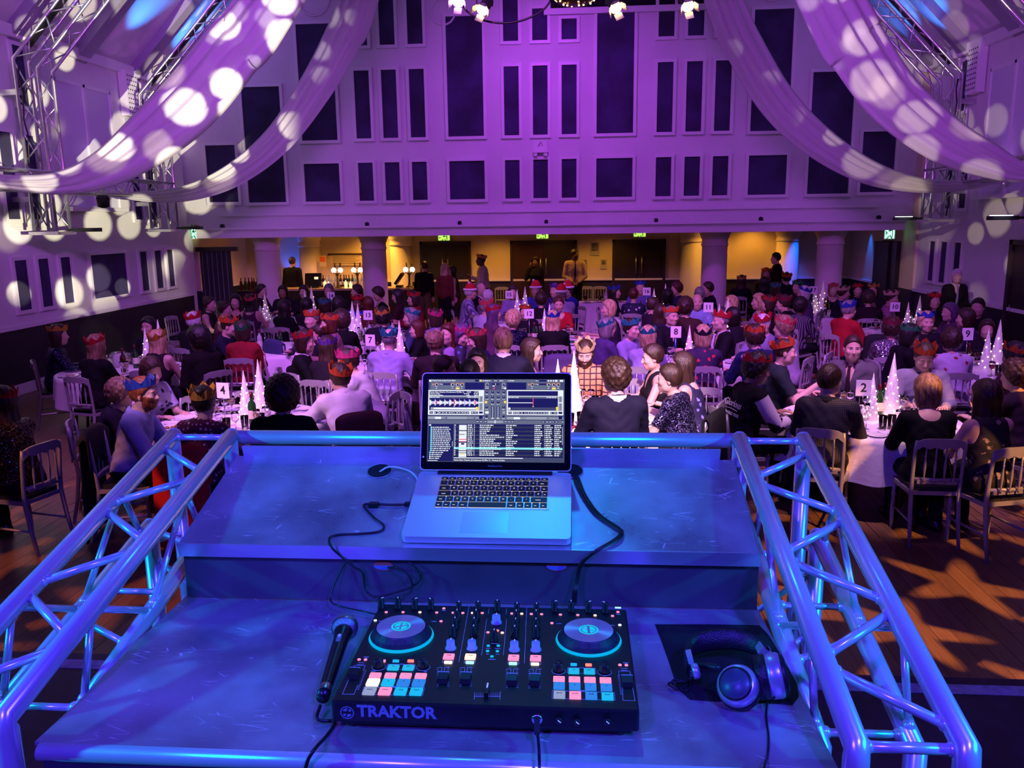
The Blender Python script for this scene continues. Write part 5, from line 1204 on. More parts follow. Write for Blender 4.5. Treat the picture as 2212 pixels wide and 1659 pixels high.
def fluid(n, c): return mat('drink_' + n, c, .05, trans=.75, ior=1.33)
def lat(prof, n=14, cap=True):
    b = MB(); b.flag = True; b.lathe(prof, n, cap=cap); return b
WINEG = lat([(.034, 0), (.033, .003), (.005, .006), (.004, .075), (.010, .085), (.030, .105), (.036, .130), (.034, .160), (.031, .180), (.030, .180), (.033, .158), (.034, .130), (.028, .107), (.006, .090)], 14, False).mesh('wine_glass', GLASS)
TUMB = lat([(.001, 0), (.030, .0), (.037, .130), (.0355, .130), (.029, .008), (.001, .007)], 14, False).mesh('tumbler', GLASS)
FLUTE = lat([(.030, 0), (.029, .003), (.004, .006), (.004, .085), (.012, .10), (.022, .14), (.024, .20), (.021, .235), (.020, .235), (.022, .20), (.020, .14), (.006, .10)], 12, False).mesh('flute', GLASS)
LIQ = {k: (lat([(.006, .091), (.027, .108), (.032, .130), (.031, .142)], 12).mesh('drink', fluid(k, c)), lat([(.028, .009), (.033, .085)], 12).mesh('drink', fluid(k, c))) for k, c in (('red wine', (.25, .01, .03)), ('white wine', (.75, .62, .25)), ('beer', (.70, .30, .04)), ('cola', (.06, .02, .01)), ('water', (.8, .85, .9)), ('squash', (.85, .30, .03)))}
PLATE = lat([(.06, 0), (.07, .004), (.125, .016), (.128, .018), (.124, .0185), (.07, .008), (.001, .007)], 28, False).mesh('plate', mat('white_china', (.75, .73, .75), .15))
SIDEP = lat([(.04, 0), (.045, .003), (.082, .012), (.084, .013), (.080, .0132), (.045, .005), (.001, .005)], 22, False).mesh('side_plate', mat('white_china'))
BOTT = {k: (lat([(.001, 0), (.036, .0), (.038, .01), (.038, .18), (.034, .205), (.016, .235), (.0135, .25), (.0135, .30), (.015, .302), (.015, .312), (.001, .313)], 14, False).mesh('bottle', mat('bottle_' + k, c, .08, trans=.55, ior=1.5)),
            lat([(.0386, .06), (.0388, .061), (.0388, .14), (.0386, .141)], 14, False).mesh('bottle_label', mat('bottle_label_cream', (.65, .6, .5), .6)), lat([(.0150, .262), (.0155, .263), (.0155, .313), (.001, .3145)], 12, False).mesh('foil_cap', mat('foil_dark_red', (.12, .01, .02), .3, .6))) for k, c in (('green', (.02, .10, .03)), ('brown', (.08, .03, .01)), ('clear', (.8, .82, .85)))}
BUCK = lat([(.001, 0), (.07, .0), (.085, .19), (.090, .195), (.090, .20), (.084, .198), (.069, .008), (.001, .007)], 20, False).mesh('ice_bucket', mat('polished_steel', (.72, .72, .75), .12, 1.0))
NAPM = {}
def nap_mesh(col):
    if col not in NAPM:
        b = MB(); b.flag = True; rn = random.Random(4); n = 7
        b.add([(-.09 + .18 * i / n + rn.uniform(-.008, .008), -.07 + .14 * j / n + rn.uniform(-.008, .008), .004 + .022 * abs(math.sin(i * 1.3 + j * .8)) * (1 - abs(i / n - .5))) for i in range(n + 1) for j in range(n + 1)], [(i * (n + 1) + j, (i + 1) * (n + 1) + j, (i + 1) * (n + 1) + j + 1, i * (n + 1) + j + 1) for i in range(n) for j in range(n)])
        NAPM[col] = b.mesh('napkin', mat('napkin_' + col, {'green': (.02, .12, .09), 'white': (.7, .68, .7), 'red': (.35, .02, .04)}[col], .8))
    return NAPM[col]
FOOD = {}
def food(k):
    if k not in FOOD:
        b = MB(); rn = random.Random(len(FOOD) + 2)
        for _ in range(5): b.ell((rn.uniform(-.04, .04), rn.uniform(-.04, .04), .016 + rn.uniform(0, .008)), (rn.uniform(.014, .028), rn.uniform(.012, .022), rn.uniform(.008, .016)), 8, 5)
        FOOD[k] = b.mesh('food', mat('food_' + k, {'brown': (.30, .12, .05), 'cream': (.65, .5, .3), 'red': (.45, .05, .03)}[k], .5, noise=.5, nscale=60))
    return FOOD[k]
CUTL = {}
def cutlery(k):
    if k not in CUTL:
        b = MB(); b.tube([(0, -.09, .004), (0, 0, .005), (0, .03, .006)], [.005, .0035, .003], 6)
        if k == 'fork':
            b.box((0, .045, .006), (.02, .03, .002))
            for x in (-.0075, -.0025, .0025, .0075): b.tube([(x, .058, .006), (x, .095, .008)], .0015, 4)
        elif k == 'knife': b.box((.002, .07, .005), (.016, .09, .0015))
        else: b.ell((0, .055, .006), (.018, .028, .004))
        CUTL[k] = b.mesh(k, mat('polished_steel'))
    return CUTL[k]
CONEM = mat('glitter_cone', (.80, .74, .78), .35, emit=(1.0, .62, .70), estr=.10, noise=.35, nscale=90)  # faint emission put into the shell for the glow of its bulbs
def cone_tree(loc, h, r, label, glowk=1.0, bulbs=26):
    t = thing('light_cone', label, 'light cone', loc, random.random() * 6, 'lit table cones')
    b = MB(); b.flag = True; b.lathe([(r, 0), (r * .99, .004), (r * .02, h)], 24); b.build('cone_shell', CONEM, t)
    b = MB(); rn = random.Random(int(h * 1000 + loc[0] * 50))
    for k in range(34):   # wound wire ribs
        a = rn.random() * 6.28; z0 = rn.random() * h * .85; z1 = min(h * .97, z0 + .07); f = lambda z, a_: ((r * (1 - z / h) + .0012) * math.cos(a_), (r * (1 - z / h) + .0012) * math.sin(a_), z)
        b.tube([f(z0, a), f((z0 + z1) / 2, a + .3), f(z1, a + .55)], .0012, 3)
    b.build('glitter_wire', mat('glitter_wire', (.55, .48, .52), .2, .8), t, kind='stuff')
    b = MB()
    for k in range(bulbs):
        z = h * (.04 + .9 * (1 - math.sqrt(1 - (k + .5) / bulbs * .96))); a = k * 2.4; q = r * (1 - z / h) + .003; b.ell((q * math.cos(a), q * math.sin(a), z), (.0075, .0075, .0075), 6, 4)
    b.build('fairy_bulbs', glow('fairy_bulb', (1.0, .72, .50), 7 * glowk), t, kind='stuff')
    return t
def number_card(loc, n, rz, tall=.42):
    t = thing('table_number', 'white card numbered %s on a slim stand' % WORD[n], 'table number', loc, rz, 'table number cards')
    b = MB(); b.flag = True; b.lathe([(.045, 0), (.045, .006), (.004, .012)], 16); b.tube([(0, 0, .01), (0, 0, tall - .10)], .004, 6); b.build('stand', mat('chrome_stand', (.4, .4, .42), .2, .9), t)
    MB().box((0, 0, tall - .03), (.135 if len(str(n)) < 2 else .15, .004, .15)).build('card', mat('white_card', (.80, .78, .80), .6), t)
    b = MB(); letter(b, str(n), .115 if len(str(n)) < 2 else .10, Matrix.Translation((0, -.0026, tall - .03)) @ frame_M((0, 0, 0), (1, 0, 0), (0, 0, 1)), .0004, 'CENTER', .0018); b.build('numeral', mat('black_ink', (.01, .01, .012), .6), t)
    return t
TZ = .743
def put(name, me, loc, label, cat, group, rz=0, kids=()):
    t = mk(name, me, None, loc, (0, 0, rz), label, cat, group)
    for nm, m in kids: mk(nm, m, t)
    return t
def dress(n, x, y, level, seed, bias=()):
    """lay a table: plates round the edge, glasses and bottles inside; level 2 near, 1 middle, 0 far"""
    rn = random.Random(seed); T = 'table %s' % n; cnt = (10, 9, 6)[2 - level]
    for k in range(cnt):
        a = 2 * math.pi * (k + .5) / cnt + seed; r = .63 + rn.uniform(-.03, .03); px, py = x + r * math.cos(a), y + r * math.sin(a)
        if rn.random() < .85:
            t = put('dinner_plate', PLATE, (px, py, TZ), 'white dinner plate set at a place on ' + T, 'plate', 'dinner plates on ' + T)
            if level and rn.random() < .7: mk('food', food(rn.choice(('brown', 'cream', 'red'))), t)
        if level == 2:
            put('side_plate', SIDEP, (x + .66 * math.cos(a + .29), y + .66 * math.sin(a + .29), TZ), 'small white side plate beside a place on ' + T, 'plate', 'side plates on ' + T)
            for kk, da in (('fork', -.23), ('knife', .19)):
                put(kk, cutlery(kk), (x + .62 * math.cos(a + da), y + .62 * math.sin(a + da), TZ), 'polished %s lying by a plate on %s' % (kk, T), 'cutlery', kk + 's on ' + T, a + math.pi / 2 + rn.uniform(-.3, .3))
        if level and rn.random() < .5:
            c = rn.choice(('white', 'white', 'green', 'red')); put('napkin', nap_mesh(c), (x + .5 * math.cos(a - .2), y + .5 * math.sin(a - .2), TZ), 'crumpled %s napkin on %s' % (c, T), 'napkin', c + ' napkins on ' + T, rn.random() * 6)
        for q in range((3, 2, 1)[2 - level]):
            rr = .40 + rn.uniform(-.06, .06); aa = a + (q - 1) * .16 + rn.uniform(-.04, .04); g = rn.random(); p = (x + rr * math.cos(aa), y + rr * math.sin(aa), TZ)
            dk = rn.choice(('red wine', 'white wine', 'beer', 'cola', 'water', 'squash', None))
            if g < .55: put('wine_glass', WINEG, p, 'stemmed wine glass %s on %s' % ('of ' + dk if dk in ('red wine', 'white wine') else 'nearly empty', T), 'glass', 'wine glasses on ' + T, 0, [('drink', LIQ[dk][0])] if dk in ('red wine', 'white wine') else ())
            elif g < .9: put('tumbler', TUMB, p, 'straight tumbler %s on %s' % ('of ' + dk if dk else 'empty', T), 'glass', 'tumblers on ' + T, 0, [('drink', LIQ[dk][1])] if dk else ())
            else: put('champagne_flute', FLUTE, p, 'slim champagne flute on ' + T, 'glass', 'flutes on ' + T)
    for k in range((3, 3, 2)[2 - level]):
        a = rn.random() * 6.28; r = rn.uniform(.14, .28); bk = rn.choice(('green', 'brown', 'clear')); put('wine_bottle', BOTT[bk][0], (x + r * math.cos(a), y + r * math.sin(a), TZ), '%s glass wine bottle standing near the centre of %s' % (bk, T), 'bottle', bk + ' bottles on ' + T, 0, [('bottle_label', BOTT[bk][1]), ('foil_cap', BOTT[bk][2])])
    if level: a = seed * 1.7; put('ice_bucket', BUCK, (x + .3 * math.cos(a), y + .3 * math.sin(a), TZ), 'polished steel wine bucket on ' + T, 'bucket', None)
# (number, table centre, card pixel, [(cone tip pixel, base y, tall?)], level)
TABLES = [('2', 2.75, 7.75, (1865, 845), [(1888, 805), (1933, 762)], 2), ('3', .10, 7.80, (1168, 830), [(1240, 757), (1205, 775)], 2), ('4', -3.20, 7.55, (482, 850), [(525, 800), (556, 776)], 2),
          ('5', -5.95, 10.3, None, [(312, 708), (340, 690)], 1), ('7', -2.55, 10.55, (800, 740), [(862, 692), (828, 708)], 1), ('8', 1.45, 10.85, (1460, 722), [(1490, 702)], 1), ('9', 5.05, 10.3, (2090, 727), [(2137, 708), (2162, 690)], 1),
          ('13', -3.1, 13.05, (795, 685), [(772, 655), (760, 650)], 1), ('12', -.5, 12.95, (1143, 682), [(1176, 665), (1187, 655)], 1), ('11', 2.4, 13.2, (1530, 668), [(1573, 642), (1554, 655)], 1), ('10', 5.35, 13.75, (1933, 667), [(1963, 652), (1988, 638)], 1),
          ('14', -4.6, 15.4, (715, 643), [(672, 618), (658, 626)], 0), ('18', -6.3, 15.95, None, [(571, 632)], 0), ('15', -1.05, 15.75, (1100, 640), [(1117, 625), (1134, 618)], 0), ('16', 1.45, 16.25, (1397, 633), [(1413, 622), (1438, 612)], 0), ('17', 4.75, 16.6, (1757, 630), [(1779, 606), (1762, 618)], 0),
          ('6', -4.6, 12.1, None, [], 0)]
WORD = {'2': 'two', '3': 'three', '4': 'four', '7': 'seven', '8': 'eight', '9': 'nine', '10': 'ten', '11': 'eleven', '12': 'twelve', '13': 'thirteen', '14': 'fourteen', '15': 'fifteen', '16': 'sixteen', '17': 'seventeen', '5': 'by the long side wall', '6': 'behind the wall table', '18': 'nearest the curtained exit'}
TC = {}
for n, x, y, card, cones, lv in TABLES:
    TC[n] = (x, y); nm = WORD[n]
    table(nm, x, y)
    dress(nm, x, y, lv, int(n))
    if card:
        p = at(card[0], card[1], Y=y - .05); number_card((p.x, y - .05, TZ), n, rad(random.uniform(-12, 12)), max(.28, p.z - TZ + .06))
    for k, (cx_, cy_) in enumerate(cones):
        yy = y + (.12 if k else -.02); p = at(cx_, cy_, Y=yy); hgt = max(.34, min(.74, p.z - TZ))
        cone_tree((p.x, yy, TZ), hgt, hgt * .155, '%s glittering light cone on table %s' % ('taller' if (len(cones) > 1 and cones[k][1] == min(c[1] for c in cones)) else ('shorter' if len(cones) > 1 else 'single'), nm), 1.0 if lv else .8, 26 if lv == 2 else 18)

# ---------------------------------------------------------------- people
def nets(F, o, h):
    """surface nets over a sampled distance field (negative inside)"""
    S = F < 0; nx, ny, nz = F.shape
    c = [S[i:nx - 1 + i, j:ny - 1 + j, k:nz - 1 + k] for i in (0, 1) for j in (0, 1) for k in (0, 1)]
    cnt = sum(x.astype(np.int8) for x in c); act = (cnt > 0) & (cnt < 8)
    I, J, K = np.nonzero(act); idx = -np.ones(act.shape, np.int64); idx[I, J, K] = np.arange(len(I))
    P = np.zeros((len(I), 3)); N = np.zeros(len(I))
    cor = [(i, j, k) for i in (0, 1) for j in (0, 1) for k in (0, 1)]
    val = [F[I + a, J + b, K + d] for a, b, d in cor]
    for a in range(8):
        for b in range(a + 1, 8):
            if sum(abs(cor[a][q] - cor[b][q]) for q in range(3)) != 1: continue
            va, vb = val[a], val[b]; m = (va < 0) != (vb < 0)
            t = np.where(m, va / np.where(m, va - vb, 1), 0)[:, None]
            A, B = np.array(cor[a], float), np.array(cor[b], float)
            P += np.where(m[:, None], A + (B - A) * t, 0); N += m
    V = (P / N[:, None] + np.stack([I, J, K], 1)) * h + np.asarray(o)
    Q = []
    for ax in range(3):
        u, v = (ax + 1) % 3, (ax + 2) % 3
        sl0 = [slice(None)] * 3; sl1 = [slice(None)] * 3; sl0[ax] = slice(0, -1); sl1[ax] = slice(1, None)
        A, B = S[tuple(sl0)], S[tuple(sl1)]
        E = np.nonzero(A != B); E = np.stack(E, 1); ok = (E[:, u] > 0) & (E[:, v] > 0) & (E[:, u] < F.shape[u] - 1) & (E[:, v] < F.shape[v] - 1); E = E[ok]
        ins = A[tuple(E.T)]
        q = []
        for du, dv in ((1, 1), (0, 1), (0, 0), (1, 0)):
            e = E.copy(); e[:, u] -= du; e[:, v] -= dv; q.append(idx[tuple(e.T)])
        q = np.stack(q, 1); q = np.where(ins[:, None], q, q[:, ::-1]); Q.append(q)
    return V, np.concatenate(Q)

def d_cap(P, a, b, r1, r2, sc=(1, 1, 1)):
    s = np.asarray(sc, np.float32); a = np.asarray(a, np.float32); b = np.asarray(b, np.float32)
    ab = b - a; q = P - a; t = np.clip((q @ ab) / (ab @ ab + 1e-9), 0, 1)
    return np.sqrt((((q - t[..., None] * ab) / s) ** 2).sum(-1)) * min(s) - (r1 + (r2 - r1) * t) * min(s)
def d_ell(P, c, r, R=None):
    q = P - np.asarray(c)
    if R is not None: q = q @ R
    r = np.asarray(r); k0 = np.sqrt(((q / r) ** 2).sum(-1)); k1 = np.sqrt(((q / r ** 2) ** 2).sum(-1)) + 1e-9
    return k0 * (k0 - 1) / k1
def smin(a, b, k=.03):
    h = np.clip(.5 + .5 * (b - a) / k, 0, 1); return b + (a - b) * h - k * h * (1 - h)
def grid(lo, hi, h):
    n = [int((b - a) / h) + 2 for a, b in zip(lo, hi)]
    ax = [(lo[i] + h * np.arange(n[i])).astype(np.float32) for i in range(3)]
    return np.stack(np.meshgrid(*ax, indexing='ij'), -1)
def boxed(G, lo, h, a, b, m, fn):
    """evaluate a primitive only near its box; far away it counts as outside"""
    sl = []
    for i in range(3):
        n = G.shape[i]; i0 = int(max(0, min(n - 1, (min(a[i], b[i]) - m - lo[i]) // h))); i1 = int(max(i0 + 1, min(n, (max(a[i], b[i]) + m - lo[i]) // h + 2))); sl.append(slice(i0, i1))
    out = np.full(G.shape[:3], .2, np.float32); sl = tuple(sl); out[sl] = fn(G[sl]); return out
def np_mesh(name, parts, mats):
    V = np.concatenate([p[0] for p in parts]); off = 0; starts = []; loops = []; tot = []; mi = []
    vo = 0
    for v, q, m in parts:
        loops.append((q + vo).ravel()); tot.append(np.full(len(q), q.shape[1])); mi.append(np.full(len(q), m)); vo += len(v)
    loops = np.concatenate(loops); tot = np.concatenate(tot); mi = np.concatenate(mi)
    me = bpy.data.meshes.new(name); me.vertices.add(len(V)); me.vertices.foreach_set('co', V.astype(np.float32).ravel())
    me.loops.add(len(loops)); me.loops.foreach_set('vertex_index', loops.astype(np.int32))
    st = np.concatenate([[0], np.cumsum(tot)[:-1]])
    me.polygons.add(len(tot)); me.polygons.foreach_set('loop_start', st.astype(np.int32)); me.polygons.foreach_set('loop_total', tot.astype(np.int32))
    me.polygons.foreach_set('use_smooth', np.ones(len(tot), bool)); me.polygons.foreach_set('material_index', mi.astype(np.int32))
    for m in mats: me.materials.append(m)
    me.update(calc_edges=True); return me

# head: built once per fineness in its own frame (centre of skull at origin, face towards +y)
_HEAD = {}
def head_sdf(P, male):
    f = d_ell(P, (0, -.012, .022), (.076, .096, .098))
    f = smin(f, d_ell(P, (0, .022, -.045), (.058, .066, .080)), .03)                  # face
    f = smin(f, d_ell(P, (0, .050, -.095), (.030 if male else .025, .026, .024)), .03)  # chin
    for s in (-1, 1):
        f = smin(f, d_ell(P, (s * .047, .012, -.068), (.022, .036, .034)), .025)      # jaw
        f = smin(f, d_ell(P, (s * .040, .060, -.028), (.026, .022, .022)), .022)      # cheek
        f = -smin(-f, d_ell(P, (s * .031, .092, .002), (.020, .017, .013)), .012)     # eye socket
        f = smin(f, d_ell(P, (s * .030, .070, .002), (.0155, .0135, .0115)), .006)    # lid over the eyeball
        f = smin(f, d_ell(P, (s * .029, .078, .019), (.024, .010, .006)), .010)       # brow ridge
        f = smin(f, d_ell(P, (s * .079, -.008, -.012), (.009, .019, .031)), .008)     # ear
        f = smin(f, d_ell(P, (s * .012, .090, -.040), (.009, .009, .008)), .008)      # nostril
    f = smin(f, d_cap(P, (0, .080, .010), (0, .103, -.036), .008, .0115), .010)       # nose
    f = smin(f, d_ell(P, (0, .083, -.062), (.024, .011, .0055)), .007)                # upper lip
    f = smin(f, d_ell(P, (0, .081, -.074), (.020, .011, .0065)), .006)                # lower lip
    f = smin(f, d_cap(P, (0, -.030, -.060), (0, -.040, -.19), .050 if male else .042, .054 if male else .044), .03)  # neck
    return f
def head_mesh(male, h):
    k = (male, h)
    if k not in _HEAD:
        G = grid((-.115, -.135, -.20), (.115, .13, .145), h); F = head_sdf(G, male)
        # open at the neck: let the lower end run into the body
        _HEAD[k] = nets(F, (-.115, -.135, -.20), h)
    return _HEAD[k]
_HAIR = {}
def hair_mesh(style, h):
    k = (style, h)
    if k in _HAIR: return _HAIR[k]
    lo, hi = (-.20, -.24, -.56), (.20, .17, .21)
    if style in ('short', 'crop', 'bald', 'curly', 'bun', 'beanie'): lo = (-.17, -.22, -.16)
    G = grid(lo, hi, h); x, y, z = G[..., 0], G[..., 1], G[..., 2]
    t = {'crop': .008, 'bald': .007, 'short': .015, 'curly': .034, 'bob': .024, 'long': .022, 'bun': .014, 'afro': .055, 'beanie': .02}[style]
    f = d_ell(G, (0, -.014, .026), (.077 + t, .098 + t, .099 + t * 1.15))
    if style in ('curly', 'afro'): f = f + .010 * np.sin(x * 95) * np.sin(y * 90 + 1) * np.sin(z * 97 + 2)
    else: f = f + .0022 * np.sin(x * 160 + 3 * np.sin(z * 30)) * (1 if style != 'crop' else .3)
    # hairline: keep what is above and behind the face
    line = (y - .052) - np.clip((z - .045) * .85, -.10, .2)            # front edge slopes back down the temples
    if style == 'bald': line = np.maximum(y - .005, z - .040)
    f = np.maximum(f, line * .9)
    low = {'short': -.055, 'crop': -.045, 'bald': -.04, 'curly': -.075, 'bun': -.06, 'afro': -.085, 'beanie': -.05}.get(style)
    if low is not None: f = np.maximum(f, (low - z) * .9)
    if style == 'bob':
        b = d_ell(G, (0, -.030, -.055), (.098, .088, .105)); b = np.maximum(b, (y - .035)); b = np.maximum(b, -.165 - z)
        f = np.maximum(smin(f, b, .03), line * .9 - np.clip(.03 - z, 0, .05))
    if style == 'long':
        b = d_cap(G, (0, -.045, -.02), (0, -.105, -.42), .098, .085, (1, .62, 1)); b = b + .004 * np.sin(x * 120 + 2 * np.sin(z * 14))
        for s in (-1, 1): b = smin(b, d_cap(G, (s * .072, .0, -.02), (s * .088, -.01, -.30), .032, .024), .02)
        b = np.maximum(b, y - .03); f = smin(np.maximum(f, (-.16 - z)), b, .025); f = np.maximum(f, line * .9 - np.clip(.02 - z, 0, .06))
    if style == 'bun': f = smin(f, d_ell(G, (0, -.085, .095), (.042, .042, .04)), .012)
    # hollow so that the face stays clear
    f = np.maximum(f, -(d_ell(G, (0, .050, -.055), (.066, .075, .090))))
    _HAIR[k] = nets(f, lo, h)
    return _HAIR[k]

def hand_mesh(wrist, fwd, up, s, curl=.5, grip=False):
    """palm, four unequal fingers with knuckle bends and a thumb from the side of the palm"""
    fwd = Vector(fwd).normalized(); up = Vector(up); up = (up - fwd * up.dot(fwd)).normalized(); side = fwd.cross(up) * s
    W = Vector(wrist); m = MB(); P = lambda a, b, c: W + fwd * a + side * b + up * c
    m.tube([P(-.03, 0, 0), P(.0, 0, 0)], [.024, .025], 8)
    m.ell(P(.045, 0, 0), (.052, .040, .016), 8, 6, Matrix((fwd, side, up)).transposed())
    cu = curl if not grip else 1.25
    for k, (b, L, r) in enumerate(((-.030, .062, .0088), (-.010, .072, .0092), (.010, .068, .009), (.029, .052, .0078))):
        p = P(.082 - abs(b) * .25, b, 0); a = 0; pts = [P(.05, b * .85, 0), p]
        for q in (.45, .32, .23):
            a += cu * (.55 if q == .45 else .6); pts.append(pts[-1] + (fwd * math.cos(a) - up * math.sin(a)) * L * q)
        m.tube(pts, [r * 1.1, r * 1.05, r, r * .92, r * .75], 6)
    t = P(.018, -.030, -.004); d1 = (fwd * .65 - side * .72 - up * .25).normalized(); d2 = (fwd * .9 - side * .25 - up * (.3 + .5 * cu)).normalized()
    m.tube([P(.02, -.012, -.002), t, t + d1 * .036, t + d1 * .036 + d2 * .034], [.014, .0125, .0105, .008], 6)
    tri = [f for f in m.f]; q = np.array([f if len(f) == 4 else (tuple(f) + (f[-1],) * (4 - len(f)) if len(f) < 4 else f[:4]) for f in tri if len(f) in (3, 4)])
    ngon = [f for f in tri if len(f) > 4]
    ex = [(f[0], f[i], f[i + 1], f[i + 1]) for f in ngon for i in range(1, len(f) - 1)]
    if ex: q = np.concatenate([q, np.array(ex)])
    return np.array([tuple(p) for p in m.v]), q

def clean_quads(v, q):
    """degenerate quads (written tri tris) become triangles"""
    t = q[:, 2] == q[:, 3]; return [(v, q[~t]), (np.zeros((0, 3)), q[t][:, :3])] if t.any() else [(v, q)]

SK = {'l': (.60, .38, .30), 'm': (.50, .30, .22), 'd': (.13, .065, .042), 't': (.30, .165, .105)}
def skin(k): return mat('skin_' + k, SK[k], .48, spec=.4, noise=.12, nscale=9)
HC_ = {'blk': ('#120d0d', '#1e1614'), 'dbr': ('#24150f', '#3a2418'), 'br': ('#3e2a20', '#281a13'), 'aub': ('#5a2416', '#34130c'), 'bl': ('#cfb48c', '#94764e'), 'sb': ('#94745a', '#5e4534'), 'gr': ('#8d8788', '#5d585a'), 'wh': ('#d8d4d8', '#a9a4a9'), 'gin': ('#8a4a2c', '#5e2e18'), 'pur': ('#6b4a78', '#43304e')}
def hairm(k): return mat('hair_' + k, HC_[k][0], .42, col2=HC_[k][1], noise=1, nscale=6, stretch=(9, 9, .8), bump=.5, bscale=16)
CRC = {'red': '#c3202c', 'ora': '#d4582a', 'yel': '#c99a3a', 'grn': '#2f8a55', 'teal': '#2e8a96', 'blu': '#2b49b5', 'pur': '#6a3aa0', 'pink': '#d63a86', 'cream': '#dcc39a', 'coral': '#d4505a', 'maroon': '#7a1f38', 'dk': '#3a2c44'}
def crownm(k):
    nm = 'tissue_' + k
    if nm in MATS: return MATS[nm]
    m = mat(nm, CRC[k], .7); nt = m.node_tree; b = nt.nodes['Principled BSDF']; out = nt.nodes['Material Output']
    t = nt.nodes.new('ShaderNodeBsdfTranslucent'); t.inputs[0].default_value = (*lin(CRC[k]), 1); mx = nt.nodes.new('ShaderNodeMixShader'); mx.inputs[0].default_value = .35
    nt.links.new(b.outputs[0], mx.inputs[1]); nt.links.new(t.outputs[0], mx.inputs[2]); nt.links.new(mx.outputs[0], out.inputs[0]); return m

# cloth patterns: name -> material
CLOTH = {}
def cloth(spec):
    """'#hex' plain, or 'pattern:#a:#b'"""
    if spec in CLOTH: return CLOTH[spec]
    p = spec.split(':')
    if len(p) == 1: m = mat('cloth_' + spec[1:], spec, .8, noise=.25, nscale=5, bump=.35, bscale=22, spec=.2)
    elif p[0] == 'satin': m = mat('satin_' + p[1][1:], p[1], .32, noise=.2, nscale=4, bump=.5, bscale=14)
    else:
        m = mat('%s_%s_%s' % (p[0], p[1][1:], p[2][1:]), p[1], .75); nt = m.node_tree; N = nt.nodes; K = nt.links; b = N['Principled BSDF']; A, B = lin(p[1]), lin(p[2])
        tc = N.new('ShaderNodeTexCoord'); mx = N.new('ShaderNodeMix'); mx.data_type = 'RGBA'; mx.inputs[6].default_value = (*A, 1); mx.inputs[7].default_value = (*B, 1)
        def thr(v, a, c):
            r = N.new('ShaderNodeMapRange'); r.inputs[1].default_value = a; r.inputs[2].default_value = c; K.new(v, r.inputs[0]); K.new(r.outputs[0], mx.inputs[0])
        if p[0] == 'sequin':
            v = N.new('ShaderNodeTexVoronoi'); v.inputs['Scale'].default_value = 130; K.new(tc.outputs['Object'], v.inputs['Vector'])
            s = N.new('ShaderNodeSeparateColor'); K.new(v.outputs['Color'], s.inputs[0]); thr(s.outputs[0], .62, .9)
            b.inputs['Metallic'].default_value = .75; b.inputs['Roughness'].default_value = .22
            nm = N.new('ShaderNodeVectorMath'); nm.operation = 'SUBTRACT'; K.new(v.outputs['Color'], nm.inputs[0]); nm.inputs[1].default_value = (.5, .5, .5)
            ge = N.new('ShaderNodeNewGeometry'); ad = N.new('ShaderNodeVectorMath'); ad.operation = 'ADD'; K.new(nm.outputs[0], ad.inputs[0]); K.new(ge.outputs['Normal'], ad.inputs[1]); nz = N.new('ShaderNodeVectorMath'); nz.operation = 'NORMALIZE'; K.new(ad.outputs[0], nz.inputs[0]); K.new(nz.outputs[0], b.inputs['Normal'])
        elif p[0] == 'dots':
            v = N.new('ShaderNodeTexVoronoi'); v.inputs['Scale'].default_value = 26; v.inputs['Randomness'].default_value = .25; K.new(tc.outputs['Object'], v.inputs['Vector']); thr(v.outputs['Distance'], .34, .28)
        elif p[0] == 'floral':
            v = N.new('ShaderNodeTexVoronoi'); v.inputs['Scale'].default_value = 13; K.new(tc.outputs['Object'], v.inputs['Vector']); no = N.new('ShaderNodeTexNoise'); no.inputs['Scale'].default_value = 38; K.new(tc.outputs['Object'], no.inputs['Vector'])
            ad = N.new('ShaderNodeMath'); ad.operation = 'ADD'; K.new(v.outputs['Distance'], ad.inputs[0]); sc_ = N.new('ShaderNodeMath'); sc_.operation = 'MULTIPLY'; sc_.inputs[1].default_value = .55; K.new(no.outputs['Fac'], sc_.inputs[0]); K.new(sc_.outputs[0], ad.inputs[1]); thr(ad.outputs[0], .56, .50)
        elif p[0] in ('check', 'stripe', 'weave'):
            sp = N.new('ShaderNodeSeparateXYZ'); K.new(tc.outputs['Object'], sp.inputs[0]); outs = []
            for i in ((0, 2) if p[0] != 'stripe' else (0,)):
                fm = N.new('ShaderNodeMath'); fm.operation = 'MULTIPLY'; fm.inputs[1].default_value = {'check': 17, 'stripe': 40, 'weave': 70}[p[0]]; K.new(sp.outputs[i], fm.inputs[0])
                fr = N.new('ShaderNodeMath'); fr.operation = 'FRACT'; K.new(fm.outputs[0], fr.inputs[0]); lt = N.new('ShaderNodeMath'); lt.operation = 'LESS_THAN'; lt.inputs[1].default_value = .22 if p[0] == 'check' else .4; K.new(fr.outputs[0], lt.inputs[0]); outs.append(lt.outputs[0])
            if len(outs) == 2: mxm = N.new('ShaderNodeMath'); mxm.operation = 'MAXIMUM' if p[0] == 'check' else 'MULTIPLY'; K.new(outs[0], mxm.inputs[0]); K.new(outs[1], mxm.inputs[1]); outs = [mxm.outputs[0]]
            K.new(outs[0], mx.inputs[0])
        K.new(mx.outputs[2], b.inputs['Base Color'])
    CLOTH[spec] = m; return m

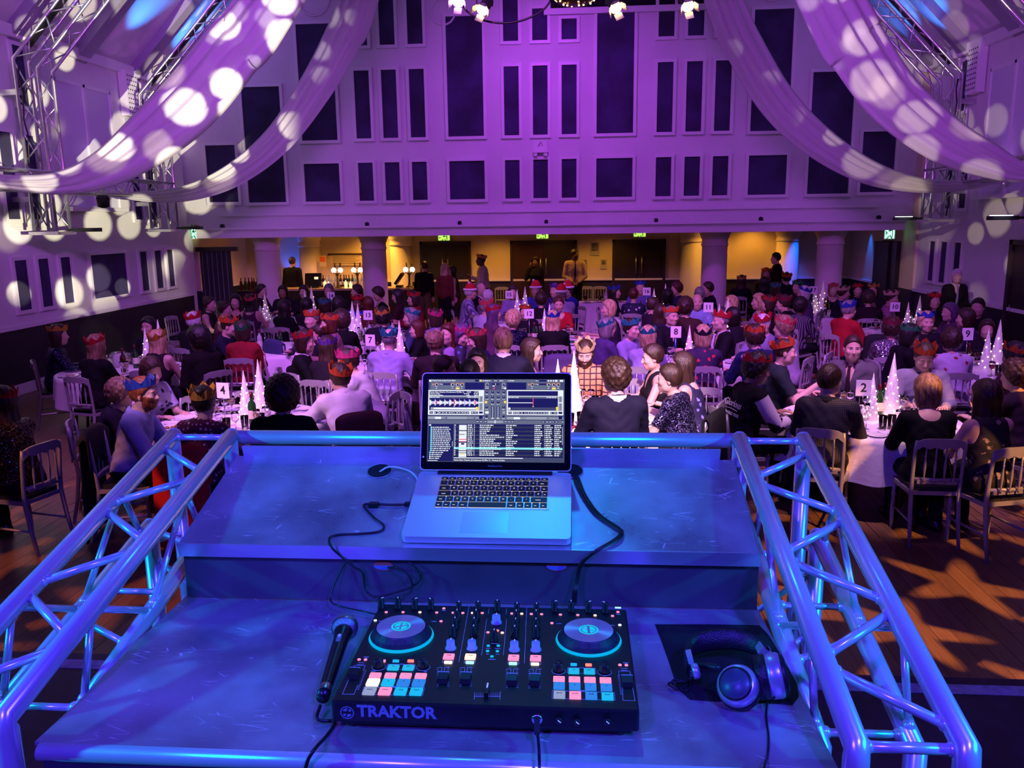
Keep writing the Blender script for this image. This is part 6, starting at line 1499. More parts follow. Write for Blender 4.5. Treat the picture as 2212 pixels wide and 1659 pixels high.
def crown_mesh(kind, seed):
    rn = random.Random(seed); m = MB(); m.flag = False; n = 28
    if kind == 'santa':
        m.flag = True; m.lathe([(.098, .055), (.100, .075), (.090, .11), (.070, .15), (.045, .18), (.02, .195)], 20, (0, -.012, 0)); return m
    pk = rn.choice((7, 8, 9)); vs = []
    for i in range(n * 2):
        a = 2 * math.pi * i / (n * 2); rx, ry = .088, .108
        w = abs(((a * pk / (2 * math.pi)) % 1) - .5) * 2
        top = .062 + .048 * w + rn.uniform(-.004, .004); cr = .004 * math.sin(i * 1.9 + seed)
        for rr, z in ((0, .052), (.003 + cr * .5, .074), (.008 + cr, top + .022)):
            vs.append(((rx + rr) * math.cos(a), (ry + rr) * math.sin(a) - .012, z))
    q = n * 2; m.add(vs, [(i * 3 + k, ((i + 1) % q) * 3 + k, ((i + 1) % q) * 3 + k + 1, i * 3 + k + 1) for i in range(q) for k in (0, 1)])
    return m
_CR = {}
def add_parts(lst, v, q, mi):
    t = q[:, 2] == q[:, 3] if q.shape[1] == 4 else np.zeros(len(q), bool)
    lst.append((v, q[~t], mi))
    if t.any(): lst.append((v, q[t][:, :3], mi))

POSE = {  # seated arm poses: (elbow R, wrist R, elbow L, wrist L) offsets from each shoulder; x outwards
    'table': ((.06, .13, -.24), (-.02, .34, -.20), (.06, .12, -.24), (-.03, .33, -.21)),
    'lap': ((.05, .02, -.28), (-.06, .22, -.36), (.05, .02, -.28), (-.06, .22, -.36)),
    'raise': ((.07, .16, -.20), (-.02, .26, .02), (.06, .12, -.24), (-.03, .33, -.21)),
    'lean': ((.09, .20, -.18), (-.10, .34, -.16), (.09, .20, -.18), (-.10, .34, -.16)),
    'side': ((.14, .04, -.24), (.06, .24, -.24), (.05, .08, -.27), (-.06, .28, -.24)),
    'drink': ((.07, .15, -.22), (.0, .33, -.08), (.06, .12, -.24), (-.03, .33, -.21)),
    'down': ((.04, -.02, -.30), (.02, .05, -.55), (.04, -.02, -.30), (.02, .05, -.55)),
    'clasp': ((.06, .0, -.29), (-.13, .17, -.43), (.06, .0, -.29), (-.13, .17, -.43)),
    'phone': ((.05, .04, -.27), (-.04, .28, -.16), (.05, .02, -.28), (.0, .22, -.34)),
    'ear': ((.10, .08, -.24), (-.02, .10, .08), (.03, -.02, -.30), (.02, .06, -.54)),
}
NPEOPLE = [0]
def person(loc, face, label, hair=('short', 'br'), top='#20202a', sleeve='long', skn='l', male=True, crown=None, pose='table', stand=False,
           hyaw=0, hpitch=0, lean=8, twist=0, bottom='#15151c', neck='crew', scale=1.0, h=.016, face_detail=False, group=None, extra=None, skirt=False, lift=0, roll=0):
    NPEOPLE[0] += 1; seed = NPEOPLE[0]
    R0 = thing('person', label, 'person', loc, rad(face), group=group)
    # joints
    lz = .52 if not stand else .96
    up = Matrix.Rotation(rad(twist), 3, 'Z') @ Matrix.Rotation(rad(roll), 3, 'Y') @ Matrix.Rotation(rad(-lean), 3, 'X')
    pel = Vector((0, 0, lz)); J = lambda x, y, z: pel + up @ Vector((x, y, z))
    w = 1.0 if male else .88
    chest = J(0, .005, .30); waist = J(0, .0, .12); nk = J(0, -.01, .50); hd = J(0, .025, .645)
    HR = Matrix.Rotation(rad(twist * 0 + hyaw), 3, 'Z') @ Matrix.Rotation(rad(hpitch), 3, 'X')
    sh = {s: J(s * .180 * w, 0, .43) for s in (1, -1)}
    ps = POSE[pose]; arm = {}
    tw = Matrix.Rotation(rad(twist), 3, 'Z')
    for s, (e, q) in ((1, ps[:2]), (-1, ps[2:])):
        arm[s] = (sh[s] + tw @ Vector((s * e[0] * w, e[1], e[2])), sh[s] + tw @ Vector((s * q[0], q[1], q[2])))
    hip = {s: pel + Vector((s * .085, 0, -.01)) for s in (1, -1)}
    if stand: knee = {s: Vector((s * .095, .02, .50)) for s in (1, -1)}; ank = {s: Vector((s * .10, -.02, .09)) for s in (1, -1)}
    else: knee = {s: Vector((s * .11, .43, .50)) for s in (1, -1)}; ank = {s: Vector((s * .12, .40, .09)) for s in (1, -1)}
    pts = [chest, waist, nk, hd, *sh.values(), *hip.values(), *knee.values(), *ank.values()] + [p for a in arm.values() for p in a]
    lo = [min(p[i] for p in pts) - .19 for i in range(3)]; hi = [max(p[i] for p in pts) + .19 for i in range(3)]
    lo[2] = max(lo[2], -.02); hi[2] = nk.z + .06
    G = grid(lo, hi, h); UR = np.array(up, np.float32)
    E = lambda c, r: boxed(G, lo, h, c, c, max(r) + .09, lambda g: d_ell(g, np.array(c, np.float32), np.array(r, np.float32), UR))
    def C(a, b, r1, r2, sc=(1, 1, 1)): return boxed(G, lo, h, a, b, max(r1, r2) * max(sc) + .09, lambda g: d_cap(g, np.array(a, np.float32), np.array(b, np.float32), r1, r2, sc).astype(np.float32))
    tor = smin(E(pel + Vector((0, 0, .03)), (.165 * (1 if male else 1.03), .125, .125)), E(waist, (.145 * w, .108, .15)), .05)
    tor = smin(tor, E(chest, (.168 * w, .118, .19)), .06)
    if not male:
        for s in (1, -1): tor = smin(tor, E(J(s * .075, .085, .285), (.062, .058, .062)), .03)
    tor = smin(tor, C(sh[1] + Vector((-.03, 0, 0)), sh[-1] + Vector((.03, 0, 0)), .062 * w, .062 * w), .06)
    tor = smin(tor, C(J(0, -.015, .43), nk, .075 * w, .052 * w), .04)
    ua = la = None; uas = {}
    for s in (1, -1):
        a = C(sh[s], arm[s][0], .052 * w, .043 * w); b = C(arm[s][0], arm[s][1], .041 * w, .027 * w)
        uas[s] = a; ua = a if ua is None else np.minimum(ua, a); la = b if la is None else np.minimum(la, b)
    leg = None
    for s in (1, -1):
        a = smin(C(hip[s], knee[s], .088, .058), C(knee[s], ank[s], .056, .040), .03)
        a = smin(a, C(ank[s] + Vector((0, -.03, -.055)), ank[s] + Vector((s * .02, .13, -.062)), .036, .030), .02)
        leg = a if leg is None else np.minimum(leg, a)
    arms = smin(ua, la, .02); body = smin(smin(tor, arms, .035), leg, .03)
    z = G[..., 2]; rel = (G - np.array(pel)) @ UR; rz = rel[..., 2]; rx = rel[..., 0]; ry = rel[..., 1]
    wr = .0035 * np.sin(rz * 75 + 3 * np.sin(rx * 22 + seed)) * np.sin(ry * 30 + seed) + .002 * np.sin(rx * 60 + rz * 50)
    mats = [skin(skn)]; parts = []
    v, q = nets(body, lo, h); add_parts(parts, v, q, 0)
    hh = .0065 if face_detail else (.009 if h < .02 else .012)
    v, q = head_mesh(male, hh); Hm = np.array(HR); v = v @ Hm.T + np.array(hd); add_parts(parts, v, q, 0)
    if h < .021:
        for s in (1, -1):
            e, q_ = arm[s]; fw = (q_ - e).normalized()
            grip = pose == 'drink' and s == 1 or pose == 'phone' and s == 1
            uph = Vector((0, 0, 1)) if abs(fw.z) < .8 else Vector((0, 1, 0))
            v, q = hand_mesh(q_ + fw * .01, fw if not pose in ('table', 'lean') else (fw + Vector((0, .15, .0))).normalized(), uph, s, .45, grip); add_parts(parts, v, q, 0)
    else:
        for s in (1, -1):
            e, q_ = arm[s]; fw = (q_ - e).normalized(); m = MB(); m.ell(q_ + fw * .06, (.04, .03, .075), 7, 5, fw.to_track_quat('Z', 'Y').to_matrix()); add_parts(parts, np.array(m.v), np.array(m.f), 0)
    mk('body', np_mesh('body', parts, mats), R0)
    # garments follow the body field
    off = .013 + (.004 if h > .02 else 0)
    g = tor - off - wr
    if sleeve == 'short':
        sl = None
        for s in (1, -1):
            e = arm[s][0]; n_ = (e - sh[s]).normalized(); c0 = sh[s].lerp(e, .75)
            a = np.maximum(uas[s] - .006, (G - np.array(c0, np.float32)) @ np.array(n_, np.float32)); sl = a if sl is None else np.minimum(sl, a)
    else: sl = smin(ua - .004, la - .004, .02) if sleeve == 'long' else None
    if sl is not None:
        g = smin(g, sl - off * .8 - wr * .7, .03)
        if sleeve == 'long':
            for s in (1, -1):   # cuffs end cleanly
                e, q_ = arm[s]; n_ = (q_ - e).normalized(); c0 = q_ - n_ * .01
                g = np.maximum(g, np.where(((G - np.array(q_, np.float32)) ** 2).sum(-1) < .012, (G - np.array(c0, np.float32)) @ np.array(n_, np.float32), -1))
    if neck == 'crew': cut = E(J(0, .01, .535), (.066, .075, .060))
    elif neck == 'v': cut = np.minimum(E(J(0, .02, .535), (.070, .08, .07)), C(J(0, .13, .50), J(0, .14, .27), .065, .004, (1, 1.6, 1)))
    elif neck == 'scoop': cut = np.minimum(E(J(0, .06, .52), (.105, .10, .13)), E(J(0, -.08, .52), (.10, .09, .11)))
    else: cut = E(J(0, .01, .545), (.060, .068, .045))
    g = np.maximum(g, -cut)
    if sleeve == 'none':
        for s in (1, -1): g = np.maximum(g, -E(J(s * .225 * w, 0, .42), (.085, .16, .15)))
    hem = -.10 if (stand and not skirt) else -.07
    g = np.maximum(g, hem - rz)
    v, q = nets(g, lo, h); me = np_mesh('top', [(v, q, 0)], [cloth(top)]); mk('top', me, R0)
    b = smin(leg, np.maximum(tor, rz - .02), .03) - .011 - wr * .6
    if skirt:
        if stand: sk = C(pel, Vector((0, .02, .45)), .15, .20, (1, .8, 1)); b = smin(np.maximum(tor, rz - .03) - .012, np.maximum(sk, .45 - z), .04)
        else: b = np.maximum(smin(b, C(pel + Vector((0, .08, 0)), Vector((0, .36, .50)), .13, .11, (1.15, 1, .7)), .05), np.minimum(.36 - z, G[..., 1] * 0 + 9)); b = np.maximum(b, np.where(G[..., 1] > .3, .40 - z, -1))
    else:
        b = np.maximum(b, .085 - z)
    v, q = nets(b, lo, h); mk('skirt' if skirt else 'trousers', np_mesh('trousers', [(v, q, 0)], [cloth(bottom)]), R0)
    if not skirt or True:
        if h < .02 or stand:
            f = None
            for s in (1, -1):
                a = smin(C(ank[s] + Vector((0, -.03, -.055)), ank[s] + Vector((s * .02, .13, -.062)), .046, .040), C(ank[s] + Vector((0, 0, 0)), ank[s] + Vector((0, 0, -.04)), .05, .05), .02); f = a if f is None else np.minimum(f, a)
            f = np.maximum(f, z - .10)
            v, q = nets(f, lo, h)
            if len(v): mk('shoes', np_mesh('shoes', [(v, q, 0)], [mat('black_shoe', (.012, .010, .010), .35)]), R0)
    HM = Matrix.Translation(hd) @ HR.to_4x4()
    if hair[0] != 'none':
        key = ('hairmesh',) + tuple(hair) + (.010 if h < .02 else .015,)
        if key not in _CR: v, q = hair_mesh(hair[0], key[-1]); _CR[key] = np_mesh('hair', [(v, q, 0)], [hairm(hair[1])])
        o = mk('hair', _CR[key], R0); o.matrix_local = HM
    if crown:
        k = (crown, seed % 5)
        if crown == 'santa':
            if 'santa' not in _CR:
                _CR['santa'] = crown_mesh('santa', 0).mesh('santa_hat', mat('santa_red', '#c01824', .8)); mm = MB(); mm.flag = True
                mm.tube([(.102 * math.cos(a * math.pi / 10), .112 * math.sin(a * math.pi / 10) - .012, .060) for a in range(21)], .020, 7); mm.ell((.05, -.03, .185), (.022, .022, .022)); _CR['trim'] = mm.mesh('fur_trim', mat('santa_white', '#efe8ea', .9, bump=.6, bscale=120))
            o = mk('santa_hat', _CR['santa'], R0); o.matrix_local = HM; mk('fur_trim', _CR['trim'], o)
        else:
            if k not in _CR: _CR[k] = crown_mesh('crown', seed % 5).mesh('paper_crown', crownm(crown))
            o = mk('paper_crown', _CR[k], R0); o.matrix_local = HM @ Matrix.Rotation(rad((seed * 37) % 14 + 1), 4, 'X') @ Matrix.Scale(1.12 if hair[0] in ('curly', 'afro') else 1.06, 4)
            sd = o.modifiers.new('paper', 'SOLIDIFY'); sd.thickness = .0012
    if face_detail:
        m = MB(); m2 = MB(); m3 = MB(); m4 = MB()
        for s in (-1, 1):
            m.ell((s * .031, .0735, .001), (.0118, .0118, .0095), 10, 7); m2.ell((s * .031, .0835, .001), (.0052, .0030, .0052), 8, 5)
            m3.tube([(s * .014, .090, .0195), (s * .030, .0905, .0235), (s * .046, .080, .018)], [.0022, .003, .0014], 5)
        m4.ell((0, .0885, -.0625), (.021, .0060, .0040), 10, 6); m4.ell((0, .0875, -.0725), (.018, .0062, .0048), 10, 6)
        for nm, mm, mt in (('eyes', m, mat('eye_white', (.55, .52, .52), .2)), ('irises', m2, mat('dark_iris', (.02, .014, .010), .1)), ('eyebrows', m3, hairm(hair[1])), ('lips', m4, mat('lip_%s_%d' % (skn, male), tuple(c * k for c, k in zip(SK[skn], (.85, .55, .60) if male else (.9, .32, .38))), .4))):
            o = mm.build(nm, mt, R0); o.matrix_local = HM
    if extra: extra(R0, HM, dict(hd=hd, sh=sh, arm=arm, J=J, up=up, nk=nk, pel=pel, seed=seed))
    R0.scale = (scale,) * 3
    return R0, HM
def beard(col):
    def f(R0, HM, d):
        G = grid((-.09, -.02, -.15), (.09, .13, .02), .008)
        b = head_sdf(G, True) - .006 + .002 * np.sin(G[..., 0] * 300) * np.sin(G[..., 2] * 280)
        x, y, z = G[..., 0], G[..., 1], G[..., 2]
        b = np.maximum(b, z + .047 + np.clip(np.abs(x) - .035, 0, .1) * -1.1); b = np.maximum(b, .0 - y); b = np.maximum(b, -d_ell(G, (0, .09, -.067), (.024, .02, .010)))
        v, q = nets(b, (-.09, -.02, -.15), .008); o = mk('beard', np_mesh('beard', [(v, q, 0)], [hairm(col)]), R0); o.matrix_local = HM
    return f
def tie(col, shirt=None):
    def f(R0, HM, d):
        J = d['J']; m = MB()
        m.tube([J(0, .115, .47), J(0, .150, .36), J(0, .150, .20), J(0, .140, .06)], [.012, .018, .024, .006], 6); m.build('tie', cloth(col), R0)
        m = MB(); m.ell(J(0, .108, .475), (.018, .014, .016)); m.build('tie_knot', cloth(col), R0)
    return f
def collar(col):
    def f(R0, HM, d):
        J = d['J']; m = MB(); n = 14; pts = []
        for r, z in ((.072, .485), (.076, .515), (.082, .485), (.090, .468)):
            for k in range(n + 1): a = rad(-250 + 320 * k / n); pts.append(J(r * math.cos(a), r * math.sin(a) * 1.05 - .005 + (.005 if z < .47 else 0), z - (.012 if math.sin(a) > .6 else 0)))
        k = n + 1; m.flag = True; m.add(pts, [(i * k + j, i * k + j + 1, (i + 1) * k + j + 1, (i + 1) * k + j) for i in range(3) for j in range(n)]); o = m.build('collar', cloth(col), R0); s_ = o.modifiers.new('cloth', 'SOLIDIFY'); s_.thickness = .003
    return f
def both(*fs):
    def f(R0, HM, d):
        for g in fs: g(R0, HM, d)
    return f

# ---------------------------------------------------------------- the guests
CHAIRS = []
def guest(hx, hy_, dr, T, label, hair='short', hc='br', top='#1c1b26', chair_=True, hz=None, **kw):
    """hx, hy_: head centre in the photo; dr: way the body faces (0 away from the booth, 90 right, 180 to the booth, 270 left); T: table number"""
    stand = kw.get('stand', False); lean = kw.setdefault('lean', 4 if stand else 9); sc = kw.setdefault('scale', 1.0) * (1.07 if kw.setdefault('male', True) else 1.04) * (.97 if stand else 1)
    tw = kw.get('twist', 0); roll = kw.get('roll', 0)
    up = Matrix.Rotation(rad(tw), 3, 'Z') @ Matrix.Rotation(rad(roll), 3, 'Y') @ Matrix.Rotation(rad(-lean), 3, 'X')
    off = (Vector((0, 0, .96 if stand else .52)) + up @ Vector((0, .025, .645))) * sc
    if 'Y' in kw:
        p = at(hx, hy_, Y=kw.pop('Y')); f = p.z / off.z; sc *= f; off = off * f
    else: p = at(hx, hy_, Z=off.z)
    kw['scale'] = sc
    rz = -dr; q = Matrix.Rotation(rad(rz), 3, 'Z') @ off
    loc = (p.x - q.x, p.y - q.y, 0)
    d = math.hypot(p.x, p.y)
    kw.setdefault('h', .017 if d < 9.2 else (.022 if d < 12.5 else .028))
    if 'hy' in kw: kw['hyaw'] = kw.pop('hy')
    if 'hp' in kw: kw['hpitch'] = kw.pop('hp')
    person(loc, rz, label, hair=(hair, hc), top=top, **kw)
    if not stand and chair_: CHAIRS.append((loc, rad(rz), T, label, d))
    return loc
F_, M_ = dict(male=False), dict()
BLK_, NAV, WHT = '#0d0c12', '#141a34', '#d9d2dc'
def glass_in_hand(R0, HM, d):
    e, w = d['arm'][1]; fw = (w - e).normalized(); p = w + fw * .075 + Vector((-.012, .01, -.06))
    o = mk('held_tumbler', TUMB, R0, p); mk('drink', LIQ['beer'][1], o)
def bomber(R0, HM, d):
    J = d['J']; m = MB()
    M = Matrix.Translation(J(0, -.145, .33)) @ d['up'].to_4x4() @ frame_M((0, 0, 0), (1, 0, 0), (0, 0, 1))
    letter(m, 'Glorious', .085, M, .0006, 'CENTER', .0012, .35); m.tube([M @ Vector(p) for p in ((-.13, -.055, 0), (0, -.045, .002), (.10, -.05, 0))], .003, 4)
    letter(m, 'WORLD TOUR', .036, M @ Matrix.Translation((.02, -.09, 0)), .0006, 'CENTER', .0012); m.build('back_lettering', mat('white_stitching', (.75, .70, .75), .6), R0)
    for s in (1, -1):
        sh, (e, w) = d['sh'][s], d['arm'][s]; m = MB()
        m.tube([sh + (sh - e).normalized() * .0, sh.lerp(e, .5), e, e.lerp(w, .55)], [.071, .067, .062, .055], 14, False); m.build('pale_sleeve', mat('satin_pale_grey', '#cfc6cf', .35), R0)
# ---- near tables
L_BLUE = guest(313, 850, 78, '4', 'person in a pale blue shirt and blue paper crown at table four', 'short', 'gin', '#8f93c8', crown='blu', skn='l', hy=-10, face_detail=True, extra=both(beard('gin'), collar('#9a9ed0')), lean=14)
guest(262, 850, 66, '4', 'person in a dark top half hidden behind the blue crowned diner', 'curly', 'sb', '#241c2c', **F_, lean=16, Y=7.05)
guest(328, 802, 118, '4', 'person in a white and navy patterned top reaching over table four', 'bob', 'br', 'floral:#b9b4d0:#20254f', **F_, sleeve='short', lean=16, hp=-15, pose='table')
L_RED = guest(441, 868, 4, '4', 'person in a plum spotted dress and gold paper crown with back to booth', 'bun', 'blk', 'dots:#4a1230:#c890b0', **F_, crown='yel', lean=12, hy=12)
guest(612, 858, -6, '4', 'person in a plain black top with back to the booth at table four', 'afro', 'dbr', BLK_, lean=10)
L_BRN = guest(733, 816, -32, '4', 'person in a white shirt and orange paper crown leaning into table four', 'short', 'br', WHT, crown='ora', lean=26, pose='lean', hy=14, extra=collar(WHT))
guest(750, 783, 282, '4', 'person in a white shirt and magenta paper crown leaning across table four', 'short', 'dbr', '#cfc8d8', crown='pink', lean=24, pose='lean', hy=20, hp=-10, skn='l', face_detail=True, extra=both(beard('dbr'), collar(WHT)))
guest(3, 872, 283, '4b', 'person in a glittering bronze sequin jacket and red paper crown beside the near aisle', 'long', 'br', 'sequin:#2c231d:#a08a70', **F_, crown='red', lean=8, bottom=BLK_)
guest(962, 798, 82, '3', 'person in a charcoal top facing along table three behind the laptop', 'crop', 'dbr', '#201a22', skn='t', lean=10, face_detail=True)
guest(1014, 810, 4, '3', 'person in a dark top with back turned, right behind the laptop lid', 'bob', 'blk', '#1a1626', **F_, lean=10)
guest(1031, 782, 178, '3', 'smiling person in a dark dress facing the booth over the laptop', 'long', 'blk', '#241a2c', **F_, lean=6, neck='scoop', skn='l', face_detail=True, sleeve='short')
guest(1087, 738, -4, '3', 'person in a navy suit leaning forward with back to the booth', 'short', 'sb', '#1a1830', lean=20, scale=1.1, pose='lean', extra=collar('#c8c0d0'), h=.016)
guest(1150, 757, 92, '3', 'person in a blush strappy top in profile beside the navy suit', 'long', 'br', '#c99aa8', **F_, sleeve='none', neck='scoop', lean=10, face_detail=True)
guest(1264, 763, 184, '3', 'person in a checked shirt and cream paper crown facing the booth', 'short', 'dbr', 'check:#c98a5c:#3a1a2c', crown='cream', lean=12, hp=-18, extra=both(beard('dbr'), collar('#c98a5c')), face_detail=True, h=.015)
guest(1328, 815, -12, '3', 'person in a navy suit jacket with back turned beside the overlit cone', 'curly', 'br', '#191830', lean=6, scale=1.05, extra=collar(WHT), hy=18, h=.015)
guest(1408, 772, 262, '3', 'person in a sleeveless black dress in profile at table three', 'short', 'dbr', '#17121a', **F_, sleeve='none', neck='v', lean=6, skn='l', hp=-6, face_detail=True, h=.015)
L_FUR = guest(1444, 818, -62, '3', 'person in a navy sequinned dress with cut-out back at table three', 'short', 'br', 'sequin:#1c1838:#a8a0e0', **F_, sleeve='short', lean=14, hy=20, h=.015)
guest(1472, 792, -68, '3', 'person in a navy paisley dress beside the sequinned dress', 'long', 'br', 'floral:#1e1a40:#8a80c8', **F_, sleeve='none', neck='scoop', lean=12, hy=20)
guest(1637, 799, 74, '2', 'person in a black bomber jacket with pale sleeves and red paper crown', 'curly', 'blk', '#100e14', crown='red', skn='t', lean=10, hp=-8, hy=-8, pose='table', face_detail=True, extra=bomber, h=.015)
guest(1696, 760, 98, '2', 'person in a dark green polo shirt and orange paper crown holding a glass', 'crop', 'br', '#1f2a2e', crown='ora', skn='l', lean=8, pose='drink', sleeve='short', face_detail=True, extra=both(collar('#1f2a2e'), glass_in_hand), h=.016)
guest(1842, 752, 214, '2', 'person in a grey blazer over a dark shirt looking across table two', 'crop', 'dbr', '#5a565e', lean=6, skn='l', neck='v', hy=25, face_detail=True, extra=both(collar('#3a2030'), tie('#2a1420')), pose='lap', h=.016)
guest(1793, 822, 24, '2', 'person in a black woven-pattern shirt with back to booth at table two', 'short', 'dbr', 'weave:#14131a:#4a4656', lean=11, hy=-22, extra=collar('#1a1920'), h=.015)
guest(1997, 771, 190, '2', 'person in a pale grey jumper and orange paper crown looking down at table two', 'short', 'br', '#8f8ca0', crown='ora', lean=12, hp=-26, face_detail=True, extra=collar('#28202c'), h=.015)
guest(2001, 845, 3, '2', 'person in a low-backed black top with back to booth at table two', 'bob', 'sb', BLK_, **F_, neck='scoop', lean=12, h=.015, hy=10)
guest(2127, 858, -14, '2', 'person in a dark floral dress with back to booth at table two', 'long', 'dbr', 'floral:#17141c:#8a7a6a', **F_, sleeve='none', lean=10, pose='raise', h=.016, hy=10)
guest(2190, 812, -30, '1', 'person in a dark wrap at the picture edge beyond the floral dress', 'curly', 'dbr', '#2a1a2a', **F_, lean=10, sleeve='short')
guest(2190, 772, -20, '1', 'person in a tan top and brown paper crown at the near edge of table nine', 'curly', 'blk', '#4a3038', **F_, crown='ora', lean=8)
# ---- second row
guest(128, 724, 58, '5', 'person in a navy glitter top and amber paper crown by the long dado', 'long', 'br', 'sequin:#191a34:#4a4a80', **F_, crown='yel', lean=6)
guest(210, 748, 16, '5', 'person in a black jacket and red paper crown with back to the booth', 'long', 'sb', BLK_, **F_, crown='red', lean=8)
guest(320, 706, 182, '5', 'person in black looking over the cone on the wall table', 'long', 'blk', '#1a1420', **F_, lean=4, face_detail=True, h=.02)
guest(343, 737, 8, '5', 'person in a plum top and amber paper crown at the wall table', 'long', 'bl', '#241624', **F_, crown='yel', lean=8, sleeve='none')
guest(428, 735, -58, '5', 'person in a brown-black jumper turning away beside the wall table', 'afro', 'blk', '#171214', lean=8, skn='t', hy=10, pose='lap')
guest(842, 733, 4, '7', 'person in a lilac shirt and teal paper crown with back to booth', 'bald', 'gr', '#9a90c4', crown='teal', lean=12, extra=collar('#9a90c4'), pose='side', h=.017)
guest(942, 742, -8, '7', 'person in a brown suit and cream paper crown with back to booth', 'short', 'sb', '#2a1c22', crown='cream', lean=10, hy=-20)
guest(660, 739, 78, '7', 'person in black with white collar and red paper crown near table seven', 'bob', 'dbr', BLK_, **F_, crown='red', lean=6, extra=collar(WHT), face_detail=True)
guest(711, 752, 14, '7', 'person in a dark top and purple paper crown with back to booth', 'long', 'br', '#1c1420', **F_, crown='pur', lean=8)
guest(688, 720, 268, '7', 'person in a dark jacket and glasses turning from table seven', 'short', 'dbr', '#1a1620', lean=8, Y=11.3)
guest(709, 700, 250, '7', 'person in a tan top and scarlet paper crown beyond table seven', 'bob', 'aub', '#8a6068', crown='ora', lean=6, extra=beard('aub'))
guest(672, 690, 200, '6', 'person in a grey top and orange paper crown beyond table seven', 'short', 'gr', '#3a3444', crown='ora', lean=6)
guest(738, 694, -12, '13', 'person in black with back turned beneath the blue satin jacket', 'afro', 'br', BLK_, **F_, lean=8)
guest(900, 712, 262, '7', 'person in a black top facing along the far side of table seven', 'bob', 'aub', BLK_, **F_, lean=6, face_detail=True, h=.02, Y=11.5)
guest(968, 722, 210, '7', 'person in a navy print top between table seven and table three', 'long', 'aub', 'floral:#1a1838:#5a5a9a', **F_, lean=6)
guest(998, 726, 124, '7', 'person in a lilac top and pink paper crown bending forward', 'bob', 'pur', '#9a80b0', **F_, crown='pink', lean=16, hp=-15)
guest(1028, 735, 258, '7', 'person in a navy jumper, glasses and coral paper crown', 'bob', 'br', '#1a2250', **F_, crown='coral', lean=10, hp=-8, face_detail=True)
guest(1313, 710, 62, '8', 'person in a purple top and teal paper crown at the corner of table eight', 'bob', 'gr', '#4a3a6a', **F_, crown='teal', sleeve='short', lean=8)
guest(1365, 711, 128, '8', 'person in a pale lilac cardigan and teal paper crown', 'short', 'dbr', '#8f88b8', **F_, crown='teal', lean=6, face_detail=True, h=.02)
guest(1400, 729, 18, '8', 'person in a shimmering lilac top and turquoise paper crown with back turned', 'bob', 'bl', '#a8a0d4', **F_, crown='teal', lean=10)
guest(1518, 727, 2, '8', 'person in a red floral dress and dark paper crown with back to booth', 'bob', 'bl', 'floral:#2a1a40:#c8283c', **F_, crown='dk', lean=8, sleeve='short')
guest(1451, 683, 150, '8', 'person in a dark jacket, blue shirt and orange paper crown', 'short', 'gr', '#15131c', crown='ora', lean=5, neck='v', extra=both(collar('#24408a'), tie('#24408a')), face_detail=True, h=.021)
guest(1481, 665, 22, '11', 'person in a brown jacket turning away between table eight and table eleven', 'curly', 'dbr', '#3a2420', lean=8, Y=12.4)
guest(1556, 693, 262, '8', 'person in a dark suit, white shirt and red paper crown', 'bald', 'gr', '#121018', crown='red', lean=6, neck='v', extra=both(collar(WHT), tie('#c8c0d8')), face_detail=True, h=.02)
guest(1628, 730, -22, '8', 'person in a navy velvet jacket and orange paper crown, back turned', 'curly', 'dbr', 'satin:#141a48', crown='ora', lean=10, hp=-10)
guest(1647, 701, 228, '8', 'person in a pale shirt and red paper crown beyond the velvet jacket', 'crop', 'wh', '#8a84a8', crown='red', lean=8, hp=-12)
guest(1690, 708, -56, '8', 'person in a white shirt and coral paper crown right of table eight', 'curly', 'sb', '#a8a0b8', crown='coral', lean=8)
guest(1967, 726, 84, '9', 'person in a black tee and green paper crown leaning towards table nine', 'bob', 'blk', BLK_, **F_, crown='grn', sleeve='short', lean=16, hp=-14)
guest(1926, 711, 18, '9', 'person with glittering silver sleeves and maroon paper crown', 'curly', 'dbr', 'sequin:#6a6478:#d0c8e0', **F_, crown='maroon', lean=8)
guest(2001, 696, 180, '9', 'person in a dark top and blue paper crown facing the booth', 'bob', 'bl', '#1a1622', **F_, crown='blu', lean=4, face_detail=True, h=.021)
guest(2054, 737, 6, '9', 'person in a white floral kimono with back to booth at table nine', 'curly', 'br', 'floral:#b4a8c8:#8a2030', **F_, lean=12)
guest(2132, 712, 200, '9', 'person in dark clothes and glasses behind the cones of table nine', 'bob', 'dbr', '#1a1420', **F_, lean=4, Y=11.2)
# ---- third row
guest(420, 694, 20, '6', 'person in dark clothes and scarlet paper crown behind the brown-black jumper', 'short', 'wh', '#1a1622', crown='red', lean=6)
guest(496, 705, 84, '6', 'person in a navy top and orange paper crown resting chin on hand', 'crop', 'dbr', '#181a30', crown='ora', pose='raise', lean=12, hp=-10, face_detail=True, h=.022)
guest(525, 716, -8, '6', 'person in a red cardigan and green paper crown with back turned', 'bob', 'br', '#8a2028', **F_, crown='grn', lean=8)
guest(1108, 692, 6, '12', 'person in a dark sequinned top with back turned at table twelve', 'curly', 'bl', 'sequin:#14142a:#4a4a88', **F_, lean=8)
guest(1194, 692, -6, '12', 'person in a black top and blue paper crown with back turned', 'long', 'bl', BLK_, **F_, crown='blu', lean=8)
guest(1207, 657, 180, '12', 'person in a bright red dress facing the booth at table twelve', 'bun', 'aub', '#b01828', **F_, lean=8, hp=-10, sleeve='short', neck='scoop', face_detail=True, h=.022)
guest(1068, 677, 62, '12', 'person in a mauve top and red paper crown left of table twelve', 'long', 'pur', '#5a3a54', **F_, crown='red', lean=6)
guest(1052, 664, 46, '12', 'person in a white shirt, black waistcoat and coral paper crown', 'short', 'gr', '#b0a8c8', crown='coral', lean=8)
guest(1133, 674, 186, '12', 'person in a dark top and orange paper crown behind card twelve', 'short', 'blk', '#1a1420', crown='ora', lean=6, Y=14.0)
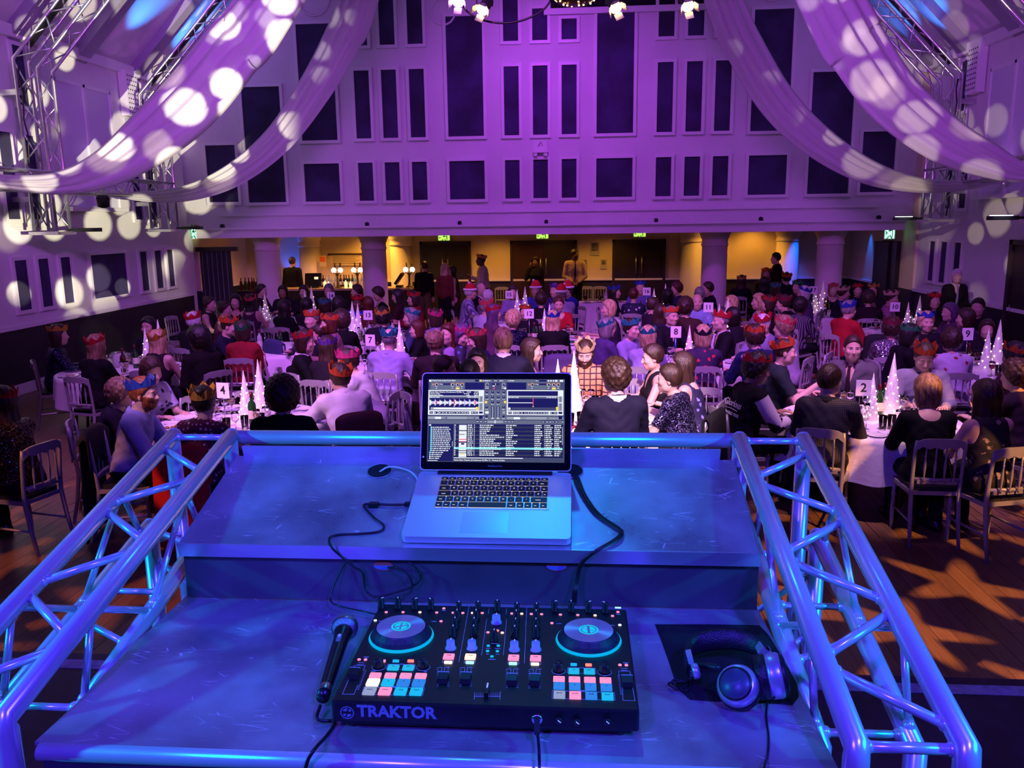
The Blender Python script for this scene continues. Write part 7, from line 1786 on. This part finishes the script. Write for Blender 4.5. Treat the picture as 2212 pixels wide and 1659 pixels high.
guest(1169, 648, 2, '15', 'person in a black lace top with back turned between table twelve and table fifteen', 'curly', 'dbr', '#17121c', **F_, lean=6)
guest(1506, 652, 184, '11', 'person in a pale blue shirt facing the booth at table eleven', 'bald', 'gr', '#8a98d0', lean=6, face_detail=True, h=.024)
guest(1578, 657, 250, '11', 'person in a mauve top raising a hand at table eleven', 'bob', 'bl', '#6a4a70', **F_, pose='raise', lean=6)
guest(1582, 685, -30, '11', 'person in a dark jacket with back turned right of card eleven', 'bob', 'blk', '#1c1522', **F_, lean=6)
guest(1637, 652, 266, '11', 'person in a strapless pale dress in profile right of table eleven', 'bob', 'bl', '#b09ac8', **F_, sleeve='none', neck='scoop', lean=5)
guest(1657, 656, 290, '11', 'person in a maroon top and red paper crown behind the strapless dress', 'bob', 'br', '#3a1828', **F_, crown='red', lean=6)
guest(1691, 655, -58, '11', 'person in a dark suit and dark red paper crown, back turned', 'short', 'dbr', '#12101a', crown='maroon', lean=10)
guest(1730, 662, 46, '17', 'person in a zebra striped jacket gesturing towards the cones', 'curly', 'blk', 'stripe:#16121c:#6a6080', **F_, lean=8, skn='d', pose='table')
guest(1834, 669, 62, '10', 'person in a red shirt and blue paper crown, back half turned', 'short', 'gr', '#a01c28', crown='blu', lean=8)
guest(1876, 645, 12, '10', 'person in a maroon top with hand to face behind the red shirt', 'curly', 'br', '#2a1626', **F_, pose='raise', lean=6)
guest(1927, 644, 118, '10', 'person in a pale pink top and cream paper crown behind card ten', 'short', 'br', '#9a6a88', **F_, crown='cream', lean=8, hp=-8)
guest(2019, 650, 182, '10', 'person in dark clothes, glasses and red paper crown by the far wall', 'bob', 'dbr', '#1c1420', **F_, crown='red', lean=4)
guest(2050, 675, 256, '10', 'person in a dim pink top bending towards table ten', 'bob', 'pur', '#5a3a58', **F_, lean=14)
guest(2084, 688, -60, '10', 'person in a dim violet top with back turned near the right-hand doorway', 'bob', 'dbr', '#3a2c54', **F_, lean=8)
guest(2112, 664, 216, '10', 'person in black beside the doorway wall behind table ten', 'short', 'blk', '#141018', lean=4)
guest(772, 654, 182, '13', 'person in a bright blue satin jacket and red paper crown', 'crop', 'blk', 'satin:#1440c0', crown='red', skn='d', lean=5, face_detail=True, h=.022)
guest(793, 658, -60, '13', 'person in a rust top beside the blue satin jacket', 'long', 'aub', '#6a3a3c', **F_, lean=6)
guest(828, 687, 4, '13', 'person in a dark top and amber paper crown with back turned at table thirteen', 'curly', 'blk', '#1a1420', crown='yel', lean=8)
guest(886, 686, 262, '13', 'person in a grey-blue top and teal paper crown facing table thirteen', 'bob', 'gr', '#3a4468', **F_, crown='teal', lean=8)
guest(938, 688, -52, '13', 'person in a lilac striped top and pink paper crown', 'bob', 'br', 'stripe:#5a4a78:#8a80b0', **F_, crown='pink', lean=6)
guest(892, 646, 258, '13', 'person in a red jacket and scarlet paper crown', 'bob', 'br', '#8a1a30', **F_, crown='red', lean=6)
guest(816, 636, 252, '14', 'person in a black dress in front of the purple-lit column', 'curly', 'dbr', BLK_, **F_, neck='scoop', lean=10, hp=-14, sleeve='short')
guest(858, 640, 266, '14', 'person in a wine-red top right of the purple-lit column', 'long', 'blk', '#3a1224', **F_, lean=8, hp=-10)
# ---- far rows
guest(702, 661, 4, '14', 'person in a dim red top and teal paper crown behind card fourteen', 'bob', 'br', '#4a1c28', **F_, crown='teal', lean=6)
guest(732, 660, 2, '14', 'person in a navy top with back turned beside card fourteen', 'curly', 'blk', '#161a38', lean=6)
guest(664, 660, 24, '14', 'person in a dark top sitting before the taller cone near the bar', 'long', 'blk', '#201828', **F_, lean=6)
guest(616, 665, 26, '18', 'person in black with back turned under the bar counter', 'long', 'blk', BLK_, **F_, lean=6)
guest(710, 628, 180, '14', 'person in a black coat and grey beanie facing the booth', 'beanie', 'gr', '#141018', lean=4)
guest(656, 631, 184, '14', 'person in dark clothes facing the booth in front of the till', 'bob', 'dbr', '#221826', **F_, lean=4)
guest(770, 629, 258, '14', 'person in a dark shirt in profile below the beer taps', 'short', 'dbr', '#1e1824', lean=6)
guest(566, 628, 92, '18', 'person in a maroon shirt in profile by the first column', 'short', 'blk', '#2c1a28', lean=6)
guest(611, 631, 178, '18', 'person in a dark top facing the booth below the bartender', 'bob', 'blk', '#24182a', **F_, skn='t', lean=4)
guest(454, 657, 92, '18', 'person in a sleeveless dark dress in profile near the curtained exit', 'bun', 'dbr', '#2a1620', **F_, sleeve='none', lean=5)
guest(487, 668, 78, '18', 'person in a pink strappy dress near the curtained exit', 'bun', 'dbr', '#5a2c48', **F_, sleeve='none', neck='scoop', lean=8)
guest(509, 652, 176, '18', 'person in a dark dress facing the booth near the curtained exit', 'long', 'blk', '#1c141c', **F_, sleeve='none', neck='scoop', lean=4)
guest(543, 652, 6, '18', 'person in a strappy plum dress and peach paper crown, back turned', 'long', 'blk', '#4a2444', **F_, sleeve='none', neck='scoop', crown='coral', lean=6)
guest(1017, 632, 82, '15', 'person in a striped shirt and santa hat left of table fifteen', 'short', 'wh', 'stripe:#4a4878:#b0a8d0', crown='santa', lean=8, face_detail=True, h=.024)
guest(1040, 625, 124, '15', 'person in a navy suit behind the striped shirt', 'bald', 'gr', '#14142c', lean=5, neck='v', extra=collar(WHT))
guest(1055, 641, 34, '15', 'person in a pale top with back half turned at table fifteen', 'short', 'wh', '#7a5a80', **F_, lean=6)
guest(1108, 632, 180, '15', 'person in a lavender top facing the booth by card fifteen', 'bob', 'dbr', '#8a78b0', **F_, lean=4)
guest(1157, 627, 190, '15', 'person in a blue shirt with santa hat and coral bow', 'short', 'gr', '#3a4aa8', crown='santa', lean=5)
guest(1198, 628, 204, '15', 'person in a violet jacket and purple paper crown', 'short', 'gr', '#3a2c60', crown='pur', lean=5)
guest(1212, 636, -30, '15', 'person in a white shirt and santa hat, back turned', 'short', 'gr', '#b0a8d0', crown='santa', lean=8)
guest(1225, 627, 240, '15', 'person in a royal blue shirt and santa hat', 'short', 'br', '#2c3a9a', crown='santa', lean=6)
guest(1314, 667, 264, '16', 'person in a backless dark dress in profile below table sixteen', 'bob', 'bl', '#2a2038', **F_, sleeve='none', neck='scoop', lean=6, face_detail=True, h=.022)
guest(1329, 631, 98, '16', 'person in a black top and blue paper crown in profile', 'long', 'blk', BLK_, **F_, crown='blu', lean=6)
guest(1383, 622, 182, '16', 'person in a lilac shirt and blue paper crown facing the booth', 'bald', 'gr', '#5a5aa0', crown='blu', lean=5)
guest(1369, 638, 10, '16', 'person in a navy dress with white flowers, back turned', 'short', 'aub', 'floral:#161838:#c8c0d8', **F_, lean=6)
guest(1460, 624, 266, '16', 'person in a slate jumper by the amber column', 'curly', 'aub', '#2a2c4a', **F_, lean=6)
guest(1442, 640, -10, '16', 'person in a navy jacket with back turned by the cone of table sixteen', 'bob', 'blk', '#14142a', **F_, lean=6)
guest(1412, 660, 60, '16', 'person in a dark top turning towards table sixteen', 'bun', 'br', '#2a1a30', **F_, lean=6)
guest(1426, 677, 6, '16', 'person in a dark lace top with back turned below table sixteen', 'long', 'br', '#241a2c', **F_, lean=8)
guest(1528, 624, 268, '11', 'person in a black shirt in profile before the purple column', 'short', 'dbr', '#17131f', lean=6)
guest(1511, 636, 10, '11', 'person in a navy top with back turned before the amber column', 'short', 'gr', '#1c1a38', lean=8)
guest(1602, 608, 22, '17', 'person in a black dress and gilt paper crown under the amber light', 'long', 'dbr', BLK_, **F_, crown='yel', lean=4)
guest(1650, 612, 2, '17', 'person in black with back turned under the amber light', 'long', 'blk', '#120f16', **F_, lean=6)
guest(1655, 592, 182, '17', 'person in a dark top and orange paper crown facing the booth, furthest back', 'long', 'gin', '#2a1418', **F_, crown='ora', lean=4, Y=20.4)
guest(1676, 625, 32, '17', 'person in a dark top and turquoise paper crown at table seventeen', 'bob', 'br', '#201830', **F_, crown='teal', lean=6)
guest(1698, 602, -20, '17', 'person in a navy top and tangerine paper crown, back turned', 'short', 'blk', '#14121e', crown='ora', lean=5)
guest(1722, 620, 236, '17', 'person in a black sleeveless top and green paper crown', 'bob', 'dbr', '#17121c', **F_, crown='grn', sleeve='none', lean=6)
guest(1735, 634, -58, '17', 'person in a mauve top and cobalt paper crown', 'bob', 'wh', '#5a4070', **F_, crown='blu', lean=6)
guest(1800, 626, 182, '17', 'person in a black vest top and peach paper crown behind the tall cone', 'bob', 'sb', BLK_, **F_, crown='coral', sleeve='none', neck='scoop', lean=4, Y=17.3)
guest(1823, 633, 100, '17', 'person in a dark dress and pale paper crown in profile', 'short', 'br', '#20182a', **F_, crown='cream', lean=8, sleeve='short')
guest(1853, 627, 188, '17', 'person in a dark jacket and crimson paper crown under the blue uplighter', 'short', 'dbr', '#1a1420', crown='red', lean=5, Y=17.3)
guest(1886, 628, 206, '17', 'person in a dark top and yellow paper crown by the blue-lit doorway', 'bob', 'br', '#241828', **F_, crown='yel', lean=5)
# ---- standing
guest(632, 566, 8, None, 'bartender in a black shirt standing with back turned behind the bar', 'crop', 'br', BLK_, stand=True, Y=20.95, pose='down')
guest(917, 576, 16, None, 'person in a black jumper and khaki trousers standing at the bar', 'short', 'dbr', '#100e12', stand=True, bottom='#6a5a44', pose='down', hy=30, Y=19.9)
guest(962, 581, 24, None, 'person in a rust jumper and black trousers standing by the dark door', 'long', 'bl', '#6a3028', **F_, stand=True, pose='down', Y=19.0)
guest(976, 586, 262, None, 'person in a green dress talking to the rust jumper', 'bob', 'dbr', '#3a4a20', **F_, stand=True, skirt=True, bottom='#2a3a1c', sleeve='none', pose='down', Y=19.45)
guest(1038, 562, 262, None, 'waiter in a white shirt and gilt paper crown holding a phone', 'crop', 'blk', '#b8a8a0', stand=True, crown='yel', skn='d', pose='phone', Y=19.9)
guest(1156, 566, 186, None, 'person in a black coat on the phone in the central doorway', 'curly', 'blk', '#0c0a0c', stand=True, skn='d', pose='ear', bottom='#5a4010', skirt=True, **F_, Y=21.85)
guest(1242, 550, 176, None, 'waiter in a cream shirt and black tie standing with hands clasped', 'short', 'blk', '#b49a70', stand=True, skn='d', pose='clasp', hy=40, extra=both(tie('#0c0a0c'), collar('#b49a70')), h=.022, Y=21.3)
guest(1675, 558, 280, None, 'waiter in a dark waistcoat standing by the blue-lit column', 'short', 'blk', '#1a1410', stand=True, pose='clasp', extra=collar(WHT), Y=20.3)
guest(2067, 597, 182, None, 'person in a dark jacket and pale blouse standing by the long right wall', 'short', 'wh', '#161018', **F_, stand=True, pose='clasp', neck='v', Y=15.2, extra=both(collar(WHT), tie('#8a84a8')))
ORD = {}
for loc, rz, T, lab, d in CHAIRS:
    who = lab.split(' with back')[0].split(' facing')[0].split(', ')[0]
    who = ' '.join(who.split()[:11])
    chair((loc[0], loc[1], 0), rz, 'silver banquet chair of the ' + who if len(who.split()) < 11 else 'silver chair of the ' + who, 'occupied banquet chairs', d < 10.5)
# empty chairs
for (px, py, dr, l, det) in ((398, 870, 185, 'empty silver chair across table four left of card four', True), (510, 858, 190, 'empty silver chair across table four behind its cones', True), (690, 835, 200, 'empty silver chair across table four behind the black top', True), (645, 800, 20, 'empty silver chair between table four and table seven', True),
                             (825, 858, 230, 'empty silver chair right of table four beside the white shirts', True), (885, 880, 275, 'empty silver chair between table four and the laptop', True), (1345, 830, 200, 'empty silver chair behind the navy suit at table three', True), (1520, 830, 10, 'empty silver chair between table three and the bomber jacket', True),
                             (392, 685, 100, 'empty silver chair against the long dado', False), (612, 705, 0, 'empty silver chair before the table nearest the exit', False), (1300, 700, 0, 'empty silver chair left of the backless dress', False), (1358, 672, 0, 'empty silver chair behind the navy flowered dress', False),
                             (1750, 760, 300, 'empty silver chair beside the green polo shirt', True), (1738, 700, 280, 'empty silver chair beyond the zebra jacket', False)):
    p = at(px, py, Z=.88); chair((p.x, p.y, 0), rad(-dr), l, 'empty banquet chairs', det)
for (px, dr, l) in ((1082, 180, 'pale empty chair against the bar wall behind the waiter'), (1268, 180, 'first pale empty chair against the bar wall under the posters'), (1296, 180, 'second pale empty chair against the bar wall under the posters')):
    p = at(px, 612, Y=21.6); chair((p.x, 21.7, 0), rad(-dr), l, 'chairs along the bar wall', False)
# coats and throws over chairs
for L_, dr, l, m, w, dp in ((L_BLUE, 78, 'long black overcoat hung over the chair of the pale blue shirt', mat('black_wool', (.006, .006, .008), .85), .54, .90), (L_RED, 4, 'bright red shawl hung over the chair of the plum spotted dress', mat('red_shawl', '#c0141c', .7), .46, .82), (L_BRN, -32, 'brown jacket hung over the chair of the leaning white shirt', mat('brown_jacket', '#4a2420', .7), .44, .5), (L_FUR, -62, 'black fur wrap hung over the chair of the sequinned dress', mat('black_fur', (.010, .009, .012), .95, bump=1.0, bscale=140), .46, .5)):
    coat((L_[0], L_[1], 0), rad(-dr), l, m, w, dp)
for k, (px, py, dr, l, m, w, dr_) in enumerate(((1216, 790, 0, 'violet-grey jacket hung over a chair beyond table three', mat('violet_jacket', '#4a3c64', .75), .5, .6), (560, 775, 60, 'cream wrap hung over a chair behind table four', mat('cream_wrap', '#c0a078', .8), .40, .55), (590, 755, 30, 'slate denim jacket hung over a chair left of table seven', mat('slate_denim', '#2c3058', .8), .44, .6), (1905, 745, 10, 'black coat hung over a chair behind the grey blazer', mat('black_wool'), .5, .7))):
    g_ = at(px, py, Z=.80); rz_ = rad(-dr); b_ = Matrix.Rotation(rz_, 3, 'Z') @ Vector((0, .27, 0)); lo_ = (g_.x + b_.x, g_.y + b_.y, 0)
    coat(lo_, rz_, l, m, w, dr_)
    chair(lo_, rz_, 'silver chair under the ' + ' '.join(l.split()[:3]), 'chairs with coats', True)
# ---------------------------------------------------------------- the bar and the buffet
bz = 1.02; b0, b1 = at(596, 618, Y=20.25), at(792, 618, Y=20.25)
BAR = thing('bar_counter', 'dark bar counter with pale top behind the first columns', 'bar counter')
MB().bx(b0.x, -4.1, 20.3, 20.75, 0, bz - .05).build('counter_front', mat('dark_bar_front', (.02, .014, .016), .5), BAR)
MB().bx(b0.x - .05, -4.05, 20.22, 20.85, bz - .05, bz).build('counter_top', mat('pale_bar_top', (.55, .42, .25), .25), BAR)
for k in range(6):
    x = b0.x + .1 + k * .42; MB().bx(x, x + .36, 20.28, 20.3, .15, .85).build('front_panel', mat('black_bar_panel', (.010, .008, .010), .4), BAR)
TAPM = mat('aged_brass', (.25, .16, .07), .3, .9)
for k, (px, l) in enumerate(((729, 'beer tap with two glowing globes behind the cone tips'), (772, 'beer tap with two glowing globes beside the purple column'), (884, 'beer tap with two glowing globes right of the purple column'))):
    p = at(px, 600, Y=20.45); t = thing('beer_tap', l, 'beer tap', (p.x, 20.45, bz), group='beer taps')
    b = MB(); b.flag = True; b.lathe([(.09, 0), (.09, .02), (.04, .05), (.025, .15), (.03, .3), (.06, .36), (.05, .38)], 14); b.build('column', TAPM, t)
    for s in (-1, 1):
        b = MB(); b.ell((s * .085, 0, .44), (.065, .065, .065), 12, 8); b.build('globe', glow('tap_globe', (1.0, .92, .78), 3.2), t)
        MB().tube([(s * .06, -.03, .36), (s * .085, -.04, .39)], .015, 6).build('arm', TAPM, t)
        MB().tube([(s * .06, .05, .42), (s * .07, .05, .62)], [.014, .020], 6).build('pump_handle', mat('dark_wood', (.05, .02, .01), .4), t)
till = thing('till', 'black till screen angled on the bar beside the bartender', 'till', (at(677, 610, Y=20.5).x, 20.5, bz))
MB().box((0, 0, .20), (.42, .05, .34), (rad(-15), 0, 0)).build('screen', mat('black_plastic', (.008, .008, .009), .25), till); MB().bx(-.12, .12, -.08, .12, 0, .05).build('stand', mat('black_plastic'), till); MB().box((.09, -.035, .25), (.10, .004, .06), (rad(-15), 0, 0)).build('lit_icon', glow('till_glow', (1, .7, .4), 1.5), till)
t2 = thing('card_terminal', 'dark till monitor leaning on the bar right of the purple column', 'till', (at(862, 612, Y=20.4).x, 20.45, bz)); MB().box((0, 0, .22), (.06, .3, .32), (0, rad(35), 0)).build('screen', mat('black_plastic'), t2); MB().bx(-.08, .08, -.1, .1, 0, .06).build('stand', mat('black_plastic'), t2)
for k, px in enumerate((703, 709, 748, 757)):
    p = at(px, 612, Y=20.4); t = thing('pillar_candle', ['outer cream candle of the pair beside the till', 'inner cream candle of the pair beside the till', 'outer cream candle of the pair between the taps', 'inner cream candle of the pair between the taps'][k], 'candle', (p.x, 20.36 + .06 * (k % 2), bz), group='glowing bar candles')
    b = MB(); b.flag = True; b.lathe([(.04, 0), (.04, .15 - .03 * (k % 2)), (.034, .155 - .03 * (k % 2))], 14); b.build('wax', mat('glowing_wax', (.8, .62, .35), .5, emit=(1, .72, .30), estr=1.3), t)
    b = MB(); b.ell((0, 0, .175 - .03 * (k % 2)), (.008, .008, .018), 8, 6); b.build('flame', glow('flame', (1, .75, .3), 12), t)
rn = random.Random(9); BC_ = ('amber', 'green', 'clear')
for k in range(15):
    x = at(694 + k * 6.2, 610, Y=20.78).x; kk = rn.choice(('green', 'brown', 'clear'))
    put('spirit_bottle', BOTT[kk][0], (x, 20.74 + rn.uniform(-.03, .05), bz), '%s spirit bottle in the row along the back of the bar' % kk, 'bottle', kk + ' spirit bottles on the bar', 0, [('bottle_label', BOTT[kk][1])])
for k in range(7):
    x = at(522 + k * 7, 610, Y=20.0).x; kk = rn.choice(('green', 'brown'))
    if k == 0:
        sb = thing('side_counter', 'low dark counter with bottles beside the curtained exit', 'counter'); MB().bx(at(516, 610, Y=20).x, at(572, 610, Y=20).x, 19.85, 20.2, 0, .98).build('cupboard', mat('dark_bar_front'), sb); MB().bx(at(514, 610, Y=20).x, at(574, 610, Y=20).x, 19.8, 20.25, .98, 1.01).build('worktop', mat('dark_bar_front'), sb)
    put('beer_bottle', BOTT[kk][0], (x, 19.98 + rn.uniform(-.05, .08), 1.01), '%s bottle on the low counter beside the curtained exit' % kk, 'bottle', kk + ' bottles on the low counter')
mb = thing('menu_board', 'framed pale menu board on the wall behind the beer taps', 'menu board', (0, 0, 0)); m0, m1 = at(712, 574, Y=YB - .03), at(786, 550, Y=YB - .03)
MB().bx(m0.x, m1.x, YB - .04, YB - .005, m0.z, m1.z).build('board', mat('menu_cream', (.6, .5, .38), .6), mb); MB().bx(m0.x - .03, m1.x + .03, YB - .06, YB - .005, m1.z, m1.z + .04).build('top_rail', mat('dark_wood', (.05, .02, .01), .4), mb)
for k in range(5): MB().bx(m0.x + .1, m1.x - .12 - .1 * (k % 2), YB - .043, YB - .04, m0.z + .05 + k * .045, m0.z + .06 + k * .045).build('menu_line', mat('dark_wood'), mb)
bf = thing('buffet_table', 'cloth-covered buffet table of dishes under the amber light', 'buffet table', (1.05, 19.2, 0))
MB().bx(-.95, .65, -.36, .36, .70, .74).build('table_top', LINEN, bf); b = MB(); n = 40
for s in (-1, 1):
    vs = []
    for k in range(n + 1): x = -.96 + 1.62 * k / n; vs += [(x, s * (.37 + .012 * math.sin(k * 1.4)), .02), (x, s * .365, .72)]
    b.add(vs, [(2 * k, 2 * k + 2, 2 * k + 3, 2 * k + 1) for k in range(n)])
b.flag = True; b.build('skirt_cloth', LINEN, bf)
for k in range(6):
    put('serving_plate', PLATE, (.30 + k * .24, 19.05 + .16 * (k % 2), .742), 'white plate of food on the buffet table', 'plate', 'plates on the buffet', 0, [('food', food(('brown', 'cream', 'red')[k % 3]))])
for k in range(4): put('buffet_glass', TUMB, (.25 + k * .33, 19.38, .742), 'clear tumbler at the back of the buffet table', 'glass', 'tumblers on the buffet')
put('sauce_bottle', BOTT['clear'][0], (.72, 19.28, .742), 'clear bottle standing among the buffet plates', 'bottle', None, 0, [('bottle_label', BOTT['clear'][1])])
